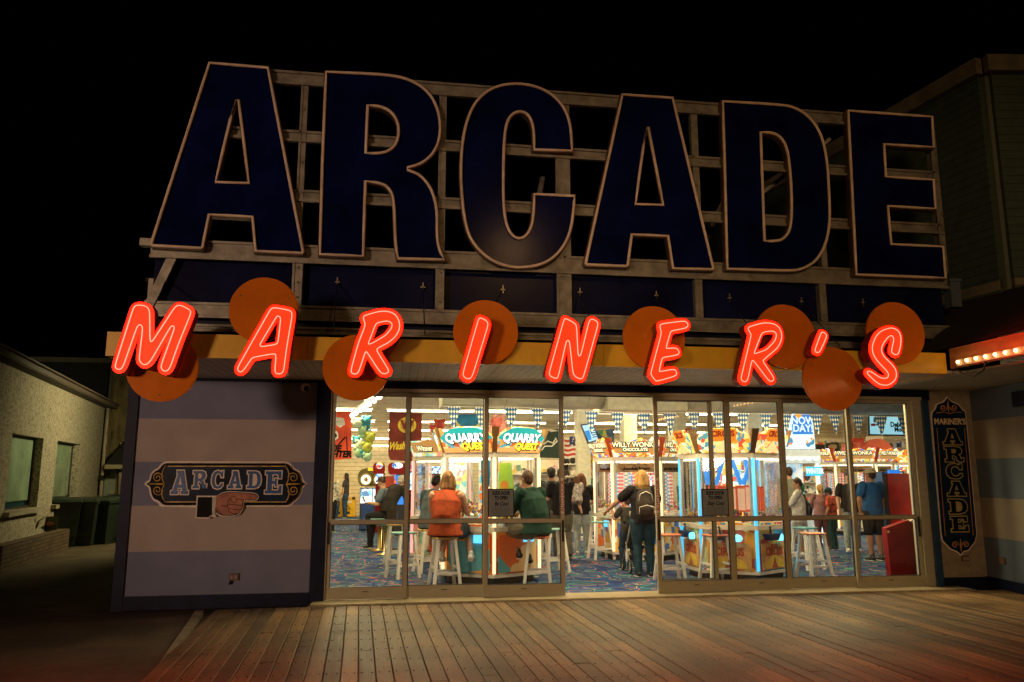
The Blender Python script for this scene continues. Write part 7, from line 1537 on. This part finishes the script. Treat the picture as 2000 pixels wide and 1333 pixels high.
c_blk = cloth('black', (.015, .014, .016)); c_char = cloth('charcoal', (.04, .04, .045)); c_jean = cloth('blue_jeans', (.03, .07, .14)); c_ljean = cloth('light_jeans', (.38, .44, .44)); c_khaki = cloth('khaki_grey', (.13, .115, .085)); c_orange = cloth('rust_orange', (.36, .062, .022), bscale=9, bump=.5); c_green = cloth('dark_green', (.010, .040, .030)); c_grey = cloth('slate_grey', (.12, .16, .18)); c_steel = cloth('steel_blue_grey', (.12, .16, .20)); c_white = cloth('white_knit', (.60, .58, .55), bscale=40, bump=.7); c_mauve = cloth('mauve', (.28, .14, .15)); c_blue = cloth('royal_blue', (.015, .09, .26)); c_kelly = cloth('kelly_green', (.03, .22, .13)); c_dkbrown = cloth('dark_brown', (.035, .025, .02)); c_darkgr = cloth('dark_grey_green', (.09, .10, .08)); c_skirt = cloth('grey_skirt', (.35, .36, .36)); c_sgreen = cloth('shorts_dark', (.035, .05, .05)); c_check = mat('checked_shirt', (.55, .50, .42), .8, noise=(14, .9), bump=.2)
s_blk = mat('shoe_black', (.02, .02, .02), .5); s_wht = mat('shoe_white', (.65, .62, .56), .5); s_red = mat('shoe_orange', (.60, .12, .06), .5); s_tan = mat('shoe_tan', (.30, .22, .14), .6)
h_blk, h_brn, h_lbr, h_bld, h_gry, h_red = hair('black', (.015, .012, .01)), hair('brown', (.06, .03, .018)), hair('light_brown', (.22, .12, .05)), hair('blonde', (.45, .26, .09)), hair('grey', (.50, .46, .40)), hair('auburn', (.13, .045, .02))
def fl(px, py, Z=.014): q = atZ(px, py, Z); q.z = Z; return q
on = lambda S_, dz=0: Vector((S_.x, S_.y, .014))
# seated players
SITN = SIT(.735)
person('woman from behind in a rust orange pleated top and dark shorts on the golden stool', on(S1), -.35, 1.04, SIT(.735, .10, aL=(-.10, .20, .40), kR=(.22, .44, .76), aR=(.34, .20, .42), shz=1.30, flare=1.16), 'light', c_orange, c_sgreen, s_wht, hair('honey_brown', (.30, .15, .06)), 1.34, 'none', 'shorts', 'mid', headyaw=0, shirtlen=.03)
person('heavy man from behind in a dark green hooded top seated on the coral stool', on(S5) + Vector((-.02, 0, 0)), (.55), 1.07, SIT(.70, .16, hood=1, kL=(-.2, .46, .76), aL=(-.08, .30, .42), flare=1.2), 'tan', c_green, c_khaki, s_blk, hair('crop_brown', (.10, .05, .03)), 1.32, 'long', 'shorts', 'crop', vox=.010)
person('boy in a slate grey hooded top leaning at the prize machine behind the second door', on(S4) + Vector((0, 0, 0)), -.55, 1.0, SIT(.735, .22, hood=1), 'tan', c_grey, cloth('olive_shorts', (.10, .10, .06)), s_red, h_blk, 1.08, 'long', 'shorts', 'short', headyaw=-.2, nod=.4)
# left group
pz = atZ(758, 1075, .012)
def phone(t, J):
    q = Vector(J['wL']) + Vector((.03, .13, .03)); b = B(); b.bar(q, q + Vector((0, .05, .11)), .07, .01); obj('phone', b, M_black, t)
person('seated woman in a steel grey tee and black trousers looking down at her phone', Vector((pz.x + .02, pz.y, .012)), 1.15, 1.0, SIT(.69, .18, eL=(-.25, .2, 1.0), wL=(-.1, .46, 1.02), eR=(.25, .2, 1.0), wR=(.08, .46, 1.0), aL=(-.1, .40, .12), aR=(.1, .52, .10)), 'light', c_steel, c_blk, s_blk, h_brn, 1.12, 'short', 'long', 'bun', nod=.55, extra=phone)
pz = fl(757, 1076)
person('grey haired older man in a dark jacket leaning forward with a hand on his hip', pz, -.9, 1.0, P_(hip=(0, 0, .93), waist=(0, .04, 1.08), chest=(0, .16, 1.25), neck=(0, .30, 1.40), head=(0, .37, 1.50), shz=1.34, shy=.24, eL=(-.38, .02, 1.18), wL=(-.2, .02, .98), eR=(.28, .30, 1.06), wR=(.2, .45, .9)), 'light', cloth('dark_jacket', (.03, .025, .022)), c_dkbrown, s_blk, h_gry, 1.15, 'long', 'long', 'short', nod=.35)
person('far woman with long dark hair and blue jeans standing side on before the yellow box', fl(673, 1012), 1.45, .98, P_(eR=(.24, .08, 1.12), wR=(.2, .2, .90), eL=(-.24, .05, 1.12)), 'light', c_char, c_jean, s_blk, h_blk, 1.05, 'short', 'long', 'long', vox=.016)
person('small child in grey beside the far woman with long dark hair', fl(657, 1013), -1.9, .66, P_(), 'light', c_grey, c_jean, s_blk, h_brn, 1.1, 'long', 'long', 'short', vox=.02)
person('person in a black and white checked shirt at the left edge of the first door', fl(642, 1040), -.3, 1.0, P_(), 'tan', c_check, c_blk, s_blk, h_blk, 1.1, 'long', 'long', 'short', vox=.016)
# doorway group
def baby(t, J): pass
pm = fl(1098, 1094)
person('man in a black tee and grey trousers walking away with a toddler on his arm', pm, -.1, 1.03, P_(kL=(-.10, .12, .50), aL=(-.09, .10, .10), kR=(.11, .04, .50), aR=(.12, -.24, .14), fR=(.1, .9, -.35), eR=(.27, .03, 1.15), wR=(.22, .16, 1.08), eL=(-.25, .08, 1.14), wL=(-.1, .22, 1.2)), 'light', c_blk, c_khaki, s_blk, h_brn, 1.18, 'short', 'long', 'short')
person('toddler with fluffy hair in a white patterned top held by the man walking away', pm + Vector((.30, -.06, .80)), .2, .55, SIT(.60, .05, kL=(-.14, .25, .52), aL=(-.12, .18, .22), kR=(.16, .2, .5), aR=(.2, .05, .2)), 'light', cloth('white_floral', (.60, .50, .45), noise=(16, .8)), cloth('pale_leggings', (.45, .30, .24)), None, hair('toddler_brown', (.16, .08, .035)), 1.15, 'short', 'shorts', 'mid', vox=.016)
person('woman with long auburn hair, black tee and pale jeans beside the man with the toddler', fl(1137, 1084), -.25, .97, P_(eR=(.26, .12, 1.12), wR=(.22, .36, 1.08), eL=(-.24, .0, 1.13)), 'light', c_blk, c_ljean, s_wht, h_red, 1.14, 'short', 'long', 'long')
person('far man in a turquoise cap beyond the doorway', fl(1133, 1035), .2, 1.0, P_(), 'tan', c_blue, c_blk, s_blk, h_blk, 1.1, 'short', 'long', 'short', cap=(cloth('turquoise_cap', (.02, .15, .25)), -1), vox=.018)
person('man in a charcoal tee and a dark backwards cap standing behind the man in green', fl(1078, 1082), -.1, 1.04, P_(), 'tan', c_char, c_dkbrown, s_blk, h_blk, 1.15, 'short', 'long', 'short', cap=(cloth('dark_cap', (.035, .03, .028)), 1))
def backpack(t, J):
    b = B(); b.limb([(0, -.22, 1.0), (0, -.235, 1.18), (0, -.21, 1.36)], [(.15, .09), (.16, .10), (.13, .07)], 14, right=(1, 0, 0)); b.limb([(0, -.30, 1.02), (0, -.31, 1.10)], [(.12, .05), (.12, .05)], 12, right=(1, 0, 0))
    mobj('backpack', remesh(b, .012, 2), cloth('backpack_black', (.045, .035, .03)), t)
    b = B(); b.sweep([(-.12, -.33, 1.02), (-.12, -.345, 1.13), (0, -.365, 1.165), (.12, -.345, 1.13), (.12, -.33, 1.02)], .005, 5); b.sweep([(-.12, -.29, 1.22), (-.09, -.29, 1.34), (0, -.295, 1.38), (.09, -.29, 1.34), (.12, -.29, 1.22)], .005, 5); obj('zip_piping', b, M_white, t)
    b = B()
    for s_ in (-1, 1): b.sweep([(s_ * .10, -.14, 1.40), (s_ * .12, -.02, 1.46), (s_ * .13, .10, 1.38)], .018, 6)
    obj('shoulder_strap', b, M_black, t)
pw_ = fl(1259, 1127)
person('blonde woman seen from behind in a black tee with a black backpack, pushing a stroller', pw_, -.12, 1.0, P_(eL=(-.40, .14, 1.20), wL=(-.52, .36, 1.06), eR=(.28, .1, 1.15), wR=(.2, .35, 1.0), hL=(-.4, .6, -.5), kR=(.1, .0, .5)), 'light', c_blk, cloth('dark_teal_jeans', (.02, .05, .07)), s_blk, h_bld, 1.2, 'short', 'long', 'mid', extra=backpack)
pk = fl(1228, 1113)
person('boy in dark clothes beside the stroller reaching up, seen from behind', pk, .1, .74, P_(eL=(-.30, .1, 1.18), wL=(-.34, .14, 1.42), kL=(-.12, .10, .50), aL=(-.12, .04, .085), kR=(.12, .02, .5), aR=(.13, -.14, .12)), 'light', cloth('boy_dark_shirt', (.05, .045, .04)), cloth('boy_jeans', (.03, .05, .08)), s_blk, h_brn, 1.0, 'short', 'long', 'short')
# stroller
ps_ = fl(1243, 1118); t = thing('stroller', 'black folding stroller with thin frame and spoked wheels between the boy and the blonde woman', 'stroller', ps_)
b = B(); o0 = ps_
for s_ in (-.16, .16):
    b.sweep([o0 + Vector((s_, -.35, .98)), o0 + Vector((s_, -.10, .60)), o0 + Vector((s_, .30, .12))], .014, 8); b.sweep([o0 + Vector((s_, .05, .5)), o0 + Vector((s_, -.16, .12))], .012, 8)
b.sweep([o0 + Vector((-.16, -.35, .98)), o0 + Vector((.16, -.35, .98))], .016, 8); obj('frame', b, M_alu, t)
b = B(); b.limb([o0 + Vector((0, -.05, .42)), o0 + Vector((0, .15, .40)), o0 + Vector((0, -.10, .80))], [(.15, .05), (.15, .05), (.15, .05)], 12, right=(1, 0, 0)); obj('seat', b, c_blk, t)
b = B(); b.limb([o0 + Vector((0, -.16, .72)), o0 + Vector((0, .02, .86)), o0 + Vector((0, .2, .82))], [(.17, .03), (.18, .03), (.17, .03)], 12, right=(1, 0, 0)); obj('hood', b, c_blk, t)
for x, y, r in ((-.17, -.18, .115), (.17, -.18, .115), (-.15, .32, .09), (.15, .32, .09)):
    cc = o0 + Vector((x, y, r)); b = B(); b.sweep([cc + Vector((0, r * .86 * math.cos(k * .314), r * .86 * math.sin(k * .314))) for k in range(20)], .016, 6, closed=True); wl = obj('wheel', b, M_black, t)
    b = B()
    for k in range(8): b.sweep([cc, cc + Vector((0, r * .85 * math.cos(k * .785), r * .85 * math.sin(k * .785)))], .004, 4)
    obj('spokes', b, M_alu, wl)
q = o0 + Vector((-.17, -.38, .86)); t = thing('drink_cup', 'tall white paper cup with a dark logo hanging at the stroller handle', 'cup', q)
b = B(); b.lathe(q, [(.030, 0), (.045, .16)], 18); obj('cup', b, M_white, t); b = B(); b.lathe(q, [(.047, .16), (.047, .175), (.038, .182)], 18); obj('lid', b, M_white, t); b = B(); b.lathe(q + Vector((0, 0, .05)), [(.0375, 0), (.0412, .04)], 18, ); obj('dark_print', b, M_black, t)
# right group
pr = fl(1549, 1064)
person('tall man in a grey and green long sleeved top facing the snow machine', pr, -.15, 1.06, P_(eR=(.30, .10, 1.20), wR=(.34, .30, 1.20)), 'light', mat('two_tone_top', (.22, .22, .18), .85, noise=(1.0, .2), bump=.3, bscale=14), c_khaki, s_blk, hair('crop_dark', (.05, .03, .02)), 1.2, 'long', 'long', 'crop', extra=lambda t, J: mobj('green_sleeve', remesh(B().limb([(.10, -.05, 1.30), (.17, -.01, 1.42), (.27, .03, 1.28), (.30, .10, 1.20), (.335, .27, 1.20)], [(.11, .11), .085, .082, .072, .056], 12), .014, 2), c_kelly, t))
def purse(t, J):
    b = B(); b.limb([(.10, -.20, .92), (.10, -.22, 1.06), (.10, -.19, 1.16)], [(.13, .07), (.13, .075), (.10, .05)], 14, right=(1, 0, 0)); mobj('backpack', remesh(b, .012, 2), mat('black_leather', (.015, .015, .018), .35), t)
    b = B(); b.sweep([(.03, -.20, 1.15), (-.10, -.10, 1.40), (-.14, .02, 1.44)], .012, 6); b.sweep([(.16, -.20, 1.15), (.17, -.12, 1.36), (.16, .0, 1.44)], .012, 6); obj('shoulder_strap', b, M_black, t)
person('older woman in a white knit top and grey skirt carrying a small black backpack', fl(1566, 1088), 1.0, .91, P_(eL=(-.22, .16, 1.14), wL=(-.12, .36, 1.10), eR=(.24, .10, 1.13), wR=(.12, .34, 1.10)), 'light', c_white, c_skirt, s_tan, h_brn, 1.15, 'long', 'skirt', 'short', nod=.35, headyaw=.2, extra=purse, shirtlen=.1)
person('girl with a blonde ponytail in a mauve top and trousers beside the far machine', fl(1609, 1074), -.2, .83, P_(eL=(-.22, .10, 1.13), wL=(-.12, .3, 1.1), eR=(.24, .0, 1.13)), 'light', c_mauve, cloth('mauve_trousers', (.16, .07, .075)), s_tan, h_bld, 1.15, 'long', 'long', 'pony')
person('child in a dark teal cap and red top leaning by the girl with the ponytail', fl(1629, 1074), .6, .80, P_(head=(0, .06, 1.56)), 'tan', cloth('red_print_top', (.45, .08, .05), noise=(12, .6)), cloth('dark_teal_trousers', (.02, .06, .06)), s_blk, h_blk, 1.1, 'short', 'long', 'short', cap=(cloth('teal_cap', (.015, .05, .07)), 1), nod=.3)
person('woman with tied dark hair, black V neck top and washed jeans looking down', fl(1667, 1078), 2.7, .99, P_(eL=(-.25, .08, 1.13), wL=(-.2, .3, 1.05), eR=(.25, .06, 1.13), wR=(.24, .12, .9)), 'light', c_blk, c_ljean, s_wht, h_brn, 1.12, 'short', 'long', 'bun', nod=.5)
person('man in a royal blue shirt, black shorts and a cream cap seen from behind', fl(1712, 1096), .1, 1.03, P_(eL=(-.30, -.02, 1.14), wL=(-.26, .02, .92)), 'tan', c_blue, c_blk, s_blk, h_brn, 1.14, 'short', 'shorts', 'short', cap=(cloth('cream_cap', (.50, .42, .30)), -1), shirtlen=.04, headyaw=.3)
